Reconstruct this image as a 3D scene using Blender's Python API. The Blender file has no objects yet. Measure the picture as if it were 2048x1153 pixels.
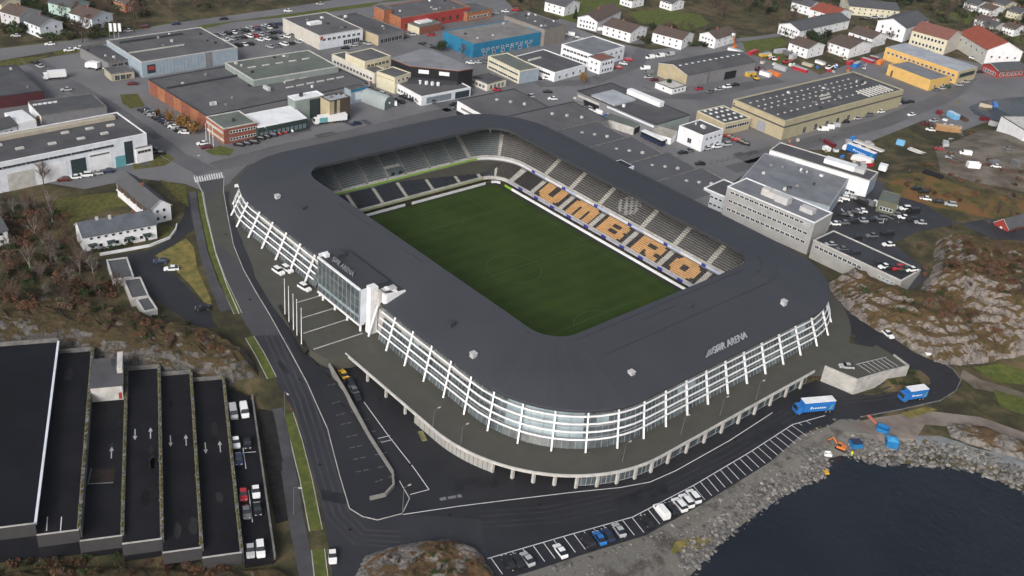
import bpy, bmesh, math, random
from mathutils import Vector, Matrix, noise
random.seed(7)
sc = bpy.context.scene
COL = sc.collection
# ------------------------------------------------------------------ camera
FPX, CXP, CYP = 2050.2, 1024.0, 576.5
CAMP = Vector((211.0, -205.0, 164.0))
def _axes(yaw, pit, rol):
    F = Vector((math.cos(yaw)*math.cos(pit), math.sin(yaw)*math.cos(pit), -math.sin(pit)))
    R = Vector((math.sin(yaw), -math.cos(yaw), 0)); U = R.cross(F)
    return F, R*math.cos(rol)+U*math.sin(rol), U*math.cos(rol)-R*math.sin(rol)
CF, CR, CU = _axes(*[math.radians(a) for a in (135.82, 30.22, 6.33)])
cam = bpy.data.cameras.new('camera'); camo = bpy.data.objects.new('camera', cam); COL.objects.link(camo)
m = Matrix((CR, CU, -CF)).transposed().to_4x4(); m.translation = CAMP
camo.matrix_world = m
cam.sensor_width = 36; cam.lens = 36*FPX/2048; cam.clip_start = 1; cam.clip_end = 6000
sc.camera = camo
# ------------------------------------------------------------------ sky, sun, exposure
SUN_EL, SUN_AZ = math.radians(32), math.radians(298)
w = bpy.data.worlds.new('World'); sc.world = w; w.use_nodes = True
nt = w.node_tree; bg = nt.nodes['Background']
sky = nt.nodes.new('ShaderNodeTexSky'); sky.sky_type = 'NISHITA'; sky.sun_disc = False
sky.sun_elevation = SUN_EL; sky.sun_rotation = math.radians(90)-SUN_AZ
sky.air_density = 1.0; sky.dust_density = 5.0; sky.ozone_density = 1.0
hs = nt.nodes.new('ShaderNodeHueSaturation'); hs.inputs['Saturation'].default_value = 0.6
nt.links.new(sky.outputs[0], hs.inputs['Color']); nt.links.new(hs.outputs[0], bg.inputs[0]); bg.inputs[1].default_value = 0.10
sl = bpy.data.lights.new('sun', 'SUN'); sl.energy = 1.5; sl.angle = math.radians(22); sl.color = (1, .99, .98)
so = bpy.data.objects.new('sun', sl); COL.objects.link(so)
so.rotation_euler = Vector((math.cos(SUN_AZ)*math.cos(SUN_EL), math.sin(SUN_AZ)*math.cos(SUN_EL), math.sin(SUN_EL))).to_track_quat('Z', 'Y').to_euler()
sc.view_settings.view_transform = 'Standard'; sc.view_settings.look = 'None'
sc.view_settings.exposure = 0.6; sc.view_settings.gamma = 1.0
# ------------------------------------------------------------------ ground heights
ZG, ZS = 4.8, -3.0          # plateau level, sea level (0 = pitch and lower road)
def sm(t):
    t = max(0.0, min(1.0, t)); return t*t*(3-2*t)
def ray(px, py):
    return CF + CR*((px-CXP)/FPX) - CU*((py-CYP)/FPX)
def at(px, py, z):
    d = ray(px, py); t = (z-CAMP.z)/d.z; return CAMP + d*t
def inpoly(x, y, P):
    c = False; n = len(P); j = n-1
    for i in range(n):
        xi, yi = P[i][0], P[i][1]; xj, yj = P[j][0], P[j][1]
        if (yi > y) != (yj > y) and x < (xj-xi)*(y-yi)/(yj-yi)+xi: c = not c
        j = i
    return c
def dpoly(x, y, P, closed=True):
    b = 1e9; n = len(P)
    for i in range(n if closed else n-1):
        ax, ay = P[i][0], P[i][1]; bx, by = P[(i+1) % n][0], P[(i+1) % n][1]
        dx, dy = bx-ax, by-ay; L = dx*dx+dy*dy
        t = 0 if L == 0 else max(0, min(1, ((x-ax)*dx+(y-ay)*dy)/L))
        b = min(b, (x-ax-dx*t)**2+(y-ay-dy*t)**2)
    return math.sqrt(b)
SHORE = [at(*p, ZS).xy for p in ((1100,1450),(1290,1260),(1380,1160),(1450,1082),(1540,1012),(1600,977),(1650,957),(1662,920),(1690,912),(1760,930),(1850,932),(1940,942),(2048,986),(2150,1030))]
SEA = [tuple(p) for p in SHORE]+[(420, 330), (700, 330), (700, -500), (150, -500)]
WALLP = [(12,-80.5),(25,-83),(27,-83.3),(46,-88),(48,-88.4),(60,-91),(64,-93.5),(65.5,-97),(64.5,-100.5)]
CPO = Vector((-9.0, -127.0)); CPU = Vector((0.913, -0.408)).normalized(); CPV = Vector((0.408, 0.913)).normalized()  # ramp car park frame
def cpw(u, v, z=0): p = CPO+CPU*u+CPV*v; return Vector((p.x, p.y, z))
CPPOLY = [tuple(cpw(u, v).xy) for u, v in ((-7,-60),(71,-60),(72,31),(9,31),(4,10),(-6,-10))]
def inrr(x, y, hx, hy, r):
    dx, dy = abs(x)-hx+r, abs(y)-hy+r
    return (max(dx, 0)**2+max(dy, 0)**2)**.5+min(max(dx, dy), 0) < r
LANE = [(8,-70)]+WALLP[:-2]+[(66,-97),(70,-96),(110,-60),(110,0),(60,-40)]
def zt(x, y):
    A = sm((x+15)/62)*max(sm((51-y)/6), sm((x-99)/20)*sm((115-y)/35))
    z = ZG*(1-A)
    if y > 86 and x > 5: z += 6.0*sm((x-12)/34)*sm((y-93)/10)
    if inrr(x, y, 88, 68, 36): z = -.7
    elif -110 < y < -60 and x > 6 and inpoly(x, y, LANE): z = min(z, ZG*(1-sm((x-4)/12))*.9)
    if x < 75 and y < -95 and inpoly(x, y, CPPOLY): z = min(z, 0.0)
    if x > 60:
        d = dpoly(x, y, SHORE, False)
        if inpoly(x, y, SEA): z = ZS-.3-min(6, .4*d)
        else: z = min(z, ZS-.3+.42*d)
    return z
def gz(px, py, off=0.0):
    """pixel of the photograph -> point of the ground"""
    z = ZG
    for _ in range(14):
        P = at(px, py, z); z = .5*z+.5*zt(P.x, P.y)
    P = at(px, py, z); P.z = zt(P.x, P.y)+off; return P
# ------------------------------------------------------------------ materials
MATS = {}
def mat(name, c1, c2=None, scale=1.0, rough=.8, bump=0.0, bscale=None, metal=0.0, spec=.18, c3=None, rvar=0.0, space='W', detail=6, alpha=None, sharp=(.38,.62), bdist=.05):
    if name in MATS: return MATS[name]
    M = bpy.data.materials.new(name); M.use_nodes = True; N = M.node_tree; n = N.nodes; b = n['Principled BSDF']
    b.inputs['Roughness'].default_value = rough; b.inputs['Metallic'].default_value = metal
    b.inputs['Specular IOR Level'].default_value = spec
    col = (*c1, 1)
    b.inputs['Base Color'].default_value = col
    def coord():
        if space == 'W': return n.new('ShaderNodeNewGeometry').outputs['Position']
        return n.new('ShaderNodeTexCoord').outputs['Object']
    if c2 or bump or rvar:
        co = coord()
    if c2:
        t = n.new('ShaderNodeTexNoise'); t.inputs['Scale'].default_value = scale; t.inputs['Detail'].default_value = detail; t.inputs['Roughness'].default_value = .62
        N.links.new(co, t.inputs['Vector'])
        r = n.new('ShaderNodeValToRGB'); e = r.color_ramp.elements
        e[0].position, e[1].position = sharp; e[0].color = (*c1, 1); e[1].color = (*c2, 1)
        if c3:
            k = e.new(.5*(sharp[0]+sharp[1])); k.color = (*c3, 1)
        N.links.new(t.outputs['Fac'], r.inputs[0]); N.links.new(r.outputs[0], b.inputs['Base Color'])
        if rvar:
            t2 = n.new('ShaderNodeTexNoise'); t2.inputs['Scale'].default_value = scale*.45; t2.inputs['Detail'].default_value = 3
            N.links.new(co, t2.inputs['Vector'])
            mr = n.new('ShaderNodeMapRange'); mr.inputs[1].default_value = .35; mr.inputs[2].default_value = .65
            mr.inputs[3].default_value = rough-rvar; mr.inputs[4].default_value = rough+rvar
            N.links.new(t2.outputs['Fac'], mr.inputs[0]); N.links.new(mr.outputs[0], b.inputs['Roughness'])
    if bump:
        t = n.new('ShaderNodeTexNoise'); t.inputs['Scale'].default_value = bscale or scale*4; t.inputs['Detail'].default_value = 5
        N.links.new(co, t.inputs['Vector'])
        bp = n.new('ShaderNodeBump'); bp.inputs['Strength'].default_value = bump; bp.inputs['Distance'].default_value = bdist
        N.links.new(t.outputs['Fac'], bp.inputs['Height']); N.links.new(bp.outputs[0], b.inputs['Normal'])
    MATS[name] = M; return M
def pm(name, c, rough=.55, **k):
    """painted / plain surface with faint dirt"""
    d = tuple(x*.82 for x in c); return mat(name, d, c, scale=k.pop('scale', .35), rough=rough, sharp=(.3, .62), **k)
asph_old = mat('asphalt_grey', (.115,.115,.122), (.165,.163,.168), .05, .62, .25, 3, rvar=.2, sharp=(.3,.7), c3=(.14,.139,.145), detail=12)
asph_dark = mat('asphalt_dark', (.019,.02,.024), (.028,.029,.034), .07, .5, .2, 3, rvar=.14, sharp=(.3,.7), detail=9)  # darker tone for the lower road, parking strip, bike path and garage yard
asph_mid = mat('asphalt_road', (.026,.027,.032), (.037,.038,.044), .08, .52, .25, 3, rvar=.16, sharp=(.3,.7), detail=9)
asph_west = mat('asphalt_west', (.052,.052,.057), (.07,.07,.075), .06, .55, .2, 3, rvar=.14, detail=12, sharp=(.28,.72))
asph_street = mat('asphalt_street', (.085,.085,.091), (.118,.117,.122), .06, .55, .2, 3, rvar=.15, detail=12, sharp=(.28,.72))
asph_path = mat('asphalt_path', (.05,.05,.055), (.075,.075,.08), .15, .6, .2, 3, rvar=.1)
paving = mat('paving_olive_grey', (.061,.061,.052), (.074,.073,.062), .3, .6, .15, 2, rvar=.12, detail=10, sharp=(.25,.75))
concrete = mat('concrete', (.3,.295,.28), (.42,.41,.39), .4, .8, .15, 3)
conc_dark = mat('concrete_weathered', (.1,.1,.1), (.18,.175,.165), .5, .85, .2, 3)
conc_pale = mat('concrete_pale', (.38,.37,.35), (.5,.49,.47), .5, .8, .1, 3)
grass = mat('grass', (.055,.075,.02), (.1,.11,.028), .5, .95, .6, 5, c3=(.075,.09,.022), detail=10)
grass_dry = mat('grass_dry', (.1,.095,.03), (.2,.16,.05), .4, .95, .6, 5, detail=10)
moss = mat('grass_moss', (.05,.055,.015), (.11,.1,.03), .9, .95, .6, 5, detail=10)
scrub = mat('scrub_ground', (.035,.032,.02), (.105,.08,.045), .12, .95, .8, 2.2, c3=(.055,.052,.025), detail=12, bdist=.3)
dirt = mat('bare_earth', (.085,.07,.055), (.17,.15,.125), .12, .92, .6, 3, detail=12, bdist=.15)
gravel = mat('shore_gravel', (.07,.063,.054), (.135,.124,.108), .16, .92, .7, 4, c3=(.14,.135,.125), detail=12, bdist=.12)
turf = mat('pitch_turf', (.02,.041,.005), (.03,.053,.008), .06, .9, .3, 8, detail=8)
_n = turf.node_tree; _b = _n.nodes['Principled BSDF']; _l = _b.inputs['Base Color'].links[0].from_socket
_w = _n.nodes.new('ShaderNodeTexWave'); _w.wave_type = 'BANDS'; _w.bands_direction = 'X'; _w.inputs['Scale'].default_value = .047; _w.inputs['Distortion'].default_value = .4
_g = _n.nodes.new('ShaderNodeNewGeometry'); _n.links.new(_g.outputs['Position'], _w.inputs['Vector'])
_r = _n.nodes.new('ShaderNodeValToRGB'); _r.color_ramp.elements[0].position = .42; _r.color_ramp.elements[1].position = .58; _r.color_ramp.elements[0].color = (.93,.93,.93,1); _r.color_ramp.elements[1].color = (1.03,1.03,1.03,1); _n.links.new(_w.outputs['Fac'], _r.inputs[0])
_m = _n.nodes.new('ShaderNodeMix'); _m.data_type = 'RGBA'; _m.blend_type = 'MULTIPLY'; _m.inputs[0].default_value = 1; _n.links.new(_l, _m.inputs[6]); _n.links.new(_r.outputs[0], _m.inputs[7]); _n.links.new(_m.outputs[2], _b.inputs['Base Color'])
track_black = pm('track_black', (.018,.019,.022), .7)
white = pm('white_paint', (.74,.75,.77)); white_b = pm('white_bluish', (.65,.69,.75)); cream = pm('cream_render', (.6,.56,.42)); beige = pm('beige_panel', (.4,.36,.29))  # bluish white also paints shade onto fronts of two-tone white buildings
steel_w = pm('white_steel', (.8,.81,.83), .4)
line_w = pm('line_paint', (.6,.6,.6), .7); line_f = pm('line_faint', (.07,.1,.045), .9)
roofm = mat('roof_membrane', (.039,.042,.051), (.047,.05,.059), .05, .62, .08, 2, rvar=.05, sharp=(.3,.7), detail=10)
roof_edge = pm('roof_edge_dark', (.045,.048,.055), .6)
roof_grey = mat('roof_felt_grey', (.075,.075,.08), (.115,.115,.12), .1, .75, .12, 2, rvar=.12, sharp=(.3,.7), detail=9)
roof_dark = mat('roof_felt_dark', (.055,.056,.062), (.095,.095,.1), .12, .75, .12, 2, rvar=.12, sharp=(.3,.7), detail=9)
roof_green = mat('roof_felt_green', (.085,.1,.09), (.14,.155,.14), .12, .75, .12, 2, sharp=(.3,.7), detail=9)
roof_pale = mat('roof_metal_pale', (.26,.28,.31), (.36,.38,.41), .2, .45, .08, 2)
roof_blue = mat('roof_metal_blue', (.12,.128,.142), (.175,.182,.198), .15, .5, .08, 2)
roof_white = pm('roof_sheet_white', (.68,.7,.72), .5)
roof_brown = pm('roof_tile_brown', (.1,.075,.065), .8, bump=.4, bscale=6); roof_red = pm('roof_tile_red', (.25,.07,.045), .8, bump=.4, bscale=6)
roof_slate = pm('roof_tile_slate', (.085,.088,.095), .75, bump=.4, bscale=6); roof_rust = pm('roof_tile_rust', (.2,.09,.07), .8, bump=.4, bscale=6)
brick = mat('brick_red', (.17,.065,.045), (.26,.1,.07), 1.2, .85, .3, 10)
brick_or = mat('brick_orange', (.25,.1,.055), (.34,.15,.08), .8, .85, .3, 10)
maroon = pm('maroon_boards', (.075,.025,.03)); redw = pm('red_boards', (.33,.05,.045)); black_clad = pm('black_cladding', (.016,.017,.02), .5); blue_clad = pm('blue_cladding', (.025,.17,.3), .5)
bluegrey = pm('bluegrey_panel', (.3,.36,.42), .5); greygreen = pm('greygreen_panel', (.24,.28,.27), .5); brownclad = pm('brown_cladding', (.085,.062,.05)); greyclad = pm('grey_cladding', (.2,.2,.21)); greybrown = pm('greybrown_panel', (.22,.2,.18))
olive = pm('tan_panel_shaded', (.36,.33,.22)); yellow = pm('yellow_render', (.58,.38,.12)); ochre = pm('ochre_render', (.62,.4,.14)); tan = pm('tan_panel', (.42,.36,.24)); darkgreen = pm('dark_green_panel', (.03,.05,.045)); mint = pm('mint_boards', (.45,.6,.55)); olivedk = pm('olive_dark_panel', (.12,.125,.09)); teal = pm('teal_door', (.12,.33,.36)); tealdk = pm('dark_door', (.03,.045,.05))  # olive: the tan hall's front tone, with its shade put into the colour
win = mat('window_glass', (.02,.024,.03), rough=.12, spec=.6); winf = pm('window_frame_white', (.62,.63,.64)); winlight = mat('window_glass_sky', (.16,.2,.23), rough=.15, spec=.6)
glass_f = mat('facade_glass', (.045,.055,.062), (.11,.135,.145), .22, .15, space='W', spec=.7, sharp=(.35,.65)); glass_refl = mat('facade_glass_sky_tint', (.2,.26,.29), (.3,.37,.4), .2, .15, spec=.7)  # the paler glass has the sky's reflection painted into its base colour
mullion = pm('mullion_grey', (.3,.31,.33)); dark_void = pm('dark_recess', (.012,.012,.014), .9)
water = mat('sea_water', (.009,.0125,.018), (.013,.017,.023), .03, rough=.24, spec=.26, rvar=.09, bump=.7, bscale=.45, bdist=.35)
bark = mat('bark', (.05,.04,.032), (.1,.085,.07), 3, .9, space='O'); bark_birch = mat('bark_birch', (.16,.145,.13), (.3,.28,.26), 2, .8, space='O')
tw_br = mat('twigs_brown', (.07,.045,.035), (.14,.09,.065), .8, .9, space='O'); tw_gr = mat('twigs_grey', (.1,.085,.075), (.18,.15,.13), .8, .9, space='O'); tw_rd = mat('twigs_russet', (.075,.04,.027), (.15,.078,.043), .8, .9, space='O')
lf_or = mat('leaves_ochre', (.14,.07,.02), (.26,.15,.045), .9, .9, space='O'); lf_gr = mat('leaves_green', (.02,.035,.014), (.055,.075,.025), .9, .9, space='O'); lf_dk = mat('needles_dark', (.012,.022,.012), (.03,.045,.02), .9, .9, space='O'); lf_hd = mat('leaves_hedge', (.025,.028,.014), (.07,.06,.028), .9, .9, space='O')
tyre = pm('tyre', (.015,.015,.016), .8); rim = pm('rim_metal', (.35,.35,.36), .35, metal=.6); lampw = pm('headlamp', (.7,.72,.72), .2); lampr = pm('tail_lamp', (.35,.02,.02), .3)
carglass = mat('car_glass', (.015,.018,.022), rough=.08, spec=.7)
PAINT = {}
for k, c in dict(white=(.72,.73,.73), silver=(.36,.37,.38), grey=(.12,.125,.13), black=(.014,.014,.016), navy=(.018,.028,.07), blue=(.02,.14,.42), red=(.36,.02,.03), green=(.03,.07,.05), beige=(.42,.37,.28), brown=(.08,.05,.04), orange=(.6,.17,.03), yellow=(.62,.38,.04), maroon=(.12,.015,.02)).items():
    PAINT[k] = mat('paint_'+k, c, rough=.3, spec=.5)
# ------------------------------------------------------------------ mesh helpers
class MB:
    def __init__(s): s.v = []; s.f = []; s.m = []
    def add(s, vs, fs, mi=0):
        o = len(s.v); s.v += [tuple(p) for p in vs]
        for f in fs: s.f.append(tuple(i+o for i in f)); s.m.append(mi)
        return s
    def box(s, x0, x1, y0, y1, z0, z1, mi=0):
        return s.add([(x0,y0,z0),(x1,y0,z0),(x1,y1,z0),(x0,y1,z0),(x0,y0,z1),(x1,y0,z1),(x1,y1,z1),(x0,y1,z1)],
                     [(0,3,2,1),(4,5,6,7),(0,1,5,4),(1,2,6,5),(2,3,7,6),(3,0,4,7)], mi)
    def quad(s, a, b, c, d, mi=0): return s.add([a,b,c,d], [(0,1,2,3)], mi)
    def tri(s, a, b, c, mi=0): return s.add([a,b,c], [(0,1,2)], mi)
    def prism(s, P, z0, z1, mi=0, mtop=None):
        n = len(P); ar = sum(P[i][0]*P[(i+1)%n][1]-P[(i+1)%n][0]*P[i][1] for i in range(n))
        if ar < 0: P = P[::-1]
        s.add([(p[0],p[1],z0) for p in P]+[(p[0],p[1],z1) for p in P], [(i,(i+1)%n,n+(i+1)%n,n+i) for i in range(n)]+[tuple(range(n-1,-1,-1))], mi)
        return s.add([(p[0],p[1],z1) for p in P], [tuple(range(n))], mi if mtop is None else mtop)
    def bar(s, p, q, w, h=None, up=(0,0,1), mi=0):
        p, q = Vector(p), Vector(q); d = (q-p).normalized(); h = h or w
        a = d.cross(Vector(up));
        if a.length < 1e-4: a = d.cross(Vector((1,0,0)))
        a.normalize(); b = a.cross(d); a *= w/2; b *= h/2
        return s.add([p-a-b,p+a-b,p+a+b,p-a+b,q-a-b,q+a-b,q+a+b,q-a+b], [(0,1,2,3),(7,6,5,4),(0,4,5,1),(1,5,6,2),(2,6,7,3),(3,7,4,0)], mi)
    def tube(s, p, q, r0, r1, n=5, mi=0, cap=True):
        p, q = Vector(p), Vector(q); d = (q-p).normalized(); a = d.orthogonal().normalized(); b = d.cross(a)
        ring = lambda c, r: [c+a*(r*math.cos(6.2832*i/n))+b*(r*math.sin(6.2832*i/n)) for i in range(n)]
        s.add(ring(p, r0)+ring(q, r1), [(i,(i+1)%n,n+(i+1)%n,n+i) for i in range(n)]+([tuple(range(n,2*n)), tuple(range(n-1,-1,-1))] if cap else []), mi)
        return s
    def mesh(s, name, mats):
        me = bpy.data.meshes.new(name); me.from_pydata(s.v, [], s.f)
        for x in (mats if isinstance(mats, (list, tuple)) else [mats] if mats else []): me.materials.append(x)
        if any(s.m): me.polygons.foreach_set('material_index', s.m)
        me.update(); return me
    def build(s, name, mats, parent=None, smooth=False):
        me = s.mesh(name, mats)
        if smooth: me.polygons.foreach_set('use_smooth', [True]*len(me.polygons))
        return link(name, me, parent)
def link(name, data, parent=None):
    o = bpy.data.objects.new(name, data); COL.objects.link(o)
    if parent: o.parent = parent
    return o
LABELS = {}
def tag(o, label, cat, group=None, kind=None):
    o['label'] = label; o['category'] = cat
    if group: o['group'] = group
    if kind: o['kind'] = kind
    return o
def struct(o): o['kind'] = 'structure'; return o
def empty(name, loc, rz=0.0):
    o = bpy.data.objects.new(name, None); COL.objects.link(o); o.location = loc; o.rotation_euler = (0,0,rz); o.empty_display_size = .5; return o
def drape(name, P, off, M, parent=None, step=3.0, flat=False, kind=True):
    """a sheet laid on the ground over a world polygon"""
    bm = bmesh.new(); f = bm.faces.new([bm.verts.new((p[0], p[1], 0)) for p in P]); bm.normal_update()
    if f.normal.z < 0: f.normal_flip()
    if not flat:
        xs = [p[0] for p in P]; ys = [p[1] for p in P]
        for ax, lo, hi in ((0, min(xs), max(xs)), (1, min(ys), max(ys))):
            k = math.floor(lo/step)*step+step
            while k < hi:
                co = (k,0,0) if ax == 0 else (0,k,0); no = (1,0,0) if ax == 0 else (0,1,0)
                bmesh.ops.bisect_plane(bm, geom=bm.verts[:]+bm.edges[:]+bm.faces[:], plane_co=co, plane_no=no); k += step
    bmesh.ops.triangulate(bm, faces=bm.faces[:])
    for v in bm.verts: v.co.z = zt(v.co.x, v.co.y)+off
    me = bpy.data.meshes.new(name); bm.to_mesh(me); bm.free(); me.materials.append(M)
    o = link(name, me, parent)
    if not parent and kind: struct(o)
    return o
def PX(pts): return [tuple(gz(*p).xy) for p in pts]
def ribbon(name, pts, wdt, off, M, parent=None, h=0.0, seg=3.0, zf=None):
    """a strip along a world polyline on the ground; h > 0 makes it a solid kerb or wall of that height"""
    Q = []
    for i in range(len(pts)-1):
        a, b = Vector(pts[i][:2]), Vector(pts[i+1][:2]); n = max(1, int((b-a).length/seg))
        Q += [a.lerp(b, k/n) for k in range(n)]
    Q.append(Vector(pts[-1][:2])); mb = MB(); L = []
    zf = zf or (lambda x, y: zt(x, y))
    for i, p in enumerate(Q):
        d = (Q[min(i+1, len(Q)-1)]-Q[max(i-1, 0)]).normalized(); nn = Vector((-d.y, d.x))*(wdt/2)
        a, b = p+nn, p-nn
        L.append((a, b, zf(p.x, p.y)))
    vs = []
    for a, b, z in L:
        if h: vs += [(a.x,a.y,z-.5),(a.x,a.y,z+h),(b.x,b.y,z+h),(b.x,b.y,z-.5)]
        else: vs += [(a.x,a.y,z+off),(b.x,b.y,z+off)]
    k = 4 if h else 2; fs = []
    for i in range(len(L)-1):
        if h:
            for j in range(3): fs.append((i*4+j, i*4+j+1, i*4+j+5, i*4+j+4)[::-1])
        else: fs.append((i*2, i*2+1, i*2+3, i*2+2)[::-1])
    if h: fs += [(0,1,2,3), tuple(4*(len(L)-1)+j for j in (3,2,1,0))]
    mb.add(vs, fs); return mb.build(name, M, parent)
def wl(pts): return [tuple(p) for p in pts]
# ================================================================== ground
def axis(lo, a, b, hi, fine, coarse):
    L = []; x = a
    while x <= b+1e-6: L.append(x); x += fine
    x = a; s = coarse
    while x > lo: x -= s; L.append(x); s = min(s*1.15, 60)
    x = L[-1] if False else b; s = coarse
    while x < hi: x += s; L.append(x); s = min(s*1.15, 60)
    return sorted(set(L))
xs = axis(-900, -60, 195, 700, 3, 9); ys = axis(-420, -195, 150, 1100, 3, 9)
mb = MB(); mb.v = [(x, y, zt(x, y)) for y in ys for x in xs]; nx = len(xs)
for j in range(len(ys)-1):
    for i in range(nx-1): mb.f.append((j*nx+i, j*nx+i+1, (j+1)*nx+i+1, (j+1)*nx+i)); mb.m.append(0)
struct(mb.build('ground', scrub, smooth=True))
mb = MB(); mb.quad((60,-500,ZS),(700,-500,ZS),(700,330,ZS),(60,330,ZS)); struct(mb.build('sea', water))
# --- paved yards of the industrial area (flat plateau)
yard = [(-100,235),(0,126),(60,122),(140,108),(210,84),(330,56),(560,36),(700,8),(820,-6),(1010,0),(1040,30),(1120,45),(1230,85),(1300,100),(1500,84),(1640,150),(1800,92),(1960,128),(2048,152),(2110,190),(2110,330),(1990,330),(1900,262),(1850,240),(1700,300),(1560,300)]
Y = [tuple(at(*p, ZG).xy) for p in yard]+[(5,92),(-4,72),(-86,60),(-96,-34),(-84,-52),(-88,-62),(-100,-66),(-112,-78),(-112,-96),(-150,-128),(-190,-140)]
drape('industrial_yard', Y, .03, asph_old, flat=True)
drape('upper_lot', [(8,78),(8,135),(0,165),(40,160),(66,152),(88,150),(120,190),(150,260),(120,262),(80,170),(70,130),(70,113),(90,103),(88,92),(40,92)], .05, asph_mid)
# --- west road, paths, verges
LR = [(395,352),(404,384),(412,430),(432,510),(455,575),(482,632),(505,672),(560,775),(592,830),(615,910),(640,1000),(655,1080),(668,1170),(700,1260)]
RR = [(448,352),(447,384),(455,430),(467,491),(487,540),(512,585),(562,671),(615,768),(655,858),(679,951),(699,1018),(725,1034),(755,1041),(805,1028)]
L1 = PX(LR); R1 = PX(RR)
road_poly = L1+[(140,-150),(150,-120)]+[(104,-91)]+[(100,-88)]+PX([(985,1100),(940,1110),(990,1030)])+R1[::-1]
drape('west_road', L1[:7]+R1[6::-1], .045, asph_west)
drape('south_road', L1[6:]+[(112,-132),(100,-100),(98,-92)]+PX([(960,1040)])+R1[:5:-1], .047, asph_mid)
rd = struct(empty('lower_road', (0,0,0)))
SE_IN = PX([(975,1118),(1140,1070),(1265,1035),(1390,970),(1500,905),(1585,850),(1650,832)])
SE_OUT = PX([(990,1165),(1075,1140),(1160,1112),(1290,1072),(1400,1012),(1540,925),(1600,872),(1660,842)])
EASTO = PX([(1720,835),(1800,820),(1880,802),(1912,782),(1922,760),(1905,738),(1850,700),(1780,668),(1735,645),(1690,610),(1660,580)])
EASTI = [(60,78),(70,72),(83,64),(94,56),(96.5,52)]+PX([(1810,735),(1855,745),(1862,770),(1840,782),(1775,790)])+[(107.2,36.3),(97,33.3)]
ring = [(96,31),(91,0),(90,-26),(87,-42),(82,-52),(74,-61),(66,-66),(56,-68),(40,-68),(14,-68),(12,-80)]+WALLP[1:6]+[(64,-93)]
lowp = SE_OUT+EASTO+EASTI+ring+R1[-1:]+PX([(960,1040)])+[(98,-92)]
drape('sheet', lowp, .05, asph_dark, rd); rd.children[0].name = 'asphalt_sheet'
drape('car_park_strip', R1[5:]+PX([(819,998),(799,961)])+WALLP[5::-1]+[(4,-84)], .055, asph_dark)
ribbon('kerb', R1+PX([(819,998),(799,963)]), .2, 0, concrete, rd, h=.16)
ribbon('kerb', PX([(340,1480),(388,352),(404,384),(412,430)])[1:]+PX([(432,510),(455,575),(478,628)]), .25, 0, conc_pale, rd, h=.14)
ribbon('kerb', EASTO, .3, 0, conc_dark, rd, h=.16)
ribbon('footpath', PX([(388,384),(393,430),(410,510),(432,575),(452,622)]), 3.2, .1, asph_path); struct(bpy.data.objects['footpath'])
ribbon('bike_path', PX([(456,384),(464,430),(477,491),(497,540),(522,583),(571,666),(604,722)]), 3.0, .075, asph_dark); struct(bpy.data.objects['bike_path'])
for nm, pts, wd in (('grass_verge', [(400,384),(405,420),(424,505),(444,560),(476,628)], 2.0), ('grass_verge', [(499,675),(520,710),(544,757)], 2.2), ('grass_verge', [(575,828),(592,880),(612,960),(632,1062)], 2.6), ('grass_verge', [(636,1100),(645,1180)], 2.6)):
    P = PX(pts); o = ribbon(nm, P, wd, .12, grass); struct(o)
    ribbon('kerb', [p for p in P], wd+.4, .1, concrete, o); 
mb = MB()
for pts in ([(589,850),(598,850)], [(606,1068),(634,1064)]): pass
# lower footpath between ramp car park and road, dark ditch
ribbon('footpath', PX([(552,818),(566,880),(580,960),(592,1040),(606,1110),(618,1170)]), 3.4, .07, asph_path); struct(bpy.data.objects['footpath.001'])
drape('ditch', PX([(516,818),(545,822),(552,850),(565,920),(588,1010),(583,1040),(552,1048),(535,960)]), .06, mat('wet_earth', (.012,.012,.012), (.022,.021,.02), .5, .9, .5, 3))
# residential yards, left
drape('residential_yard', PX([(235,512),(300,500),(345,480),(368,430),(376,395),(392,400),(402,450),(372,470),(330,505),(310,520),(345,545),(380,580),(420,625),(432,655),(395,655),(330,612),(260,570),(205,525)]), .06, asph_dark)
drape('lawn', PX([(310,512),(372,478),(388,495),(395,540),(420,595),(425,612),(408,605),(380,570),(350,540)]), .08, grass_dry)
drape('lawn', PX([(95,400),(230,385),(260,410),(200,425),(150,445),(140,480),(115,475)]), .06, moss)
drape('lawn', PX([(318,360),(370,372),(378,415),(355,400)]), .07, moss)
drape('lawn', PX([(315,450),(350,455),(352,470),(320,478)]), .07, moss)
# verges and lawns of the far area
for P in ([(105,102),(140,92),(205,82),(212,86),(150,108),(110,110)], [(240,190),(275,188),(290,212),(262,218),(245,208)], [(265,328),(330,305),(350,318),(330,332),(268,340)], [(410,303),(440,292),(468,300),(460,312),(425,310)], [(100,112),(60,128),(0,140),(0,120)],
          [(390,62),(470,44),(600,32),(740,14),(760,6),(900,-8),(900,-16),(720,0),(560,22),(400,48)], [(0,96),(0,108),(80,100),(200,80),(340,50),(340,46),(190,74)],
          [(1090,22),(1135,12),(1170,-10),(1300,-20),(1190,50),(1160,55)], [(1255,25),(1330,18),(1400,30),(1420,48),(1380,62),(1280,45)], [(1480,72),(1560,75),(1580,90),(1520,105),(1490,100)],
          [(1480,100),(1560,108),(1600,140),(1560,130)], [(1860,20),(1960,30),(2048,60),(2048,90),(1960,60)]):
    drape('lawn', [tuple(at(*p, ZG).xy) for p in P], .07, grass if P[0][0] > 300 else moss, flat=True)
drape('dock_verge', [tuple(at(*p, ZG).xy) for p in [(1912,205),(1940,192),(2048,180),(2048,192),(1950,205),(1935,215),(1950,228),(1940,232),(1915,222)]], .07, grass_dry, flat=True)
drape('dock_water', [tuple(at(*p, ZG).xy) for p in [(1936,214),(1960,202),(2048,192),(2120,190),(2120,280),(2048,262),(1990,245),(1945,228)]], .08, water, flat=True)
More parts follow.
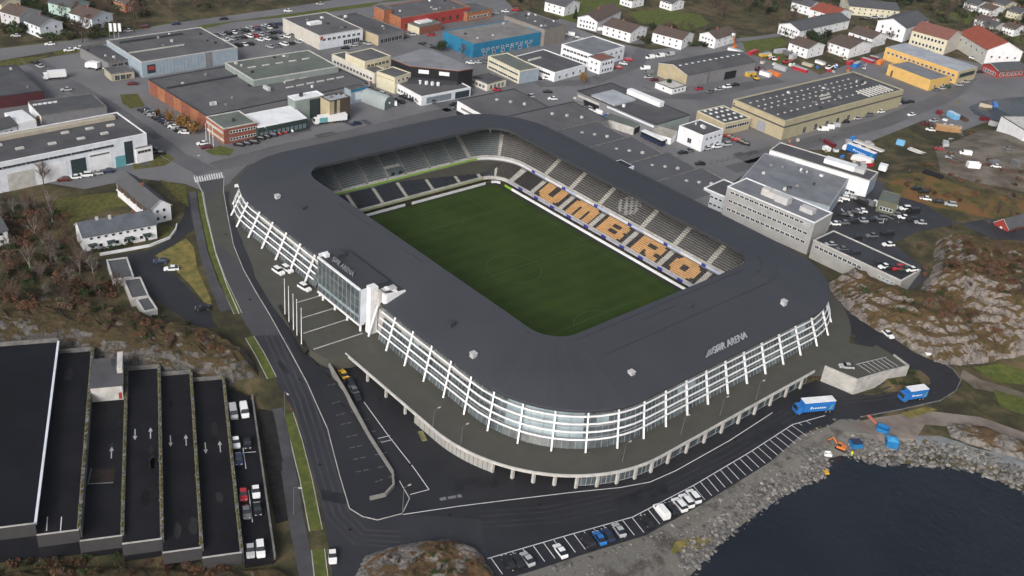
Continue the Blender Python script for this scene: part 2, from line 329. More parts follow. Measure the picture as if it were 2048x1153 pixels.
drape('earth_bank', [tuple(gz(*p).xy) for p in [(1765,372),(1800,350),(1850,345),(1950,385),(2048,400),(2110,420),(2110,470),(1990,440),(1870,415),(1800,395)]], .12, mat('russet_scrub', (.06,.055,.022), (.17,.085,.035), .14, .95, .8, 2.5, c3=(.11,.085,.03), detail=12, bdist=.3))
drape('earth_yard', [tuple(gz(*p).xy) for p in [(1870,300),(1960,262),(2048,262),(2110,300),(2110,400),(2048,385),(1950,365),(1880,345)]], .09, dirt)
drape('far_road', [tuple(at(*p, ZG).xy) for p in [(-60,118),(0,98),(190,76),(340,48),(560,18),(760,-14),(900,-40),(900,-22),(760,4),(580,28),(400,52),(210,86),(60,112),(-60,132)]], .1, asph_old, flat=True)
drape('far_road', [tuple(at(*p, ZG).xy) for p in [(1105,45),(1170,60),(1260,88),(1400,92),(1500,82),(1640,62),(1640,56),(1500,75),(1400,84),(1270,80),(1180,54),(1120,38)]], .1, asph_old, flat=True)
# shore: gravel, walkway
drape('shore_gravel', SE_OUT[::-1][1:]+[tuple(p) for p in SHORE[1:9]]+PX([(1800,905),(1760,855),(1700,838)]), .06, gravel)
drape('shore_path', PX([(1700,850),(1740,838),(1850,822),(1960,835),(2060,870),(2060,895),(1960,860),(1850,850),(1830,880),(1800,905),(1770,900),(1750,870)]), .1, mat('path_clay', (.14,.115,.1), (.22,.19,.165), .15, .9, .4, 4, detail=10))
drape('shore_walkway', PX([(1828,872),(1880,873),(1960,900),(2060,925),(2060,955),(1950,925),(1870,898),(1832,890)]), .13, mat('walkway_grey', (.12,.13,.135), (.17,.175,.18), .2, .8, .2, 4))
drape('lawn', PX([(1800,828),(1850,815),(1875,820),(1820,838)]), .14, grass_dry)
drape('lawn', PX([(1945,735),(2000,728),(2060,745),(2060,770),(1990,765)]), .14, grass)
drape('lawn', PX([(1985,780),(2060,800),(2060,835),(2000,815)]), .14, grass)
drape('earth_path', PX([(1925,740),(1960,760),(2060,790),(2060,800),(1950,778),(1920,755)]), .12, dirt)
drape('foreshore_bank', PX([(1700,1040),(1650,1020),(1380,1070),(1420,1090)])[:0]+PX([(1350,1085),(1420,1068),(1430,1080),(1395,1100),(1340,1110)]), .1, grass_dry)
# --- paint on the lower road
def paint(pts, wd=.22, M=line_w, off=.075): return ribbon('road_marking', pts, wd, off, M, rd)
paint(SE_IN[:2]+SE_IN[1:], .22)
def lerpP(P, t):
    L = [0]
    for a, b in zip(P, P[1:]): L.append(L[-1]+(Vector(b)-Vector(a)).length)
    s = t*L[-1]
    for i in range(len(P)-1):
        if s <= L[i+1]+1e-9: return Vector(P[i]).lerp(Vector(P[i+1]), (s-L[i])/max(1e-6, L[i+1]-L[i]))
    return Vector(P[-1])
SEO2 = PX([(1000,1158),(1160,1110),(1290,1072),(1400,1010),(1540,922),(1610,862)])
NST = 41
_d0 = (gz(1120,1113)-gz(1098,1085)).xy.normalized(); _d1 = (gz(1422,1003)-gz(1396,971)).xy.normalized(); _d2 = (gz(1557,912)-gz(1530,893)).xy.normalized()
STALL = []
for i in range(NST):
    t = (i+.3)/NST; a = lerpP(SE_IN, t*.955); d = _d0.lerp(_d1, min(1, t/.62)) if t < .62 else _d1.lerp(_d2, (t-.62)/.38); STALL.append((a, a+d.normalized()*5.3))
for a, b in STALL: paint([tuple(a), tuple(b)], .18)
paint(PX([(805,1030),(920,1013),(1024,1000),(1150,985),(1240,976),(1300,965),(1352,942),(1459,882),(1545,826)]), .22)
paint(PX([(728,805),(775,870),(830,940),(858,980)]), .2); paint(PX([(858,980),(820,990)]), .2); paint(PX([(756,878),(780,872)]), .2); paint(PX([(762,886),(785,880)]), .2)
for a, b in (((655,772),(700,762)),((664,808),(712,795)),((672,832),(722,820)),((682,850),(742,838)),((693,875),(755,862)),((700,897),(770,882)),((707,920),(778,905)),((712,945),(785,930)),((750,965),(795,950))):
    n = 5
    for k in range(n):
        p = lambda t: (a[0]+(b[0]-a[0])*t, a[1]+(b[1]-a[1])*t)
        if k not in (2,): paint(PX([p(k/n), p((k+.7)/n)]), .22, pm('line_worn', (.16,.16,.165), .8), .09)
paint(PX([(880,1000),(892,997)]), 1.0, pm('line_worn', (.16,.16,.165), .8)); paint(PX([(896,997),(912,994)]), .9, MATS['line_worn']); paint(PX([(915,994),(923,992)]), 1.0, MATS['line_worn'])
# zebra crossing on the west road
zc = struct(empty('zebra_crossing', (0,0,0)))
for k in range(12):
    t = (k+.2)/12; p = (389+(447-389)*t, 359+(349-359)*t)
    q0 = gz(p[0]-1, p[1]-4); q1 = gz(p[0]+2, p[1]+7)
    ribbon('stripe', [tuple(q0.xy), tuple(q1.xy)], .55, .09, line_w, zc)

# streets of the industrial area: slightly different asphalt between kerbs
def street(pts, wd, kerb=True):
    P = [tuple(at(*p, ZG).xy) for p in pts]; o = struct(ribbon('street', P, wd, .06, asph_street, zf=lambda x, y: ZG))
    if kerb:
        for s in (-1, 1):
            Q = []
            for i, p in enumerate(P):
                d = (Vector(P[min(i+1, len(P)-1)])-Vector(P[max(i-1, 0)])).normalized(); Q.append((p[0]-d.y*wd/2*s, p[1]+d.x*wd/2*s))
            ribbon('kerb', Q, .25, 0, conc_dark, o, h=.14, zf=lambda x, y: ZG)
    return o
street([(60,118),(130,165),(215,215),(290,268),(350,312),(415,345)], 8.5); street([(430,335),(560,300),(700,270),(860,232),(905,222)], 8)
street([(905,222),(860,195),(760,165),(700,150)], 7, False); street([(1075,170),(1180,165),(1270,130),(1290,100)], 8); street([(1290,190),(1400,195),(1500,170),(1560,160)], 8, False)
street([(1480,320),(1620,285),(1760,248),(1880,200),(1960,160)], 9, False); street([(1600,300),(1500,330),(1460,340)], 7, False)
rp = random.Random(4)
for k in range(46):     # repaired and stained asphalt patches
    px, py = rp.choice([(rp.uniform(120,420), rp.uniform(110,330)), (rp.uniform(560,900), rp.uniform(200,280)), (rp.uniform(1000,1480), rp.uniform(120,330)), (rp.uniform(1480,1900), rp.uniform(170,320))])
    c = at(px, py, ZG); a = rp.choice((0,.1,1.5,1.6)); w_, h_ = rp.uniform(2,9), rp.uniform(1.5,4); e = Vector((math.cos(a), math.sin(a))); f_ = Vector((-e.y, e.x))
    drape('asphalt_patch', [tuple(c.xy+e*w_*i+f_*h_*j) for i, j in ((-.5,-.5),(.5,-.5),(.5,.5),(-.5,.5))], .075+.002*k/46, [asph_west, asph_street, asph_path][k % 3], flat=True)
for P4 in (((640,980),(700,990),(690,1010),(645,1000)), ((900,960),(990,955),(1000,975),(905,985)), ((1230,1000),(1330,965),(1340,985),(1240,1018)), ((560,720),(580,745),(572,750),(553,726)), ((1500,880),(1560,845),(1570,855),(1510,890))):
    drape('asphalt_patch', PX(P4), .07, mat('asphalt_stain', (.014,.015,.018), (.024,.025,.029), .3, .4, .1, 3, rvar=.12))

# the ground itself is paved or gravelled where it lies under those sheets
_g = bpy.data.objects['ground'].data
for M_ in (asph_dark, gravel): _g.materials.append(M_)
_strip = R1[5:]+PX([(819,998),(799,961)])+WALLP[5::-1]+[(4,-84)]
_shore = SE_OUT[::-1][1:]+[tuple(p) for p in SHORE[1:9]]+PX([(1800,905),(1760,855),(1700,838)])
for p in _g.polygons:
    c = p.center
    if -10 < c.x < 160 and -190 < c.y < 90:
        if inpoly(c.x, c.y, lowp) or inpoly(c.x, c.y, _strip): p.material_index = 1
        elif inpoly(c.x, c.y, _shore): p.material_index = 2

# tyre-worn wheel tracks and manhole covers
worn = mat('asphalt_worn', (.026,.027,.031), (.036,.037,.042), .25, .5, .15, 3, rvar=.14, detail=12)
def offset(P, o): 
    Q = []
    for i, p in enumerate(P):
        d = (Vector(P[min(i+1, len(P)-1)])-Vector(P[max(i-1, 0)])).normalized(); Q.append((p[0]-d.y*o, p[1]+d.x*o))
    return Q
lane_a = PX([(960,1040),(1100,1030),(1220,1005),(1340,958),(1450,905),(1545,850),(1640,800),(1740,790),(1860,775)])
for o in (-2.6,-1.0,1.0,2.6): ribbon('wheel_track', offset(lane_a, o), .55, .062, worn, rd)
worn2 = mat('asphalt_worn_grey', (.038,.039,.043), (.05,.05,.055), .25, .5, .15, 3, rvar=.14, detail=12)
lane_b = PX([(545,665),(575,730),(605,800),(630,880),(652,960),(675,1030),(720,1075),(800,1080)])
for o in (-2.4,-.8,.9,2.5): struct(ribbon('wheel_track', offset(lane_b, o), .5, .058, worn2))
for px, py in ((600,760),(640,930),(700,1060),(900,1030),(1080,1010),(1280,985),(1470,880),(500,600),(452,470),(820,930),(760,800)):
    P = gz(px, py, .09); MB().tube((P.x,P.y,P.z-.05), (P.x,P.y,P.z), .42, .42, 12).build('manhole_cover', pm('cast_iron', (.012,.012,.013), .6), rd)
# ================================================================== stadium
ST = empty('football_stadium', (0,0,0))
tag(ST, 'football stadium with dark grey ring roof, white ribbed facade and green pitch opening', 'stadium')
def rr(hx, hy, r, na=16, nsx=12, nsy=10, oy=0.0):
    """rounded rectangle, counter-clockwise from (+hx, -(hy-r))"""
    P = []
    for cx, cy, a0, (ex, ey), ns in ((hx-r, hy-r, 0, (0,1), nsy), (-hx+r, hy-r, 90, (-1,0), nsx), (-hx+r, -hy+r, 180, (0,-1), nsy), (hx-r, -hy+r, 270, (1,0), nsx)):
        Ls = 2*(hy-r) if ex == 0 else 2*(hx-r)
        st = Vector((cx, cy))+Vector((math.cos(math.radians(a0)), math.sin(math.radians(a0))))*r-Vector((ex, ey))*Ls
        for k in range(ns): p = st+Vector((ex, ey))*(Ls*k/ns); P.append((p.x, p.y+oy))
        for k in range(na): a = math.radians(a0+90*k/na); P.append((cx+r*math.cos(a), cy+r*math.sin(a)+oy))
    return P
def loft(rings, mi=0, mb=None, close=True):
    mb = mb or MB(); n = len(rings[0]); o = len(mb.v)
    for R in rings: mb.v += [tuple(p) for p in R]
    for k in range(len(rings)-1):
        for i in range(n if close else n-1):
            j = (i+1) % n; mb.f.append((o+k*n+i, o+k*n+j, o+(k+1)*n+j, o+(k+1)*n+i)); mb.m.append(mi)
    return mb
def R3(hx, hy, r, z, **k): return [(x, y, z) for x, y in rr(hx, hy, r, **k)]
# pitch
mb = MB(); mb.prism(rr(56.2, 38.4, 4), -.65, -.02); mb.build('pitch_surround', track_black, ST)
pitch = struct(MB().prism(rr(54.6, 37.2, 3), -.3, .012).build('pitch', turf))
def pline(pts, wd=.14): return ribbon('pitch_line', pts, wd, .03, line_f, pitch, zf=lambda x, y: 0)
pline([(-52.5,-34),(52.5,-34),(52.5,34),(-52.5,34),(-52.5,-34)]); pline([(0,-34),(0,34)])
pline([(9.15*math.cos(t*math.pi/24), 9.15*math.sin(t*math.pi/24)) for t in range(49)])
for s in (-1, 1):
    pline([(s*52.5,-20.15),(s*36,-20.15),(s*36,20.15),(s*52.5,20.15)]); pline([(s*52.5,-9.16),(s*47,-9.16),(s*47,9.16),(s*52.5,9.16)])
    pline([(s*(41.5-9.15*math.cos(a)), 9.15*math.sin(a)) for a in [(-.925+1.85*k/12) for k in range(13)]])
# deck (concourse) slab with opening for the bowl
deck = loft([R3(96.5,76.5,40,4.2), R3(96.5,76.5,40,4.86), R3(67,50.3,17,4.86), R3(67,50.3,17,4.2), R3(96.5,76.5,40,4.2)])
deck.f = [f for f in deck.f]; deck.build('concourse_deck', paving, ST)
plz = [(20,-70),(19.4,-75.4),(17,-82),(11,-83.8),(-13,-81),(-31,-77),(-47,-70.5),(-57,-68.2),(-81,-59.5),(-95,-51),(-104,-40),(-106,0),(-98,42),(-86,60),(-60,72),(-60,40),(-70,-30),(-40,-55)]
struct(MB().prism(plz, 1.0, 4.9).build('plaza', paving))
struct(MB().prism([(88,20),(97,33.8),(104.6,57),(99,55.5),(94,51.5),(88,56),(80,61.5),(70,67.5),(60,73),(50,75),(40,72),(70,50)], 1.5, 4.91).build('apron', paving))
# deck edge parapet (pale) along the south side + wall below
ringD = rr(96.6,76.6,40, na=24, nsx=26, nsy=20); ringB = rr(94.6,74.6,38, na=24, nsx=26, nsy=20)
def sidx(P): return P[0] > 70 and P[1] < 32 or P[1] < -60 and P[0] > 17 or (P[0] > 17 and P[1] < -40)
idx = [i for i, p in enumerate(ringD) if sidx(p)]
# order the south arc from west to east
arc = sorted([ringD[i] for i in idx], key=lambda p: math.atan2(p[1]+10, p[0]-30))
par = MB()
for (a, b) in zip(arc, arc[1:]): par.bar((*a, 4.75), (*b, 4.75), .35, .75)
par.build('deck_parapet', conc_pale, ST)
arcB = [(p[0]*.985, p[1]*.978) for p in arc]
# lower storey: wall (west), dark openings (corner), glazed bays (east)
cum = [0]
for a, b in zip(arcB, arcB[1:]): cum.append(cum[-1]+math.dist(a, b))
wallm = MB(); recess = MB(); NB = 0
for i, (a, b) in enumerate(zip(arcB, arcB[1:])):
    x = .5*(a[0]+b[0]); y = .5*(a[1]+b[1]); d = Vector((b[0]-a[0], b[1]-a[1])).normalized(); nrm = Vector((d.y, -d.x)); L = math.dist(a, b)
    rz = math.atan2(d.y, d.x)
    if y < -70.5 and x > 46:
        wallm.bar((*a, 2.1), (*b, 2.1), .5, 4.4)
        for k in range(max(2, int(L/2.4))):
            p = Vector(a).lerp(Vector(b), k/max(2, int(L/2.4)))+nrm*.26; MB().bar((p.x, p.y, .1), (p.x, p.y, 4.2), .12, .08).build('panel_joint', conc_dark, ST)
    elif y < -58.5 and x > 46:
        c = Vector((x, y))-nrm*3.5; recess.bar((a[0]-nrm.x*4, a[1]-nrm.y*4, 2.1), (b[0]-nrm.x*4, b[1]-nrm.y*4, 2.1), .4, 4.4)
        if i % 2 == 0: MB().bar((*a, 0), (*a, 4.3), .7, .7).build('pillar', conc_pale, ST)
    elif x > 46:
        n = max(2, round(L/2)); bay = MB(); g = MB()
        g.bar((*a, 2.2), (*b, 2.2), .12, 3.9)
        o = g.build('shop_glazing', glass_f, ST)
        for k in range(n+1):
            p = Vector(a).lerp(Vector(b), k/n)+nrm*.1; bay.bar((p.x, p.y, .05), (p.x, p.y, 4.2), .1, .12)
        for z in (.25, 2.9, 4.1): bay.bar((a[0]+nrm.x*.1, a[1]+nrm.y*.1, z), (b[0]+nrm.x*.1, b[1]+nrm.y*.1, z), .12, .12)
        bay.build('mullion', mullion, o)
        if i % 2 == 0: MB().bar((a[0]+nrm.x*.7, a[1]+nrm.y*.7, -.1), (a[0]+nrm.x*.7, a[1]+nrm.y*.7, 4.4), .75, .55).build('pillar', conc_pale, ST)
    else:
        if i % 2 == 0: MB().bar((*a, -.5), (*a, 4.3), .6, .6).build('pillar', conc_pale, ST)
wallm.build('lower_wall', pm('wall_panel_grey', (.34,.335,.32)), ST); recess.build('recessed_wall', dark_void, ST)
mb = MB(); mb.bar((17.5,-68,2.2), (47,-71,2.2), .4, 4.6); mb.build('underpass_wall', conc_dark, ST)
for px, py in ((925,905),(1075,965)):
    P = at(px, py, 2.0); mb = MB()
for (px, py, ww, hh, M) in ((924,903,2.0,3.4,white),):
    P = at(px, py, 0.2); mb = MB(); mb.box(-1.3,1.3,-.6,.6,0,4.0); mb.box(-.7,.7,-.68,-.6,.2,3.0,1); o = mb.build('gate', [white, win], ST); o.location = (P.x+.9, P.y+.9, .1); o.rotation_euler = (0,0,math.radians(35))
# --- stands: stepped terraces all round
HX, HY, R0 = 59.2, 42.5, 8.0
def SR(off, z): return R3(HX+off, HY+off, max(2, R0+off), z)
NL, NU, TD, LR_, UR_ = 9, 12, .74, .36, .52
ringsL = [SR(-.6, .2), SR(-.6, 1.0)]
for k in range(NL): ringsL += [SR(k*TD-.0, 1.0+(k)*LR_), SR(k*TD, 1.0+(k+1)*LR_)]
zb = 1.0+NL*LR_; ringsL += [SR(NL*TD+.3, zb), SR(NL*TD+.3, zb-.6)]
loft(ringsL).build('lower_tier', concrete, ST)
OB = NL*TD+.1; ZU = 6.3
loft([SR(OB, zb-.4), SR(OB, ZU-1.25)]).build('tier_wall', conc_dark, ST)
ringsU = [SR(OB+.15, ZU-1.25), SR(OB+.15, ZU)]
for k in range(NU): ringsU += [SR(OB+.5+k*TD, ZU+k*UR_), SR(OB+.5+k*TD, ZU+(k+1)*UR_)]
zt_ = ZU+NU*UR_; OT = OB+.5+NU*TD
ringsU += [SR(OT+4.5, zt_), SR(OT+4.5, 4.9)]
loft(ringsU).build('upper_tier', concrete, ST)
# mid band boards: green on the north-west end, white on the corner and blue-white on the north-east side
def band(lo, hi, z0, z1, off, M, name):
    R = [p for p in rr(HX+off, HY+off, R0+off, na=16, nsx=12, nsy=10)]
    mb = MB()
    for i in range(lo, hi): a, b = R[i % len(R)], R[(i+1) % len(R)]; mb.bar((*a, (z0+z1)/2), (*b, (z0+z1)/2), .16, z1-z0)
    return mb.build(name, M, ST)
# index layout of rr: east side 0..9, NE corner 10..25, north side 26..37, NW corner 38..53, west side 54..63 ...
lime = pm('board_lime', (.22,.4,.05)); bluebd = pm('board_blue', (.04,.05,.3)); whitebd = pm('board_white', (.62,.63,.66))
band(52, 66, ZU-.85, ZU-.1, OB-.1, lime, 'tier_band'); band(38, 52, ZU-.85, ZU-.1, OB-.1, whitebd, 'tier_band')
band(52, 66, ZU-.1, ZU+.12, OB-.12, conc_pale, 'tier_band')
def boards(off, y, x0, x1, z0, z1, seq, step=3.9):
    x = x0; k = 0
    while x < x1:
        wd = step*seq[k % len(seq)][0]
        MB().box(x, min(x+wd-.12, x1), y-.08, y+.08, z0, z1).build('advertising_board', seq[k % len(seq)][1], ST); x += wd; k += 1
boards(0, HY+OB-.15, -56, 56, ZU-1.0, ZU-.1, [(2.6, whitebd), (.5, bluebd), (1.6, pm('board_pale_blue', (.42,.47,.6)))], 3.6)
boards(0, HY-.75, -52, 52, .35, 1.25, [(2.0, pm('board_grey_lilac', (.38,.38,.45))), (.7, bluebd)], 3.3)
# pitch-side rail boards
def ringseg(P, z0, z1, M, name, wd=.14):
    mb = MB()
    for a, b in zip(P, P[1:]): mb.bar((*a, (z0+z1)/2), (*b, (z0+z1)/2), wd, z1-z0)
    return mb.build(name, M, ST)
ringseg([(-46,38.9),(51,38.9)], .15, 1.05, steel_w, 'pitch_board', .3)
ringseg([(-50,38.9),(-46.2,38.9)], .15, 1.05, lime, 'pitch_board', .3)
ringseg([(-55.2,33.5),(-55.2,-1)], .1, 1.0, whitebd, 'pitch_board', .3); ringseg([(-55.4,-4),(-55.4,-23)], .1, 1.0, whitebd, 'pitch_board', .3)
ringseg([(-55.2,36.5),(-54.2,38.3),(-52.8,39)], .1, 1.0, whitebd, 'pitch_board', .3)
NWc = [(HX-.75-R0+0, 0)]
R_ = rr(HX-.7, HY-.7, R0-.7)
ringseg(R_[38:54], .5, 1.5, conc_pale, 'front_wall'); ringseg(R_[53:66], .5, 1.15, pm('rail_lime_grey', (.3,.34,.18)), 'front_wall')
# --- seats (blocks between the stairways)
seat_d = pm('seat_charcoal', (.045,.042,.042), .5); seat_n = pm('seat_navy', (.03,.037,.048), .5); seat_o = pm('seat_orange', (.52,.31,.14), .5); seat_g = pm('seat_grey', (.085,.083,.083), .5); seat_s = pm('seat_slate', (.1,.125,.135), .5); seat_w = pm('seat_light', (.3,.3,.3), .5)
FONT = {'U': ['####...####','####...####','####...####','####...####','####...####','####...####','###########','.#########.','..#######..'],
 'M': ['.#########.','###########','###########','###.###.###','###.###.###','###.###.###','###.###.###','###.###.###','###.###.###'],
 'B': ['##########.','###########','####....###','####....###','##########.','####....###','####....###','###########','##########.'],
 'R': ['##########.','###########','####....###','####....###','###########','#########..','####.####..','####..#####','####...####'],
 'O': ['..#######..','.#########.','###########','####...####','####...####','####...####','###########','.#########.','..#######..']}
LET = [('U',-36.6,-25.8),('M',-20.6,-8.9),('B',-4.6,6.2),('R',12.3,23.2),('O',28.6,39.2)]
def seatcol(x, row):
    for ch, x0, x1 in LET:
        if x0 <= x < x1:
            c = int((x-x0)/(x1-x0)*11); return 1 if FONT[ch][8-row][c] == '#' else 0
    return 0
def seat(mb, x, y, z, ang, mi):
    c, s = math.cos(ang), math.sin(ang)
    def T(a, b, h): return (x+a*c-b*s, y+a*s+b*c, z+h)
    # b axis points to the back of the stand
    mb.add([T(-.22,.2,.05),T(.22,.2,.05),T(.22,.28,.62),T(-.22,.28,.62),T(-.22,.3,.05),T(.22,.3,.05)], [(0,1,2,3),(4,3,2,5)], mi)
    mb.add([T(-.22,-.2,.34),T(.22,-.2,.34),T(.22,.22,.3),T(-.22,.22,.3),T(-.22,-.2,.1),T(.22,-.2,.1)], [(0,1,2,3),(4,5,1,0)], mi)
def straightblock(x0, x1, side, tier, mats, colf=None, skip=None):
    mb = MB(); n = int((x1-x0)/.52)
    for row in range(NL if tier == 'L' else NU):
        if tier == 'L': off, z = row*TD+.37, 1.0+(row+1)*LR_
        else: off, z = OB+.5+row*TD+.37, ZU+(row+1)*UR_
        for i in range(n):
            t = x0+(i+.5)*(x1-x0)/n
            if skip and skip(t, row): continue
            mi = colf(t, row) if colf else 0
            if side == 'N': seat(mb, t, HY+off, z, 0, mi)
            else: seat(mb, -(HX+off), t, z, math.pi/2, mi)
    o = mb.build('seat_block', mats, ST); o['kind'] = 'stuff'; return o
AL = [-50.5,-39,-23.4,-7.4,9,25.5,42,51]; AU = [-53.5,-40,-26,-11,10,25,40,50.5]
for a, b in zip(AL, AL[1:]): straightblock(a+1.05, b-1.05, 'N', 'L', [seat_d, seat_o], lambda t, r: seatcol(t, r))
def swoosh(t, r): return 1 if ((t+.5)/4.5)**2+((r-5)/4.5)**2 < 1 and (int(t*1.3+r*.9) % 3) else 0
for a, b in zip(AU, AU[1:]): straightblock(a+1.0, b-1.0, 'N', 'U', [seat_g, seat_w], (lambda t, r: swoosh(t, r)) if a == -11 else None)
WL = [-33.5,-22,-11,-.5,11.5,24,34]; WU = [-34,-24,-13,-4,4,15,25.5,34]
for a, b in zip(WL, WL[1:]): straightblock(a+.7, b-.7, 'W', 'L', seat_n)
for a, b in zip(WU, WU[1:]): straightblock(a+.7, b-.7, 'W', 'U', seat_s, skip=(lambda t, r: r < 5 and -3.4 < t < 3.4) if a == -4 else None)
def cornerblock(a0, a1, tier, M):
    cx, cy = -(HX-R0), HY-R0; mb = MB()
    for row in range(NL if tier == 'L' else NU):
        if tier == 'L': off, z = row*TD+.37, 1.0+(row+1)*LR_
        else: off, z = OB+.5+row*TD+.37, ZU+(row+1)*UR_
        r = R0+off; n = max(2, int((a1-a0)*r/.52))
        for i in range(n):
            a = a0+(i+.5)*(a1-a0)/n; seat(mb, cx+r*math.cos(a), cy+r*math.sin(a), z, a-math.pi/2, 0)
    o = mb.build('seat_block', M, ST); o['kind'] = 'stuff'
cornerblock(math.radians(95), math.radians(135), 'L', seat_d); cornerblock(math.radians(140), math.radians(178), 'L', seat_n)
cornerblock(math.radians(93), math.radians(133), 'U', seat_g); cornerblock(math.radians(137), math.radians(178), 'U', seat_s)
# stairways and vomitories
stair = pm('stair_pale', (.4,.39,.36), .8); stair_d = pm('stair_slate', (.2,.2,.2), .8)
for x in AL[:-1]:
    mb = MB()
    for k in range(NL): mb.box(x-.95, x+.95, HY+k*TD-.02, HY+(k+1)*TD, .8+k*LR_, 1.04+(k+1)*LR_)
    mb.build('stairway', stair, ST)
for x in AU:
    mb = MB()
    for k in range(NU): mb.box(x-.85, x+.85, HY+OB+.48+k*TD, HY+OB+.5+(k+1)*TD, ZU+k*UR_-.2, ZU+.04+(k+1)*UR_)
    mb.build('stairway', stair, ST)
for L_, T_ in ((WL, 'L'), (WU, 'U')):
    for y in L_[1:-1]:
        mb = MB()
        for k in range(NL if T_ == 'L' else NU):
            if T_ == 'L': mb.box(-(HX+(k+1)*TD), -(HX+k*TD-.02), y-.6, y+.6, .8+k*LR_, 1.04+(k+1)*LR_)
            else: mb.box(-(HX+OB+.5+(k+1)*TD), -(HX+OB+.48+k*TD), y-.5, y+.5, ZU+k*UR_-.2, ZU+.04+(k+1)*UR_)
        mb.build('stairway', stair if T_ == 'L' else stair_d, ST)
for a in (93, 137, 178):
    for T_ in 'LU':
        a_ = math.radians(a); cx, cy = -(HX-R0), HY-R0; d = Vector((math.cos(a_), math.sin(a_), 0)); s = Vector((-d.y, d.x, 0)); mb = MB()
        for k in range(NL if T_ == 'L' else NU):
            o0 = R0+(k*TD-.02 if T_ == 'L' else OB+.48+k*TD); zz = (1.04+(k+1)*LR_) if T_ == 'L' else ZU+.04+(k+1)*UR_
            c = Vector((cx, cy, 0))+d*(o0+TD/2); p = c-d*TD/2; q = c+d*TD/2
            mb.bar((p.x, p.y, zz-.2), (q.x, q.y, zz-.2), 1.4 if a == 137 and T_ == 'L' else 1.1, .4)
        mb.build('stairway', stair, ST)
# press box in the north-west upper tier
mb = MB(); mb.box(-(HX+OB+4.2), -(HX+OB+.6), -3.2, 3.2, ZU, ZU+2.4); mb.box(-(HX+OB+.58), -(HX+OB+.5), -2.4, -1.0, ZU+.8, ZU+2.0, 1); mb.box(-(HX+OB+.58), -(HX+OB+.5), .8, 2.4, ZU+.8, ZU+2.0, 1); mb.build('press_box', [seat_s, win], ST)
# back rail posts and kiosks behind the upper tier
zt2 = ZU+NU*UR_
for i, x in enumerate(range(-52, 58, 4)):
    h = (1.2, 2.2, .9, 1.6)[i % 4]
    mb = MB(); mb.box(x-.35-.5*(i % 3 == 0), x+.35+.5*(i % 3 == 0), HY+OT+.1, HY+OT+.7, zt2, zt2+h)
    mb.build('rear_post' if i % 3 else 'rear_cabinet', steel_w if i % 4 else dark_void, ST)
for i, y in enumerate(range(-34, 40, 3)):
    mb = MB(); h = (1.5, 1.0, 1.9)[i % 3]; mb.box(-(HX+OT+.9), -(HX+OT+.2), y-.3-.4*(i % 2), y+.3+.4*(i % 2), zt2, zt2+h); mb.build('rear_cabinet', dark_void if i % 3 else conc_pale, ST)
for i in range(9):
    a = math.radians(96+i*10); r = R0+OT+.4; mb = MB(); mb.box(-.4,.4,-.3,.3,0,1.4); o = mb.build('rear_cabinet', steel_w if i % 2 else conc_dark, ST); o.location = (-(HX-R0)+r*math.cos(a), HY-R0+r*math.sin(a), zt2); o.rotation_euler = (0,0,a)
# --- roof
RI = (61.3, 43.0, 9.0, 20.6); RO = (86.7, 65.8, 30.0, 15.6)
def RF(t, dz=0.0, k=1.0, **kw):
    z = RI[3]+(RO[3]-RI[3])*(.72*t+.28*t**3)
    return [(x, y, z+dz) for x, y in rr(RI[0]+(RO[0]-RI[0])*t, RI[1]+(RO[1]-RI[1])*t, RI[2]+(RO[2]-RI[2])*t, na=28, oy=1.9*t, **kw)]
TT = [0, .06, .14, .25, .38, .5, .62, .74, .85, .93, 1.0]
top = loft([RF(t) for t in TT]); top.build('roof', roofm, ST, smooth=True)
loft([RF(0), RF(0, -.9)]).build('roof_inner_edge', roof_edge, ST)
loft([RF(1.0), RF(1.012, -.12), RF(1.01, -.65), RF(.96, -.75)]).build('eave', roof_edge, ST)
loft([RF(t, -.95) for t in (0, .3, .6, .96)]).build('roof_soffit', conc_dark, ST)
n_ = len(RF(0)); A0 = RF(.001)
def seam(t, lo, hi, name='roof_seam', wd=.35, hh=.12, M=roof_edge):
    P = RF(t, hh/2); mb = MB()
    for i in range(lo, hi): mb.bar(P[i % n_], P[(i+1) % n_], wd, hh)
    return mb.build(name, M, ST)
# rr with na=28: east side 0..9, NE corner 10..37, north 38..49, NW 50..77, west 78..87, SW 88..115, south 116..127, SE(south-east corner) 128..155
seam(.07, 0, 10); seam(.07, 128, 156); seam(.38, 0, 10); seam(.38, 10, 24); seam(.2, 10, 30)
seam(.16, 3, 5); seam(.12, 118, 120); seam(.12, 122, 123)
for i in (129, 134, 140, 147, 153, 12, 20, 30): # radial creases in the corner fields
    mb = MB()
    for a, b in zip(TT[1:], TT[2:]): mb.bar(RF(a, .0)[i], RF(b, .0)[i], .22, .06)
    mb.build('roof_seam', roofm, ST)
roofm2 = mat('roof_membrane_b', (.041,.044,.053), (.05,.053,.062), .05, .6, .08, 2, rvar=.05, sharp=(.3,.7), detail=10); roofm3 = mat('roof_membrane_c', (.037,.04,.049), (.044,.047,.056), .05, .62, .08, 2, rvar=.05, sharp=(.3,.7), detail=10)
for k, (i, t0, t1) in enumerate([(130,.12,.9),(133,.2,.97),(136,.1,.7),(139,.3,.97),(142,.12,.92),(145,.1,.6),(148,.25,.97),(151,.1,.85),(14,.1,.8),(20,.2,.9),(26,.1,.7),(112,.2,.9),(106,.1,.7),(100,.2,.9)]):
    ts = [t for t in TT if t0 < t < t1]; ts = [t0]+ts+[t1]; mb = MB()
    for a, b in zip(ts, ts[1:]): A_, B_ = RF(a, .03), RF(b, .03); mb.quad(A_[i % n_], A_[(i+1) % n_], B_[(i+1) % n_], B_[i % n_])
    mb.build('roof_sheet', roofm2 if k % 2 else roofm3, ST)
vent_w = pm('vent_white', (.45,.45,.46))
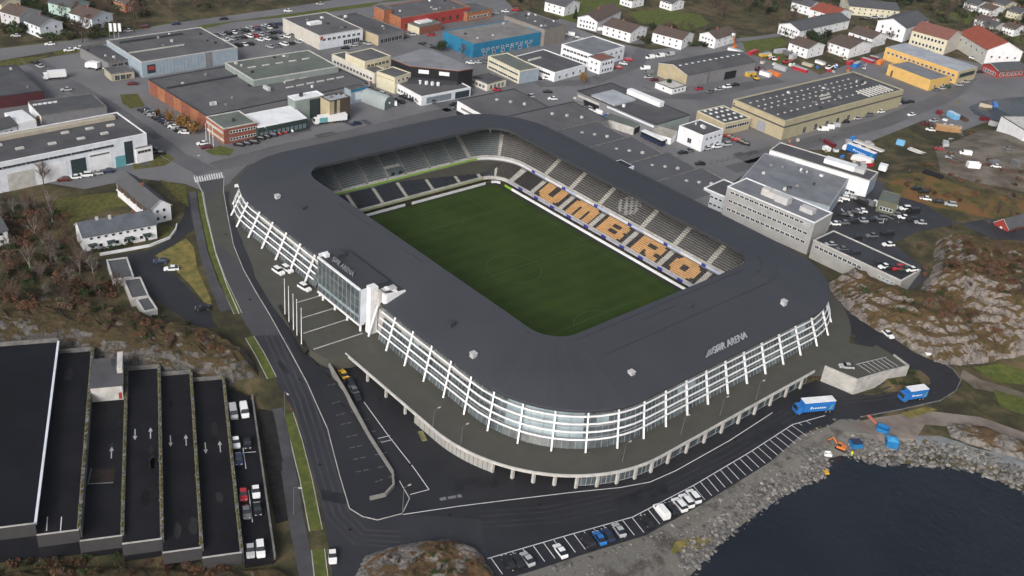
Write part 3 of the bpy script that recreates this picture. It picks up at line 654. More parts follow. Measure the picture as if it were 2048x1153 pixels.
for (px, py, z, M) in ((555,394,18.1,vent_w),(607,417,18.5,roof_edge),(947,710,17.4,vent_w),(902,648,18.6,roof_edge),(1263,747,17.7,vent_w),(1568,605,18.2,vent_w),(1380,612,19.7,roof_edge)):
    P = at(px, py, z); mb = MB(); mb.box(-.7,.7,-.7,.7,-1.2,.55); mb.box(-.85,.85,-.85,.85,.55,.68); o = mb.build('roof_hatch', M, ST); o.location = P
mb = MB()
# --- facade
CB = (89.4, 68.6, 31.5); CT = (85.6, 65.0, 30.0)     # column feet / heads
ZB, ZTOP = 4.9, 15.0
def resample(P, n):
    P = P+[P[0]]; L = [0]
    for a, b in zip(P, P[1:]): L.append(L[-1]+math.dist(a, b))
    out = []; i = 0
    for k in range(n):
        s = L[-1]*k/n
        while L[i+1] < s: i += 1
        t = (s-L[i])/(L[i+1]-L[i]); out.append((P[i][0]+(P[i+1][0]-P[i][0])*t, P[i][1]+(P[i+1][1]-P[i][1])*t))
    return out
def facade_ring(u, n, extra=0.0):
    h = [CB[k]+(CT[k]-CB[k])*u for k in range(3)]
    return rr(h[0]+extra, h[1]+extra, h[2]+extra, na=14, nsx=14, nsy=10, oy=1.9)
FN = len(facade_ring(0, 0)); zc_ = lambda u: ZB+(ZTOP-ZB)*u
F0, F1, FM = facade_ring(0, 0), facade_ring(1, 0), facade_ring(.5, 0)
G0, G1 = facade_ring(0.05, 0, -1.3), facade_ring(1, 0, -1.3)
def in_tower(p): return -11.2 < p[0] < 12.6 and p[1] < 0
keepcol = []
cnt = 0
# columns at roughly 7.3 m spacing
cols = resample(facade_ring(0, 0), 68); 
def head(p):   # matching head of a foot point
    b = min(range(FN), key=lambda i: math.dist(F0[i], p)); best = None
    for i in (b-1, b):
        a, c = Vector(F0[i % FN]), Vector(F0[(i+1) % FN]); t = max(0, min(1, (Vector(p)-a).dot(c-a)/(c-a).length_squared)); d = (a.lerp(c, t)-Vector(p)).length
        if best is None or d < best[0]: best = (d, i, t)
    _, i, t = best; q = Vector(F1[i % FN]).lerp(Vector(F1[(i+1) % FN]), t); g0 = Vector(G0[i % FN]).lerp(Vector(G0[(i+1) % FN]), t); g1 = Vector(G1[i % FN]).lerp(Vector(G1[(i+1) % FN]), t); return q, g0, g1
for p in cols:
    if in_tower(p): continue
    q, g0, g1 = head(p); d = Vector((p[0], p[1], ZB)); e = Vector((q.x, q.y, ZTOP)); nrm = (Vector(p)-q).normalized() if (Vector(p)-q).length > .1 else Vector((1,0))
    MB().bar(d, e+(e-d)*.02, .4, .52, up=(nrm.x, nrm.y, .3)).build('facade_column', steel_w, ST)
def rail(u, name='facade_rail'):
    P = facade_ring(u, 0, .32); mb = MB(); z = zc_(u); runs = []
    for i in range(FN):
        a, b = P[i], P[(i+1) % FN]
        if in_tower(a) or in_tower(b): continue
        mb.bar((*a, z), (*b, z), .22, .44)
    mb.build(name, steel_w, ST)
for u in (.83, .66, .48, .31): rail(u)
# glazing: one pane per bay and storey, with mullions
for i in range(FN):
    a0, b0, a1, b1 = Vector(G0[i]), Vector(G0[(i+1) % FN]), Vector(G1[i]), Vector(G1[(i+1) % FN])
    if in_tower(a0) or in_tower(b0): continue
    vis = a0.y < -20 or a0.x > 60
    if not vis:
        mb = MB(); mb.quad((*a0, ZB), (*b0, ZB), (*b1, 15.2), (*a1, 15.2)); mb.build('facade_wall', glass_f, ST); continue
    mm = MB()
    nS = 4
    for s in range(nS):
        u0, u1 = s/nS, (s+1)/nS; P = lambda t, u: Vector((*a0.lerp(b0, t).lerp(a1.lerp(b1, t), u), ZB+(15.2-ZB)*u))
        pane = MB().quad(P(0,u0), P(1,u0), P(1,u1), P(0,u1)).build('glass_pane', glass_refl if (i % 7 in (2,) and s == 2) or (FN-12 < i < FN-5 and s in (1,2,3)) else glass_f, ST)  # south corner panes get the painted sky reflection
        n = max(2, int((b0-a0).length/1.3))
        for k in range(n+1): mm.bar(P(k/n, u0), P(k/n, u1), .09, .14)
        mm.bar(P(0,u1), P(1,u1), .12, .28)
    mm.build('mullion', mullion, ST)
# --- tower block on the south-west side
mb = MB(); mb.box(-10.0, 11.2, -68.0, -58.5, 8.0, 19.05); TW = mb.build('tower', roof_edge, ST)
mb = MB(); mb.add([(-10.1,-68.3,19.15),(11.3,-68.3,19.15),(11.3,-54.5,17.6),(-10.1,-54.5,17.6),(-10.1,-68.3,18.95),(11.3,-68.3,18.95)], [(0,1,2,3),(4,5,1,0)]); mb.build('tower_roof', roof_edge, TW)
mb = MB(); mb.box(-10.15, 11.35, -68.45, -67.9, 18.9, 19.4); mb.box(-10.15, 11.35, -68.4, -66.5, 7.5, 8.05); mb.build('tower_trim', white, TW)
for s in range(4):
    for k in range(10):
        x0 = -9.9+k*2.11; z0 = 8.1+s*2.72
        MB().box(x0+.05, x0+2.05, -68.2, -68.02, z0+.1, z0+1.7).build('glass_pane', glass_f, TW)
        MB().box(x0+.05, x0+2.05, -68.16, -68.02, z0+1.75, z0+2.65).build('spandrel_panel', glass_refl if s == 0 else mat('spandrel_glass', (.07,.088,.095), (.11,.13,.138), .3, .3, spec=.4), TW)
mb = MB()
for k in range(11): mb.box(-9.95+k*2.11-.05, -9.95+k*2.11+.05, -68.3, -68.0, 8, 18.95)
mb.build('tower_mullion', mullion, TW)
mb = MB(); mb.box(11.2, 11.35, -67.9, -66.0, 8, 19.05); [mb.box(11.35, 11.4, -67.8+.3*k, -67.68+.3*k, 8, 19.0) for k in range(7)]; mb.build('side_panel', white_b, TW)
mb = MB(); mb.box(11.2, 13.4, -66.0, -63.6, 4.9, 19.9); mb.build('stair_slab', white, TW)
mb = MB(); mb.box(13.4, 15.2, -64.4, -58.6, 14.6, 19.0); mb.build('stair_block', conc_pale, TW)
mb = MB(); mb.box(15.2, 16.4, -63.6, -59.2, 14.9, 18.6); mb.build('stair_wing', white, TW)
mb = MB(); mb.add([(16.4,-63.2,15.2),(16.4,-63.2,18.6),(16.4,-56.8,18.3),(16.4,-56.8,17.2),(16.75,-63.2,15.2),(16.75,-63.2,18.6),(16.75,-56.8,18.3),(16.75,-56.8,17.2)], [(0,1,2,3),(4,7,6,5),(0,4,5,1),(1,5,6,2),(2,6,7,3),(3,7,4,0)]); mb.build('wing_wall', white, TW)
mb = MB(); mb.add([(11.3,-63.5,19.08),(16.3,-63.3,19.08),(16.3,-55.5,17.7),(11.3,-55.5,17.7)], [(0,1,2,3)]); mb.build('stair_roof', roof_edge, TW)
mb = MB(); mb.box(-9.9, -8.6, -66.6, -65.2, 19.1, 20.2); mb.box(-10.1, -9.92, -68, -65, 19.1, 20.3); mb.build('roof_plant', white, TW)
mb = MB(); mb.box(-9.8, -6.6, -63.6, -61.0, 18.5, 20.2); mb.build('roof_plant', roof_edge, TW)
mb = MB(); mb.box(-9, -7.4, -63.2, -62.2, 19.0, 19.7); mb.build('roof_plant', white, TW)
mb = MB(); mb.box(13.6, 15.0, -61.8, -60.9, 18.6, 19.3); mb.build('roof_plant', white, TW)
for x in (-9.2, -2.8, 3.6, 10.2): MB().tube((x, -67, 4.8), (x, -67, 7.7), .35, .35, 10).build('tower_column', white, TW)
mb = MB(); mb.box(-9.8, 11.1, -64.2, -64.0, 4.9, 7.6); mb.build('entrance_glazing', glass_f, TW)
for a, b in (((592,606),(640,592)),((602,637),(668,617)),((607,667),(695,639)),((627,699),(725,667))):
    P, Q = at(*a, 4.92), at(*b, 4.92); MB().bar((P.x,P.y,4.91), (Q.x,Q.y,4.91), .35, .03).build('paving_strip', conc_pale, bpy.data.objects['plaza'])
def text_mesh(name, body, size, M, parent, loc, rot, ext=.06, bold=0.0):
    cu = bpy.data.curves.new(name, 'FONT'); cu.body = body; cu.size = size; cu.extrude = ext; cu.offset = bold; cu.align_x = 'CENTER'
    t = bpy.data.objects.new(name, cu); COL.objects.link(t); bpy.context.view_layer.update()
    me = bpy.data.meshes.new_from_object(t.evaluated_get(bpy.context.evaluated_depsgraph_get())); bpy.data.objects.remove(t)
    me.materials.clear(); me.materials.append(M); o = link(name, me, parent); o.location = loc; o.rotation_euler = rot; return o
letters = pm('sign_letters_grey', (.3,.31,.34))
letters_d = pm('sign_letters_dim', (.14,.145,.16))
SA = at(1462, 690, 17.0)
text_mesh('roof_sign', 'SØR ARENA', 2.7, letters, ST, (SA.x, SA.y, 16.75), (math.radians(62), 0, math.radians(90)), .12, .04)
SB = at(1420, 710, 17.0); mb = MB()
for k in range(3):
    a = k*.9; mb.add([(0,-1.6+k*1.0,0),(0,-.9+k*1.0,0),(-.5,.1+k*.8,1.5),(-.5,-.5+k*.8,1.7)], [(0,1,2,3)])
mb.bar((0,-1.6,0), (-.4,1.4,.2), .25); o = mb.build('roof_sign_emblem', letters, ST); o.location = (SB.x, SB.y, 16.8)
text_mesh('tower_sign', 'SØR ARENA', 2.0, letters_d, TW, (-1.0, -66.0, 19.2), (math.radians(55), 0, 0), .1, .03)
# flag poles on the plaza edge
planter = MB(); pp = [at(*p, 4.9) for p in ((556,614),(562,610),(617,700),(610,706))]
planter.prism([(p.x, p.y) for p in pp], 4.3, 5.15); tag(planter.build('planter_bed', mat('planter_soil', (.02,.02,.02), (.04,.038,.03), 1, .9, .5, 4)), 'long dark planting bed at the edge of the plaza under the flagpoles', 'planter')
for k, (b, t) in enumerate((((570,630),(566,570)),((578,645),(574,582)),((587,661),(584,594)),((594,672),(592,605)),((603,690),(601,620)))):
    P = at(*b, 5.1); o = empty('flagpole', (P.x, P.y, 5.1))
    tag(o, ['white flagpole farthest from the car ramp','white flagpole second from the north-west end of the planter','middle one of the five white flagpoles','white flagpole second nearest the car ramp','white flagpole nearest the car ramp'][k]+' on the plaza edge', 'flagpole', 'flagpoles on the plaza')
    MB().tube((0,0,0), (0,0,11.5), .14, .07, 8).build('pole', steel_w, o); MB().tube((0,0,11.5), (0,0,11.75), .12, .12, 8).build('finial', steel_w, o); MB().tube((0,0,0), (0,0,.35), .28, .28, 8).build('base', conc_dark, o)
# retaining wall and ramp car park -------------------------------------------------
def rw(x, y): return .0
mb = MB()
WQ = [Vector(p) for p in WALLP]
for i in range(len(WQ)-1):
    a, b = WQ[i], WQ[i+1]; za, zb_ = zt(a.x-1, a.y-2.5)+1.0, zt(b.x-1, b.y-2.5)+1.0
    d = (b-a).normalized(); n = Vector((-d.y, d.x))*.25
    mb.add([(*(a-n), -.6),(*(a+n), -.6),(*(a+n), za),(*(a-n), za),(*(b-n), -.6),(*(b+n), -.6),(*(b+n), zb_),(*(b-n), zb_)], [(0,1,2,3),(7,6,5,4),(0,4,5,1),(1,5,6,2),(2,6,7,3),(3,7,4,0)])
tag(mb.build('retaining_wall', pm('wall_concrete_mid', (.22,.215,.2), .85)), 'curved concrete retaining wall between the parking strip and the underpass lane', 'wall')
P0 = [(97,33.8),(106.4,36),(108.4,45.6),(111.2,55.8),(105.4,57.3),(99,58),(96.5,48)]
o = MB().prism(P0, -1, 4.84).build('parking_terrace', paving); tag(o, 'raised triangular parking terrace beside the apron at the stadium east corner', 'terrace')
ringm = MB(); Q = P0[:5]
for a, b in zip(Q, Q[1:]): ringm.bar((*a, 2.4), (*b, 2.4), .45, 5.8)
ringm.build('terrace_wall', concrete, o)
for k in range(7):
    t = (k+.5)/7; a = Vector((107,42)).lerp(Vector((110.2,54)), t); b = a+Vector((-5.2,.6)); MB().bar((a.x-.6,a.y,4.87), (b.x,b.y,4.87), .15, .02).build('road_marking', line_w, o)
MB().bar((101.6,43,4.87), (104.6,54.5,4.87), .15, .02).build('road_marking', line_w, o)
drape('planted_bank', PX([(1770,784),(1835,778),(1856,768),(1850,748),(1815,740)])+[(111,55),(108.8,45.5),(107,38)], .12, scrub)
# ramp car park: stepped decks with planted parapets
CP = empty('ramp_car_park', (0,0,0)); tag(CP, 'stepped dark asphalt ramp car park with planted divider walls and white arrows', 'car park')
VE = [-60, -15, -7, 1.2, 9, 16.7, 24.6]; ZD = [9.2, 6.6, 4.6, 4.7, 3.8, 2.9]; US = [(-6.5,60.5),(-5,61.2),(2,62.4),(2.6,65),(5,68.2),(7.5,70.3)]; 
VE2 = VE
for k in range(6):
    v0, v1 = VE[k], VE[k+1]; u0, u1 = US[k]; z = ZD[k]
    P = [cpw(u0, v0), cpw(u1, v0), cpw(u1, v1), cpw(u0, v1)]
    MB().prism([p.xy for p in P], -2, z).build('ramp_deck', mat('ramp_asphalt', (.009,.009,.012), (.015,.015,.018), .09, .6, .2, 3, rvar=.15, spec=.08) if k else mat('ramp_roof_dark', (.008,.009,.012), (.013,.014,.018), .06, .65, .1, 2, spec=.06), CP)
    a, b = cpw(u1+.2, v0), cpw(u1+.2, v1); mb = MB(); mb.bar((a.x, a.y, z-1.2), (b.x, b.y, z-1.2), .3, 3.2); mb.build('end_parapet', pm('parapet_dark', (.05,.05,.052), .85), CP); MB().bar((a.x, a.y, z+.46), (b.x, b.y, z+.46), .36, .12).build('parapet_cap', concrete, CP)
    a, b = cpw(u0-.2, v0), cpw(u0-.2, v1); mb = MB(); mb.bar((a.x, a.y, z-.6), (b.x, b.y, z-.6), .35, 3.4); mb.build('end_parapet', conc_dark, CP)
    a, b = cpw(u0, v1), cpw(u1, v1)
    if k == 0:
        mb = MB(); mb.bar((a.x, a.y, z+.1), (b.x, b.y, z+.1), .5, .5); mb.build('roof_edge_strip', white_b, CP)
    else:
        h = max(z, ZD[min(k+1, 5)])+.7; mb = MB(); mb.bar((a.x, a.y, h/2), (b.x, b.y, h/2), .7, h+.6); mb.build('divider_wall', conc_dark, CP)
        hm = MB(); N = 70; rnd = random.Random(k)
        for i in range(N*3):
            t = rnd.random(); c = a.lerp(b, t)+Vector((rnd.uniform(-.2,.2), rnd.uniform(-.2,.2), 0)); r = rnd.uniform(.14,.3)
            hm.add([(c.x-r,c.y-r,h+.25),(c.x+r,c.y-r*.6,h+.25),(c.x+.6*r,c.y+r,h+.25),(c.x-r,c.y+r,h+.25),(c.x+rnd.uniform(-.1,.1),c.y,h+.3+rnd.uniform(.15,.5))], [(0,1,4),(1,2,4),(2,3,4),(3,0,4)])
        hm.build('planting', moss if k != 1 else mat('moss_olive', (.04,.04,.012), (.09,.085,.02), .8, .95), CP)['kind'] = 'stuff'
def arrow(px, py, z, rev=False):
    P = at(px, py, z+.03); d = CPU*(1 if rev else -1); n = Vector((-d.y, d.x)); mb = MB(); c = P.xy
    S = lambda a, b: (c.x+d.x*a+n.x*b, c.y+d.y*a+n.y*b, z+.03)
    mb.add([S(-2.2,-.13),S(.6,-.13),S(.6,.13),S(-2.2,.13),S(.5,-.5),S(2.0,0),S(.5,.5)], [(0,1,2,3),(4,5,6)]); mb.build('painted_arrow', pm('line_arrow', (.36,.36,.37), .7), CP)
for px, py, k, rev in ((223,905,2,0),(270,870,3,1),(301,866,3,0),(341,883,4,1),(372,880,4,0),(411,897,5,1),(440,893,5,0)): arrow(px, py, ZD[k], rev)
for px in (93, 121):
    a, b = at(px, 1062, ZD[1]+.03), at(px+2, 1034, ZD[1]+.03); MB().bar(a, b, .2, .02).build('painted_line', line_w, CP)
P = at(205, 952, ZD[2]+.03); mb = MB(); mb.box(-2.4,2.4,-2.6,2.6,-.05,.02); mb.box(-2.6,2.6,-2.8,-2.6,-.05,.1,1); mb.box(2.4,2.6,-2.6,2.6,-.05,.1,1); o = mb.build('floor_hatch', [mat('rusty_plate', (.016,.012,.011), (.03,.02,.016), .6, .8), conc_dark], CP); o.location = P; o.rotation_euler = (0,0,math.radians(-30))
# stair house on the second deck
A = at(166, 790, ZD[2]); rz = math.atan2(CPV.y, CPV.x)
o = empty('stair_house', cpw(13.5, -6.6, ZD[2]), rz); o.rotation_euler = (0,0,rz); 
tag(o, 'small flat-roofed grey stair house standing on the ramp car park', 'stair house')
mb = MB(); mb.box(0,7.2,-12,0,0,4.2); mb.build('wall', conc_pale, o).location = (0,11,0)
mb = MB(); mb.box(-.2,7.4,-12.2,.2,4.2,4.45); mb.build('roof', roof_dark, o).location = (0,11,0)
mb = MB(); mb.box(6.0,7.3,4,11.2,4.45,6.0); mb.build('parapet', conc_pale, o); mb = MB(); mb.box(4.6,5.8,7,8.4,4.45,5.9); mb.build('vent', roof_edge, o); mb = MB(); mb.box(6.2,6.9,-1.1,-1.02,.3,2.2); mb.build('red_cabinet', redw, o)
# lower strip with parked cars east of the ramps
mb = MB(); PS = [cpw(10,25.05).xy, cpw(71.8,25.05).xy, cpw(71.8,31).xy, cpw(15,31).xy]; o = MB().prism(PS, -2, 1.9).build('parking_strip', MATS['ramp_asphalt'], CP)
a, b = cpw(15,31.2,2.0), cpw(71.8,31.2,2.0); MB().bar(a, b, .4, 1.6).build('strip_parapet', conc_dark, CP)
for (p, q) in (((486,896),(492,938)),((473,907),(512,904)),((497,980),(505,1045))):
    a, b = at(*p, 1.93), at(*q, 1.93); MB().bar(a, b, .18, .02).build('painted_line', line_w, CP)

jm = pm('joint_dark', (.006,.006,.007), .8); stn = mat('deck_stain', (.018,.018,.02), (.028,.027,.028), .5, .7, spec=.1)
rj = random.Random(8)
for k in range(1, 6):
    v0, v1 = VE[k]+.5, VE[k+1]-.5; u0, u1 = US[k]; z = ZD[k]
    for j in range(4):
        u = u0+(u1-u0)*(j+1)/5; a, b = cpw(u, v0, z+.012), cpw(u, v1, z+.012); MB().bar(a, b, .12, .01).build('deck_joint', jm, CP)
    for j in range(4):
        u, v = rj.uniform(u0+3, u1-3), rj.uniform(v0+.8, v1-.8); r1 = rj.uniform(.5,1.6); n = 9
        P = [cpw(u+r1*2.2*math.cos(i*6.283/n)*rj.uniform(.6,1.1), v+r1*.7*math.sin(i*6.283/n)*rj.uniform(.6,1.1), z+.02) for i in range(n)]
        MB().add(P, [tuple(range(n))]).build('deck_stain', stn if j % 2 else jm, CP)
WGL = win
# ================================================================== buildings
WM = {}
def window_mesh(wd, ht, fr, gl, door=False):
    k = (round(wd, 2), round(ht, 2), fr.name, gl.name)
    if k in WM: return WM[k]
    mb = MB(); f = min(.12, wd*.12); x0, x1 = -wd/2, wd/2
    for a in ((x0,x1,0,f),(x0,x1,ht-f,ht),(x0,x0+f,f,ht-f),(x1-f,x1,f,ht-f)): mb.box(a[0], a[1], -.1, .05, a[2], a[3])
    n = int(wd/1.6)
    for i in range(1, n+1): xm = x0+wd*i/(n+1); mb.box(xm-.04, xm+.04, -.08, .05, f, ht-f)
    mb.box(x0+f, x1-f, -.03, .05, f, ht-f, 1)
    WM[k] = mb.mesh('window', [fr, gl]); return WM[k]
class Bld:
    def __init__(s, name, label, A, B, C=None, D=None, h=6, wall=white, roof=roof_grey, z=ZG, cat='building', parapet=.35, rim=None, gable=None, rise=2.5, over=.4, group=None, wall2=None, mono=0.0):
        a, b = at(*A, z+h), at(*B, z+h); u = (b-a); u.z = 0; s.w = u.length; u.normalize(); n = Vector((-u.y, u.x, 0))
        if C: s.d = (at(*C, z+h)-b).dot(n)
        else: s.d = (at(*D, z+h)-a).dot(n)
        s.h = h; s.z = z; s.o = empty(name, (a.x, a.y, z), math.atan2(u.y, u.x)); tag(s.o, label, cat, group)
        W, D_ = s.w, s.d; s.wallm = wall
        mb = MB()
        for (p, q, mi) in (((0,0),(W,0),0),((W,0),(W,D_),1),((W,D_),(0,D_),0),((0,D_),(0,0),1)):
            mb.quad((*p,-3),(*q,-3),(*q,h),(*p,h), mi)
        s.gable = gable; k = .5
        if gable == 'x':       # ridge along x (front edge)
            mb.tri((0,0,h),(0,D_,h),(0,D_/2,h+rise),1); mb.tri((W,0,h),(W,D_,h),(W,D_/2,h+rise),1)
            rf = MB(); o_ = over; e = rise*o_/(D_/2)
            rf.quad((-o_,-o_,h-e+.1),(W+o_,-o_,h-e+.1),(W+o_,D_/2,h+rise+.1),(-o_,D_/2,h+rise+.1)); rf.quad((-o_,D_+o_,h-e+.1),(W+o_,D_+o_,h-e+.1),(W+o_,D_/2,h+rise+.1),(-o_,D_/2,h+rise+.1))
            rf.quad((-o_,-o_,h-e-.1),(W+o_,-o_,h-e-.1),(W+o_,-o_,h-e+.1),(-o_,-o_,h-e+.1))
            for x in (-o_, W+o_): rf.quad((x,-o_,h-e-.12),(x,D_/2,h+rise-.12),(x,D_/2,h+rise+.1),(x,-o_,h-e+.1),1); rf.quad((x,D_+o_,h-e-.12),(x,D_/2,h+rise-.12),(x,D_/2,h+rise+.1),(x,D_+o_,h-e+.1),1)
        elif gable == 'y':
            mb.tri((0,0,h),(W,0,h),(W/2,0,h+rise),0); mb.tri((0,D_,h),(W,D_,h),(W/2,D_,h+rise),0)
            rf = MB(); o_ = over; e = rise*o_/(W/2)
            rf.quad((-o_,-o_,h-e+.1),(-o_,D_+o_,h-e+.1),(W/2,D_+o_,h+rise+.1),(W/2,-o_,h+rise+.1)); rf.quad((W+o_,-o_,h-e+.1),(W+o_,D_+o_,h-e+.1),(W/2,D_+o_,h+rise+.1),(W/2,-o_,h+rise+.1))
            for x in (-o_, W+o_): rf.quad((x,-o_,h-e-.1),(x,D_+o_,h-e-.1),(x,D_+o_,h-e+.1),(x,-o_,h-e+.1))
            for y in (-o_, D_+o_): rf.quad((-o_,y,h-e-.12),(W/2,y,h+rise-.12),(W/2,y,h+rise+.1),(-o_,y,h-e+.1),1); rf.quad((W+o_,y,h-e-.12),(W/2,y,h+rise-.12),(W/2,y,h+rise+.1),(W+o_,y,h-e+.1),1)
        else:
            rf = MB(); p = parapet; hh = h-.25 if p else h
            rf.quad((p,p,hh),(W-p,p,hh),(W-p,D_-p,hh+mono),(p,D_-p,hh+mono))
            if p:
                pr = MB()
                for q in ((0,W,0,p),(0,W,D_-p,D_),(0,p,p,D_-p),(W-p,W,p,D_-p)): pr.box(q[0]-.04, q[1]+.04, q[2]-.04, q[3]+.04, h-.3, h+.06)
                pr.build('parapet', rim or conc_dark, s.o)
        s.walls = mb.build('wall', [wall, wall2 or wall], s.o); s.roof = rf.build('roof', [roof, winf], s.o)
    def _pl(s, side, t):
        return {'f': ((t, 0), 0), 'r': ((s.w, t), math.pi/2), 'b': ((s.w-t, s.d), math.pi), 'l': ((0, s.d-t), -math.pi/2)}[side]
    def L(s, side): return s.w if side in 'fb' else s.d
    def win(s, side, z, wd, ht, n, m0=1.2, m1=None, fr=winf, gl=WGL, name='window'):
        L = s.L(side); m1 = m0 if m1 is None else m1
        for i in range(n):
            t = m0+(L-m0-m1)*(i+.5)/n; (x, y), rz = s._pl(side, t)
            o = link(name, window_mesh(wd, ht, fr, gl), s.o); o.location = (x, y, z); o.rotation_euler = (0,0,rz)
        return s
    def strip(s, side, z, ht, f0=.04, f1=.96, fr=winf, gl=WGL):
        L = s.L(side); wd = L*(f1-f0); k = max(1, round(wd/7)); 
        for i in range(k):
            t = L*f0+wd*(i+.5)/k; (x, y), rz = s._pl(side, t); o = link('window', window_mesh(wd/k-.08, ht, fr, gl), s.o); o.location = (x, y, z); o.rotation_euler = (0,0,rz)
        return s
    def panel(s, side, f0, f1, z0, z1, M, name='panel', proud=.08):
        L = s.L(side); t = L*(f0+f1)/2; (x, y), rz = s._pl(side, t); hw = L*(f1-f0)/2
        o = MB().box(-hw, hw, -proud, .03, z0, z1).build(name, M, s.o); o.location = (x, y, 0); o.rotation_euler = (0,0,rz); return s
    def top(s, fx, fy, sx, sy, sz, M, name='roof_vent', z=None):
        o = MB().box(-sx/2, sx/2, -sy/2, sy/2, -.4, sz).build(name, M, s.roof); o.location = (s.w*fx, s.d*fy, s.h if z is None else z); return s
    def sky(s, n, fy, sx=1.6, sy=1.0, f0=.06, f1=.94, M=None):
        for i in range(n): s.top(f0+(f1-f0)*(i+.5)/n, fy, sx, sy, .12, M or roof_white, 'skylight')
        return s
    def chim(s, fx, fy, c=None):
        zz = s.h+2; o = MB().box(-.4,.4,-.4,.4,-2,1.5).build('chimney', c or brick, s.roof); o.location = (s.w*fx, s.d*fy, zz); return s
    def clutter(s, n, seed=0):
        r = random.Random(seed+int(s.w*10))
        for i in range(n): s.top(r.uniform(.08,.92), r.uniform(.1,.9), r.uniform(.5,1.3), r.uniform(.5,1.3), r.uniform(.2,.9), r.choice([conc_pale, roof_edge, greyclad, roof_white]))
        return s
B = Bld
# ---- west side
b = B('warehouse', 'long white hall with dark flat roof and tall doors beside the west road', (-70,340), (293,267), C=(238,224), h=10.6, wall=white_b, roof=roof_dark, rim=white)
b.strip('f', 8.1, .9, .06, .8, mullion, win).panel('f', .2, .34, 0, 6.2, conc_pale, 'door').panel('f', .36, .52, 0, 6.6, white, 'door').panel('f', .545, .63, 0, 6.4, tealdk, 'door').panel('f', .65, .78, 0, 7.2, white, 'door').panel('f', .8, .86, 0, 4.2, teal, 'door').panel('f', .86, .91, .5, 9.0, tealdk, 'stair_glazing').panel('f', .655, .77, 6.0, 6.6, win, 'window')
b.top(.52, .8, 52, 2.2, 1.0, beige, 'roof_ridge')
for fx, fy in ((.33,.35),(.5,.3),(.66,.28),(.8,.3),(.62,.6),(.76,.58),(.88,.55),(.25,.6)): b.top(fx, fy, 2.6, 1.3, .25, conc_pale, 'skylight')
b = B('gatehouse', 'small white two-storey annex at the corner of the white hall', (271,297), (304,290), C=(297,281), h=6, wall=white, roof=roof_green).strip('f', 3.6, 1.2, .08, .92)
b = B('workshop', 'low maroon building with wide dark flat roof at the left edge', (-80,204), (87,181), C=(42,128), h=5, wall=maroon, roof=roof_dark, parapet=.6, rim=roof_edge).clutter(8, 1)
b = B('shed', 'flat-roofed shed with pale end wall and small skylights behind the white hall', (82,232), (213,213), C=(170,188), h=4, wall=greyclad, roof=roof_dark, wall2=white).sky(5, .75, 1.4, 1, .02, .4)
b = B('shed', 'small shed with bright white sheet roof behind the white hall', (36,247), (72,240), C=(58,217), h=4, wall=white, roof=roof_white, parapet=0)
b = B('house', 'tiny white gabled house beside the white-roofed shed at the left edge', (-12,262), (33,250), C=(22,232), h=3.5, wall=white, roof=roof_dark, gable='x', rise=2, cat='house').win('f', 1, 1, 1.2, 3)
b = B('retail_store', 'large windowless pale blue store with grey flat roof and dark red sign', (283,125), (475,95), C=(398,55), h=7, wall=bluegrey, roof=roof_grey, rim=conc_pale)
b.panel('f', .05, .13, 1.6, 5.4, tealdk, 'sign', .1).panel('f', .06, .12, 3.0, 4.6, redw, 'sign', .16).panel('f', .65, .72, 0, 6.9, greyclad, 'stair_panel').top(.4, .82, 30, .8, .6, roof_edge, 'roof_ridge').top(.3, .4, 26, .3, .3, conc_pale, 'roof_ridge').clutter(7, 2)
for k in range(14): b.panel('f', .14+k*.036, .141+k*.036, .2, 6.8, greyclad, 'cladding_joint', .05)
b = B('annex', 'dark-roofed low annex left of the pale blue store', (217,126), (264,117), C=(205,88), h=4.5, wall=greyclad, roof=roof_dark).win('f', 1, 2.4, 2.4, 3, fr=greyclad).clutter(4, 3)
b = B('kiosk', 'small beige service hut in front of the dark annex by the store', (222,148), (268,142), C=(262,129), h=3.4, wall=beige, roof=roof_grey).win('f', .2, 2.2, 2.2, 3, fr=beige, gl=tealdk)
b = B('brick_hall', 'sprawling flat-roofed hall with long orange brick wall facing the parked cars', (413,232), (737,166), D=(278,162), h=6, wall=greyclad, roof=roof_grey, wall2=brick_or, rim=roof_edge)
for k in range(7): b.panel('l', .02+k*.142, .155+k*.142 if k < 6 else .99, .3, 5.6, brick_or if k % 2 else brick, 'brick_panel', .12+.04*(k % 2))
for k in range(3): b.panel('l', .2+k*.28, .24+k*.28, .4, 5.9, tealdk, 'recess', .05)
b.top(.5, .72, 150*.5, .7, .5, roof_edge, 'roof_ridge').clutter(16, 4).top(.46,.3,1.2,4,1.2,vent_w).top(.1,.2,1.6,1,1.0,vent_w); b.sky(6, .25, 3.5, .8, .55, .95, conc_pale); b.sky(4, .4, 4.5, .6, .6, .95, conc_pale)
b = B('factory_hall', 'higher greenish-grey roofed hall rising out of the brick hall roof', (507,161), (677,133), D=(452,125), h=8.5, wall=greygreen, roof=roof_green, rim=conc_pale).sky(5, .6, 3.5, .8, .1, .9, conc_pale).clutter(6, 5)
b = B('brick_office', 'two-storey red brick office block with green-edged roof and window rows', (447,258), (514,245), D=(414,233), h=6.4, wall=brick, roof=roof_green, wall2=brick_or, rim=conc_pale)
b.win('f', 1.0, 1.2, 1.1, 9, 2.4, .6).win('f', 3.9, 1.2, 1.1, 9, 2.4, .6).panel('l', .02, .98, 1.0, 2.0, conc_pale, 'window_band').panel('l', .02, .98, 3.9, 4.9, conc_pale, 'window_band').top(.5, .4, .8, .8, 1, roof_edge)
b = B('tent_hall', 'low hall with bright white roof and dark glazed front beside the brick office', (516,257), (615,237), D=(503,233), h=4.6, wall=darkgreen, roof=roof_white, parapet=0, mono=1.4)
b.win('f', .6, 1.6, 2.2, 11, .5, gl=winlight, fr=darkgreen)
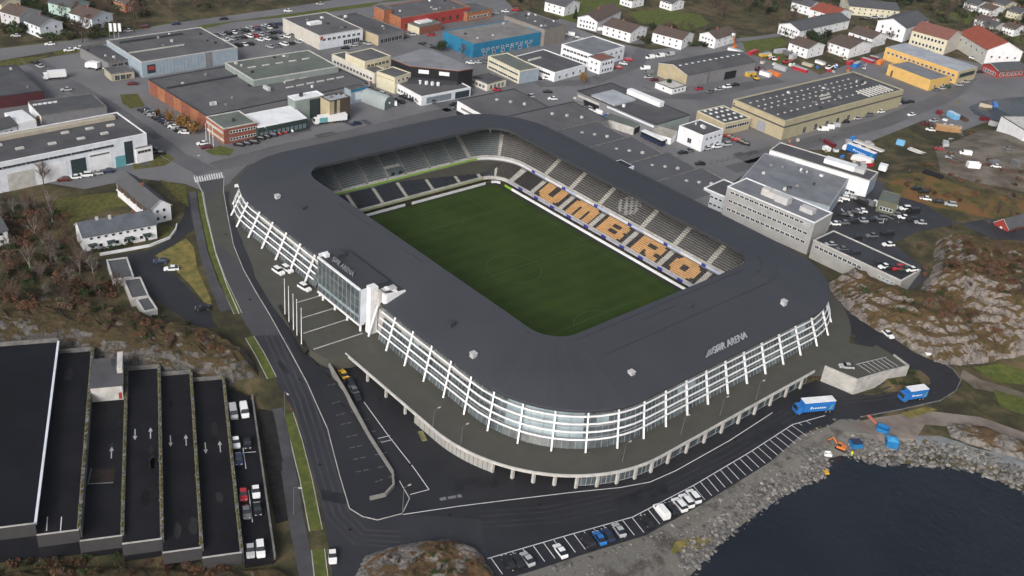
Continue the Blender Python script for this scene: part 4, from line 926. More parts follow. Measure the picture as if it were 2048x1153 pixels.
b = B('plant_block', 'tall pale grey-green block with white roof edge behind the white-roofed hall', (590,201), (648,190), D=(577,192), h=9.5, wall=greygreen, roof=roof_white, rim=white).panel('f', .5, .98, .5, 8.5, tealdk, 'glazing').top(.35,.6,1.2,1,1.2,roof_edge)
b = B('cube_block', 'brown clad cube with beige stripe beside the parked tanker', (660,203), (701,194), D=(646,192), h=9.5, wall=brownclad, roof=roof_pale, rim=brownclad, wall2=tan).panel('f', .02, .2, 0, 9.2, tan, 'stripe').panel('f', .34, .48, 0, 9.2, tan, 'stripe').clutter(4, 6)
b = B('lab_block', 'blue panelled lean-to with pale sign board behind the grey tank', (702,180), (736,172), D=(694,172), h=6.4, wall=bluegrey, roof=roof_dark).panel('f', .25, .6, 1.2, 4.6, white_b, 'sign').panel('f', .0, 1.0, 5.2, 6.2, blue_clad, 'fascia')
# horizontal tank
P0, P1 = gz(733,201), gz(768,214); T = empty('storage_tank', (P0.x, P0.y, ZG)); tag(T, 'grey-green half-round storage shed standing beside the brown cube', 'tank shed')
d = (P1-P0); d.z = 0; Lk = d.length+9; d.normalize(); mb = MB(); rings = []; n_s = Vector((-d.y, d.x, 0))
for s in (-6, Lk-6):
    rings.append([tuple(d*s+n_s*(3.1*math.cos(a))+Vector((0,0,2.4+3.1*math.sin(a) if k not in (0,12) else 0))) for k, a in enumerate([math.pi*i/12 for i in range(13)])])
loft(rings, 0, mb, close=False).build('shell', pm('tank_shell', (.3,.34,.34), .5), T, smooth=True)
for R_i in rings: MB().add(R_i, [tuple(range(13))]).build('end_wall', pm('tank_end', (.13,.16,.17)), T)
MB().tube(tuple(d*(Lk-6)+Vector((0,0,2.6))), tuple(d*(Lk-5.8)+Vector((0,0,2.6))), .5, .5, 10).build('porthole', white, T)
b = B('showroom', 'low white dealership wing with grey roof and window wall facing the parking row', (843,194), (942,175), D=(760,143), h=4.2, wall=white_b, roof=roof_grey, wall2=white, rim=white)
b.strip('f', .5, 2.8, .1, .6, mullion, winlight).win('l', 1, 1.6, 1.4, 14, 3).panel('f', .68, .97, .2, 3.2, tealdk, 'glazing')
P = [at(*p, ZG+10.5) for p in ((783,116.5),(819,131),(917,141),(946,136),(864,101),(843,99))]; o = empty('black_hall', (P[0].x, P[0].y, ZG)); tag(o, 'angular black clad hall with pale roof and two white banners', 'building')
Pl = [(p.x-P[0].x, p.y-P[0].y) for p in P]; MB().prism(Pl, 0, 10.2).build('wall', black_clad, o); mb = MB(); c = (sum(p[0] for p in Pl)/6, sum(p[1] for p in Pl)/6); mb.prism([(c[0]+(p[0]-c[0])*1.02, c[1]+(p[1]-c[1])*1.02) for p in Pl], 10.2, 10.5); mb.build('roof', mat('roof_lilac', (.17,.17,.19), (.22,.22,.24), .15, .6), o)
mb = MB(); [mb.bar((*a, 10.2), (*b_, 10.2), .3, .25) for a, b_ in zip([(c[0]+(p[0]-c[0])*1.03, c[1]+(p[1]-c[1])*1.03) for p in Pl[:4]], [(c[0]+(p[0]-c[0])*1.03, c[1]+(p[1]-c[1])*1.03) for p in Pl[1:4]])]; mb.build('fascia', pm('rust_trim', (.2,.08,.05)), o)
a, b_ = Vector((*Pl[1], 8.2)), Vector((*Pl[2], 8.2))
nq = Vector(((b_-a).y, -(b_-a).x, 0)).normalized()*.15
for t in (.3, .72): p = a.lerp(b_, t-.11)+nq; q = a.lerp(b_, t+.1)+nq; MB().bar(p, q, .1, 1.7).build('banner', white, o)
for t in (.25,.38,.5,.62): p = a.lerp(b_, t)+nq*30; MB().box(-.5,.5,-.5,.5,4,5.6).build('roof_vent', white, o).location = (p.x, p.y, 0)
mb = MB(); p0, p1 = a+nq*5, b_+nq*3; mb.prism([(a.x,a.y),((a+nq*40).x,(a+nq*40).y),((b_+nq*8).x,(b_+nq*8).y),(b_.x,b_.y)], 0, 5.4); mb.build('lower_wing', roof_edge, o)
b = B('cream_office', 'cream two-storey office with flat roof at the back of the dealership', (730,124), (782,112), D=(703,105), h=8, wall=cream, roof=roof_grey, rim=cream).win('f', 4.8, 2, 1.6, 6, fr=cream).win('f', 1.6, 2, 1.6, 6, fr=cream)
b = B('cream_wing', 'long narrow cream wing with dark doors running along the service lane', (749,147), (776,141), D=(687,104), h=5, wall=cream, roof=roof_grey, wall2=pm('offwhite', (.62,.6,.54)), rim=cream).win('l', 1.2, 1.8, 1.4, 12).win('f', 1, 1.6, 1.4, 3)
b = B('cream_pavilion', 'small cream upper storey with striped front beside the black hall', (790,156), (822,146), D=(760,141), h=7.4, wall=cream, roof=roof_grey, rim=cream).win('f', 5, 1.4, 1.2, 3).strip('l', 5.4, .8, .05, .95, cream, tan)
b = B('furniture_store', 'white flat-roofed store with pale glazed front near the car lot', (639,72), (726,58), D=(556,38), h=7, wall=white_b, roof=roof_grey, wall2=pm('pale_beige', (.5,.48,.43)), rim=conc_pale).win('f', 4, 2, 1.4, 8).win('f', .6, 2.6, 2.4, 4, 14, 2).panel('f', .02, .08, 4.6, 6.4, redw, 'sign').top(.35,.55,7,3,1,roof_white,'skylight').clutter(6, 7)
b = B('storehouse', 'beige hall with dark roof behind the white store', (757,71), (808,60), D=(668,33), h=5.5, wall=greyclad, roof=roof_dark, wall2=tan).win('f', 1, 2.4, 2.2, 6, fr=mullion).clutter(4, 8)
b = B('red_school', 'red brick complex with grey roofs at the top of the picture', (802,37), (940,14), D=(766,12), h=7, wall=redw, roof=roof_grey, wall2=brick_or, rim=brick_or).win('f', 1.5, 2, 2.4, 9, fr=brick).clutter(8, 9)
b = B('red_tower', 'narrow red brick stair tower at the left end of the red complex', (768,20), (785,17), D=(757,11), h=9.5, wall=brick_or, roof=roof_grey)
b = B('red_wing', 'red brick side wing of the complex at the right', (935,26), (985,17), D=(920,10), h=5, wall=brick_or, roof=roof_grey).win('f', 1, 2, 1.8, 6)
b = B('garage', 'low cream garage with white sheet roof in front of the red complex', (839,55), (884,46), D=(808,41), h=4, wall=brick, roof=roof_green, wall2=cream).top(.55,.6,9,7,.5,roof_white,'roof_panel')
b = B('blue_hall', 'bright blue clad hall with pale flat roof', (947,89), (1082,65), D=(872,65), h=7, wall=blue_clad, roof=mat('roof_warm', (.15,.145,.14), (.2,.195,.19), .15, .8), rim=blue_clad).win('f', 2.6, 1.6, 1.2, 11, 5).win('f', .4, 2.2, 1.6, 6, 5).clutter(6, 10)
b = B('grey_block', 'tall windowless grey-brown block right of the blue hall', (1090,59), (1133,49), D=(1008,31), h=9, wall=greybrown, roof=roof_grey, wall2=greybrown).clutter(9, 11)
b = B('paint_shop', 'cream and grey two-storey shop with green flat roof near the blue hall', (1040,143), (1079,136), D=(979,112), h=6.2, wall=bluegrey, roof=roof_green, wall2=cream, rim=cream).strip('l', 3.6, 1.1, .04, .96).strip('l', .8, 1.1, .04, .96)
b = B('kiosk', 'low cream hut with red goods outside, left of the cream and grey shop', (975,168), (1013,158), D=(948,152), h=3.6, wall=cream, roof=roof_dark, wall2=pm('offwhite2', (.6,.58,.52))).win('f', .4, 1.8, 2.2, 4).win('l', .8, 1.6, 1.6, 4)
b = B('service_hall', 'white low hall with dark roof between the shop and the white office', (1110,146), (1171,129), D=(1058,106), h=4.6, wall=white_b, roof=roof_dark, wall2=white, rim=white).win('f', 1, 1.6, 1.6, 4).top(.3,.7,9,1,.4,conc_pale).strip('l', 2.2, 1.2, .1, .9)
b = B('white_office', 'white two-storey office with grey roof and dark windows', (1187,111), (1250,93), D=(1112,92), h=7, wall=white_b, roof=roof_blue, wall2=white, rim=white).win('l', 4.4, 2, 1.3, 8).win('l', 1.4, 2, 1.3, 8).win('f', 4.4, 2, 1.2, 6).win('f', 1, 2, 2, 4)
b = B('white_office_wing', 'narrow white front wing with square windows joined to the white office', (1202,122), (1230,115), D=(1180,112), h=7, wall=white_b, roof=roof_rust, wall2=white).win('f', 4.2, 1.5, 1.4, 4).win('f', 1.0, 1.5, 1.4, 4).win('l', 4.2, 1.2, 1.2, 2).win('l', 1, 1.2, 1.2, 2)
b = B('machine_hall', 'beige gable-fronted hall with long grey roof and a line of skylights', (1375,151), (1512,124), D=(1300,130), h=6.4, wall=greyclad, roof=roof_dark, wall2=tan, gable='x', rise=2.2, over=.2)
b.panel('f', .55, .72, 0, 4, black_clad, 'door').panel('f', .3, .32, 0, 6, conc_dark, 'downpipe')
for k in range(11): o = MB().box(-.7,.7,-.5,.5,0,.15).build('skylight', roof_white, b.roof); o.location = (b.w*(.06+.085*k), b.d*.42, b.h+2.2*.84+.1)
b = B('hut', 'small white flat-roofed office hut in front of the beige gable', (1345,178), (1373,171), D=(1317,163), h=3, wall=white, roof=conc_pale).win('f', 1, 1.4, 1.1, 3).win('l', 1, 1, 1, 1).top(.6,.7,2,1.6,.9,lf_dk,'roof_plant')
b = B('timber_hall', 'wide grey-roofed trade hall with stacked goods along its front', (1312,250), (1380,230), D=(1151,183), h=6, wall=greygreen, roof=roof_dark, wall2=greyclad, rim=roof_edge)
b.panel('l', .02, .3, 3.6, 4.6, conc_pale, 'window_band').panel('l', .4, .98, 4.3, 5.1, white_b, 'sign_band').panel('l', .1, .3, 0, 3.5, black_clad, 'door').top(.35, .68, b.w*.62, b.d*.3, .55, roof_pale, 'roof_panel').top(.86, .5, 3.0, b.d*.42, 2.0, white, 'roof_monitor').clutter(5, 12)
b = B('lean_to', 'pale lean-to shed along the front of the grey trade hall', (1268,256), (1284,247), D=(1218,228), h=3.4, wall=conc_pale, roof=roof_green, parapet=0).panel('f', .1, .9, 0, 2.8, black_clad, 'door')
b = B('cottage', 'little white gabled cottage between the trade hall and the white cube building', (1343,275), (1358,264), D=(1312,260), h=3.4, wall=white, roof=mat('roof_taupe', (.2,.19,.17), (.28,.26,.24), .4, .8), gable='y', rise=1.6, cat='house').win('l', 1, 1.3, 1.2, 3).win('f', 1, 1.2, 1.2, 1)
b = B('white_cube', 'white cube-shaped two-storey building with dark felt roof', (1407,272), (1448,259), D=(1357,252), h=7.2, wall=white_b, roof=roof_dark, wall2=white, rim=white).win('f', 4.6, 1.7, 1.1, 4).win('f', 1.2, 2.2, 1.2, 3).win('l', 1.6, 2.2, 2.2, 1, 12).clutter(3, 13)  # bluish front against white sides: shade painted into the wall colour
b = B('skylight_hall', 'low hall with rows of white dome skylights in front of the tan hall', (1450,248), (1502,236), D=(1396,222), h=5.5, wall=tan, roof=roof_dark, rim=cream).strip('f', 2.6, 1.5, .04, .96)
for fy in (.2, .45, .7, .9): b.sky(4, fy, 1.1, 1.1, .1, .95)
b = B('big_tan_hall', 'very large tan hall with dark roof and rows of small white skylights', (1571,243), (1808,180), D=(1459,201), h=8.8, wall=olive, roof=roof_dark, wall2=tan, rim=olive, parapet=.8)  # front wall greyer than the end walls, shading put into its colour
b.panel('f', .0, 1, 5.6, 6.3, mat('band_dark', (.07,.075,.085), rough=.6), 'window_band').panel('l', 0, 1, 5.6, 6.3, MATS['band_dark'], 'window_band').panel('l', .52, .68, .3, 4.6, mullion, 'door').win('f', .4, 2.4, 3, 5, 12, 40, fr=mullion).panel('l', .02, .04, 6.6, 7.4, black_clad, 'sign')
for fy in (.25, .5, .62, .78): b.sky(17, fy, 1.0, .6, .02, .88, conc_pale)
for k in range(8): b.top(.72+k*.03, .2, .3, 8, .35, conc_pale, 'roof_ridge')
b.top(.5,.45,8,.5,.4,conc_pale,'roof_ridge').top(.47,.36,8,.5,.4,conc_pale,'roof_ridge').clutter(10, 14)
b = B('orange_hall', 'low orange hall with blue-grey flat roof in front of the long yellow building', (1862,161), (1902,153), D=(1779,129), h=5.8, wall=yellow, roof=roof_blue, wall2=ochre, rim=ochre).panel('l', .1, .14, 0, 3.4, brownclad, 'door').win('f', .4, 2, 2.4, 2)
b = B('yellow_school', 'long yellow building with pale blue sheet roof and window row', (1918,144), (1956,134), D=(1779,93), h=7, wall=tan, roof=roof_pale, wall2=ochre, parapet=0).win('l', 3.6, 1.6, 1.5, 16).win('l', .8, 1.6, 1.5, 10, 24, 2).panel('f', .1, .9, 3.2, 5.4, tealdk, 'glazing')
b = B('villa', 'large cream villa with weathered red roof and two window rows', (1896,80), (1926,68), D=(1831,58), h=9, wall=pm('pale_render', (.5,.48,.43)), roof=roof_rust, wall2=cream, gable='y', rise=3.6, cat='house').win('l', 5.6, 1.4, 1.7, 9).win('l', 1.6, 1.4, 1.7, 9)
b = B('assembly_house', 'big white gabled hall with bright red tiled roof near the right edge', (1976,100), (2046,104), D=(1928,66), h=9, wall=white, roof=roof_red, wall2=pm('pale_stone', (.5,.5,.47)), gable='y', rise=5, cat='house').win('f', 4.5, 1.3, 1.2, 4).win('l', 5, 1.4, 1.6, 5)
b = B('red_pavilion', 'red clad pavilion with grey hipped roof below the big white hall', (1998,141), (2052,137), D=(1974,127), h=4.4, wall=redw, roof=roof_slate, wall2=redw, gable='x', rise=2, over=1.0).win('f', .8, 2, 2.4, 6).win('l', .8, 1.6, 1.8, 5)
b = B('old_villa', 'ornate white villa with grey mansard roof and dark verandas', (1812,57), (1858,40), D=(1790,30), h=8.5, wall=white, roof=roof_slate, wall2=white, gable='x', rise=3.4, cat='house').win('f', 1, 1.3, 2.4, 6, gl=tealdk).win('f', 4.8, 1.3, 1.8, 6).win('l', 2, 1.2, 1.8, 3).win('l', 5, 1.2, 1.8, 3)
b = B('warehouse', 'white hall with orange sign by the dock at the right edge', (2003,232), (2052,262), D=(2020,197), h=11, wall=white, roof=conc_pale, wall2=white).panel('l', .1, .8, 7.5, 9.5, ochre, 'sign')
# ---- north-east trade hall behind the stadium, stepped roofs
roof_hall = mat('roof_hall', (.07,.072,.08), (.09,.092,.1), .1, .7, .1, 2, rvar=.1, sharp=(.3,.7), detail=9)
TH = empty('trade_hall', (-106, 66, ZG)); tag(TH, 'long low trade hall with stepped grey roofs right behind the stadium', 'building')
sections = [(-107,-84,60,92,7.0,6.2),(-84,-62,69,106,6.4,5.8),(-62,-43,70,99,6.6,5.4),(-43,-24,70,100,6.6,5.4),(-24,-7,71,101,6.6,5.4),(-7,9,72,101.5,6.6,5.4)]
for i, (x0, x1, y0, y1, ha, hb) in enumerate(sections):
    x0 += 106; x1 += 106; y0 -= 66; y1 -= 66
    mb = MB(); v = [(x0,y0,0),(x1,y0,0),(x1,y1,0),(x0,y1,0),(x0,y0,ha),(x1,y0,hb),(x1,y1,hb),(x0,y1,ha)]
    mb.add(v, [(0,1,5,4),(1,2,6,5),(2,3,7,6),(3,0,4,7)]); o = mb.build('wall', white if i == 0 else greyclad, TH)
    mb = MB(); mb.quad((x0-.2,y0-.2,ha+.05),(x1,y0-.2,hb+.05),(x1,y1+.2,hb+.05),(x0-.2,y1+.2,ha+.05)); r_ = mb.build('roof', roof_grey if i < 2 else roof_hall, TH)
    mb = MB(); mb.bar((x0,y0,ha+.12), (x0,y1,ha+.12), .5, .3); mb.bar((x0,y1,ha+.12), (x1,y1,hb+.12), .4, .3); mb.build('roof_edge', roof_edge if i < 2 else conc_dark, r_)
    for k in range(3): o = MB().box(-.5,.5,-.5,.5,0,.9).build('roof_vent', conc_pale, r_); o.location = (x0+(x1-x0)*(.3+.2*k), y0+(y1-y0)*(.5+.12*k), hb+.3)
mb = MB(); mb.box(-1,21,-6.25,-6.05,.8,2.6,0); mb.box(-.8,21,-6.3,-6.05,2.8,6.6,1); mb.build('sign_wall', [win, white], TH)
mb = MB(); mb.bar((2,-6.35,4.6), (14,-6.35,4.6), .06, .8); mb.build('sign', conc_dark, TH)
P = at(1245, 335, ZG+6.5); mb = MB(); mb.box(-3.5,3.5,-2.5,2.5,0,2.8); o = mb.build('roof_hut', white_b, TH); o.location = (P.x+106, P.y-66, 5.0); mb = MB(); mb.box(-3.1,3.1,-2.1,2.1,2.81,2.84); mb.build('hut_roof', black_clad, o)
# ---- east office group
b = B('east_office', 'long white four-storey office with dark window bands behind the stadium', (1455,373), (1630,446), C=(1668,427), h=12.4, wall=pm('grey_white', (.33,.33,.325)), roof=roof_blue, rim=white)
for z in (10.2, 6.9, 3.6): b.win('f', z, 1.7, 1.1, 16, 1.5)
b.panel('f', .88, .99, 10.0, 12.0, mullion, 'louvre').top(.35,.5,3,3,2.2,conc_pale).top(.45,.5,4,3,2.0,conc_pale).top(.55,.45,5,3.4,2.4,vent_w,'air_handler').top(.82,.5,5,3,1.4,vent_w,'air_handler')
b = B('office_end', 'lower office end with open roof terrace next to the white office', (1408,376), (1462,399), D=(1432,352), h=6.6, wall=pm('grey_white2', (.4,.43,.45)), roof=roof_dark, rim=white).win('f', 4, 1.5, 1, 5).win('f', 1.2, 1.5, 1, 5)
b = B('office_middle', 'blue-grey flat-roofed middle building between the office and the white hall', (1478,362), (1660,414), D=(1572,318), h=11, wall=bluegrey, roof=roof_blue, rim=mullion).strip('f', 8, 1.4).clutter(12, 15)
b = B('white_hall', 'white flat-roofed hall with black windows on the upper lot', (1540,300), (1740,362), C=(1771,349), h=12.6, wall=white, roof=roof_dark, wall2=bluegrey, rim=conc_pale).win('f', 8.8, 2.2, 1.4, 9, 16, 8).win('f', 5.6, 2, 1.1, 8, 18, 4).top(.66,.55,12,4,1.6,roof_white,'air_handler').top(.83,.55,6,3,1.4,vent_w,'air_handler')
b = B('parking_wing', 'long low white wing with dark windows carrying the upper parking lot', (1627,480), (1803,562), C=(1848,543), h=7, wall=pm('grey_white3', (.33,.33,.315)), roof=asph_mid, rim=conc_pale).win('f', 4.4, 1.6, 1.2, 10, 1, 14).win('f', 4.4, 1.1, 1, 4, 25, 2, gl=winlight)
b = B('green_shed', 'small olive-green block on the upper parking lot', (1757,400), (1795,410), C=(1812,392), h=4.6, wall=olivedk, roof=roof_green, z=10.8, rim=olivedk).win('f', 1, 1.4, 1.4, 4, gl=tealdk)
b = B('boathouse', 'little red boathouse with slate roof and white trim at the right edge', (1990,444), (2018,458), C=(2040,440), h=2.6, wall=redw, roof=roof_slate, gable='y', rise=2.6, z=9.5, cat='house').panel('f', .42, .58, 0, 2, white, 'door')
# ---- left houses
b = B('row_house', 'long white house with grey roof and brown balconies beside the west road', (300,419), (341,409), D=(236,362), h=5.6, wall=white, roof=roof_slate, gable='y', rise=2.6, cat='house', wall2=white)
b.win('f', 1, 1.1, 1.2, 2).win('f', 3.6, 1.1, 1.2, 2)
for k in range(5): b.panel('l', .06+k*.19, .2+k*.19, 3.2, 5.2, brownclad, 'balcony', .5)
b.panel('l', .04, .98, 2.9, 3.2, white, 'balcony_rail', .8).chim(.5, .5)
b = B('terrace_house', 'white terrace with slate roof and dark green porches below the long white house', (166,474), (312,447), D=(150,450), h=5.4, wall=white, roof=mat('roof_navy', (.07,.08,.095), (.1,.11,.125), .3, .7), gable='x', rise=2.8, cat='house')
b.win('f', 3.8, 1.1, .9, 9).win('f', .9, 1.2, 1.3, 8)
for k in range(4): b.panel('f', .05+k*.25, .16+k*.25, 2.3, 2.6, darkgreen, 'porch_roof', 1.6).panel('f', .08+k*.25, .12+k*.25, 0, 2.1, tealdk, 'door')
b.chim(.25,.5,vent_w).chim(.42,.45,vent_w).chim(.75,.5)
ribbon('garden_wall', PX([(200,512),(240,505),(300,494),(340,478),(352,462),(354,452)]), .3, 0, white, None, h=.9); tag(bpy.data.objects['garden_wall'], 'low white garden wall curving in front of the terrace', 'wall')
for k, (A_, B_, D_) in enumerate((((225,560),(268,554),(197,522)), ((262,598),(298,592),(230,562)), ((288,624),(315,618),(264,600)))):
    b = B('garage', ['grey-roofed garage nearest the terrace in the stepped garage row', 'middle garage of the stepped garage row', 'lowest garage of the stepped row below the terrace'][k], A_, B_, D=D_, h=2.6, wall=concrete, roof=roof_slate, rim=conc_pale, z=ZG)
    b.panel('r', .1, .45, 0, 2.2, greyclad, 'door').panel('r', .55, .9, 0, 2.2, greyclad, 'door')
b = B('house', 'white house cut by the left edge beside the bare birches', (-30,470), (14,460), D=(-40,440), h=5, wall=white, roof=roof_slate, gable='x', rise=2, cat='house').win('f', 1, 1.2, 1.2, 3).win('f', 3.4, 1.2, 1.2, 3)
# ---- detached houses along the top edge
def hs(A_, B_, D_, lab, wallm, roof_, h=5.6, rise=2.4, g='y', n=2):
    b = B('house', lab, A_, B_, D=D_, h=h, wall=wallm, roof=roof_, gable=g, rise=rise, cat='house')
    b.win('f', 1, 1.1, 1.2, n).win('f', 3.5, 1.1, 1.2, n).win('l', 1, 1.1, 1.2, n+1).win('l', 3.5, 1.1, 1.2, n+1).chim(.5,.6); return b
hs((79,53),(124,44),(60,38),'white hip house nearest the road junction at the top left', white_b, roof_slate)
hs((38,33),(82,22),(16,18),'pale house behind the junction house at the top left', pm('pale_lilac', (.5,.5,.52)), roof_brown)
hs((2,8),(40,2),(-20,-6),'cream house in the top left corner', cream, roof_brown)
hs((140,15),(178,4),(118,-2),'mint green house at the top left', mint, roof_slate)
hs((183,38),(225,27),(160,20),'white house with pale blue gable left of the store', white_b, roof_brown)
hs((1195,44),(1243,20),(1170,28),'white house with dark roof at the foot of the lawn', white, roof_brown, g='x', n=4)
hs((1262,66),(1295,55),(1222,45),'white row house second along the lawn road', white, roof_brown, n=3)
hs((1365,80),(1388,68),(1316,60),'white row house third along the lawn road', white, roof_brown, n=3)
hs((1432,78),(1472,66),(1407,66),'white house at the right end of the lawn road', white, roof_brown, g='x', n=3)
hs((1130,14),(1160,5),(1100,0),'white house at the top edge behind the grey-brown block', white, roof_slate)
hs((1600,62),(1700,40),(1575,45),'white terrace with stepped gables at the top right', white, roof_slate, g='x', n=6)
hs((1668,32),(1705,22),(1645,12),'white house with bright red roof at the top right', white, roof_red)
hs((1617,98),(1650,90),(1600,80),'small white gabled house left of the dark spruce', white, roof_brown)
hs((1700,98),(1745,86),(1670,80),'white gabled house right of the dark spruce', white, roof_brown)
hs((1745,78),(1775,70),(1720,58),'white house with cross gable behind the spruce', white, roof_brown)
hs((1700,12),(1800,22),(1690,-4),'long pale yellow block at the top right edge', cream, roof_slate, g='x', n=8)
hs((1622,14),(1640,8),(1590,2),'white house half hidden by trees at the top edge', white, roof_slate)
for k, (x, y) in enumerate(((1955,12),(1985,22),(2010,12),(1975,45),(1990,55),(2030,60),(2040,28),(1265,2),(1345,8),(250,8))):
    hs((x,y),(x+24,y-5),(x-12,y-10),['tiny white house on the far right slope by the lawn','small white house second on the far right slope','pale house at the top of the far right slope','small white house beside the brown wood','small house with dark windows below the brown wood','white house at the far right edge above the red roof','house in the upper right corner','white house on the top edge above the lawn','small house on the top edge left of the wood','orange-walled shop on the top edge left'][k], [white, white, cream, white, conc_pale, white, cream, white, white, brick_or][k], [roof_slate, roof_brown][k % 2], h=4.5, rise=2)
# ================================================================== rock hills, boulders, vegetation
rockm = bpy.data.materials.new('rock_and_heath'); rockm.use_nodes = True
def rock_mat(name, r1, r2, h1, h2, h3, bias=0.0):
    M = bpy.data.materials.new(name); M.use_nodes = True; N = M.node_tree; n = N.nodes; L = N.links.new; b = n['Principled BSDF']; b.inputs['Roughness'].default_value = .92; b.inputs['Specular IOR Level'].default_value = .2
    geo = n.new('ShaderNodeNewGeometry'); sx = n.new('ShaderNodeSeparateXYZ'); L(geo.outputs['True Normal'], sx.inputs[0])
    def nz(s, d=8):
        t = n.new('ShaderNodeTexNoise'); t.inputs['Scale'].default_value = s; t.inputs['Detail'].default_value = d; t.inputs['Roughness'].default_value = .65; L(geo.outputs['Position'], t.inputs['Vector']); return t.outputs['Fac']
    def ramp(f, cs):
        r = n.new('ShaderNodeValToRGB'); e = r.color_ramp.elements; e[0].position, e[0].color = cs[0][0], (*cs[0][1], 1); e[1].position, e[1].color = cs[-1][0], (*cs[-1][1], 1)
        for p, c in cs[1:-1]: k = e.new(p); k.color = (*c, 1)
        L(f, r.inputs[0]); return r.outputs[0]
    vo = n.new('ShaderNodeTexVoronoi'); vo.feature = 'DISTANCE_TO_EDGE'; vo.inputs['Scale'].default_value = .32
    wv = n.new('ShaderNodeVectorMath'); wv.operation = 'ADD'; t_ = n.new('ShaderNodeTexNoise'); t_.inputs['Scale'].default_value = .5; t_.inputs['Detail'].default_value = 4; L(geo.outputs['Position'], t_.inputs['Vector']); s_ = n.new('ShaderNodeVectorMath'); s_.operation = 'SCALE'; s_.inputs['Scale'].default_value = 3.0; L(t_.outputs['Color'], s_.inputs[0]); L(geo.outputs['Position'], wv.inputs[0]); L(s_.outputs[0], wv.inputs[1]); L(wv.outputs[0], vo.inputs['Vector'])
    ck = n.new('ShaderNodeMapRange'); ck.inputs[1].default_value = .0; ck.inputs[2].default_value = .09; ck.inputs[3].default_value = .5; L(vo.outputs['Distance'], ck.inputs[0])
    rock0 = ramp(nz(.55, 12), [(.3, r1), (.68, r2)]); mu = n.new('ShaderNodeMix'); mu.data_type = 'RGBA'; mu.blend_type = 'MULTIPLY'; mu.inputs[0].default_value = 1.0; L(rock0, mu.inputs[6]); L(ck.outputs[0], mu.inputs[7]); rock = mu.outputs[2]; heath = ramp(nz(.35, 14), [(.36, h1), (.5, h2), (.64, h3)])
    ad = n.new('ShaderNodeMath'); ad.operation = 'MULTIPLY_ADD'; L(nz(.14, 15), ad.inputs[0]); ad.inputs[1].default_value = 1.9; ad.inputs[2].default_value = -.95+bias
    a2 = n.new('ShaderNodeMath'); a2.operation = 'ADD'; L(sx.outputs['Z'], a2.inputs[0]); L(ad.outputs[0], a2.inputs[1])
    mr = n.new('ShaderNodeMapRange'); mr.inputs[1].default_value = .72; mr.inputs[2].default_value = .8; L(a2.outputs[0], mr.inputs[0])
    mx = n.new('ShaderNodeMix'); mx.data_type = 'RGBA'; L(mr.outputs[0], mx.inputs[0]); L(rock, mx.inputs[6]); L(heath, mx.inputs[7]); L(mx.outputs[2], b.inputs['Base Color'])
    bp = n.new('ShaderNodeBump'); bp.inputs['Strength'].default_value = .8; bp.inputs['Distance'].default_value = .5; L(nz(.9, 14), bp.inputs['Height']); L(bp.outputs[0], b.inputs['Normal'])
    return M
RM_E = rock_mat('rock_pink_heath', (.085,.076,.07), (.24,.21,.19), (.036,.038,.016), (.085,.054,.025), (.055,.042,.023), .1)
RM_W = rock_mat('rock_grey_heath', (.04,.038,.037), (.14,.13,.12), (.022,.023,.012), (.062,.044,.021), (.036,.03,.016), .08)
RM_S = rock_mat('rock_scree_heath', (.09,.085,.08), (.24,.22,.2), (.045,.04,.018), (.1,.06,.03), (.07,.05,.03), -.18)
def hill(name, P, H, edge, M, step=1.0, rough=1.0, fq=.09, seed=0, zoff=-.35, cliff=.5):
    xs_ = [p[0] for p in P]; ys_ = [p[1] for p in P]; x0, y0 = min(xs_)-1, min(ys_)-1; nx_ = int((max(xs_)-x0+1)/step)+1; ny_ = int((max(ys_)-y0+1)/step)+1
    mb = MB(); ids = {}
    for j in range(ny_+1):
        for i in range(nx_+1):
            x, y = x0+i*step, y0+j*step
            d = dpoly(x, y, P); ins = inpoly(x, y, P)
            if not ins and d > step*1.6: continue
            t = min(1, d/edge) if ins else -d/edge
            q = Vector((x*fq, y*fq, seed*7.3))
            r = noise.hetero_terrain(q*2.2, 1.0, 2.0, 5, .7)*.35+(1-abs(noise.noise(q*3)))*1.1-.5+(1-abs(noise.noise(q*7)))*.5
            led = noise.noise(q*1.4+Vector((3,1,0)))
            z = zt(x, y)+zoff+(H*(max(t, 0)**cliff)*(.75+.35*led) if ins else t*1.0)+(rough*r*min(1, max(t, 0)*2.5))
            st_ = 2.4; zz = (z+led*3)/st_; fr_ = zz-math.floor(zz); z = z if not ins else z+rough*.45*(sm(fr_*1.6-.3)-fr_)*st_*min(1, max(t, 0)*3)
            ids[(i, j)] = len(mb.v); mb.v.append((x+rough*.3*noise.noise(q*9), y+rough*.3*noise.noise(q*9+Vector((5,5,5))), z))
    for (i, j) in list(ids):
        k = [(i,j),(i+1,j),(i+1,j+1),(i,j+1)]
        if all(c in ids for c in k): mb.f.append(tuple(ids[c] for c in k)); mb.m.append(0)
    o = mb.build(name, M); struct(o); HILLS.append(({(i, j): mb.v[v][2] for (i, j), v in ids.items()}, x0, y0, step)); return o
HILLS = []
def hz(x, y):
    z = zt(x, y)
    for d, x0, y0, s in HILLS:
        k = (round((x-x0)/s), round((y-y0)/s))
        if k in d: z = max(z, d[k])
    return z
hill('rock_hill', PX([(-40,585),(60,580),(140,600),(230,622),(330,648),(430,672),(500,712),(516,752),(470,772),(400,758),(330,748),(250,735),(120,690),(-40,690)]), 5.0, 7, RM_W, rough=1.1, seed=1)
hill('rock_hill', [tuple(at(*p, 5).xy) for p in [(1652,572),(1700,625),(1760,665),(1830,695),(1900,706)]]+[(124,92),(150,120),(170,175),(120,185),(97,150),(78,128),(90,104),(90.5,90),(70,86.5)], 8.0, 10, RM_E, step=.9, rough=1.5, seed=2, cliff=.5, fq=.06)
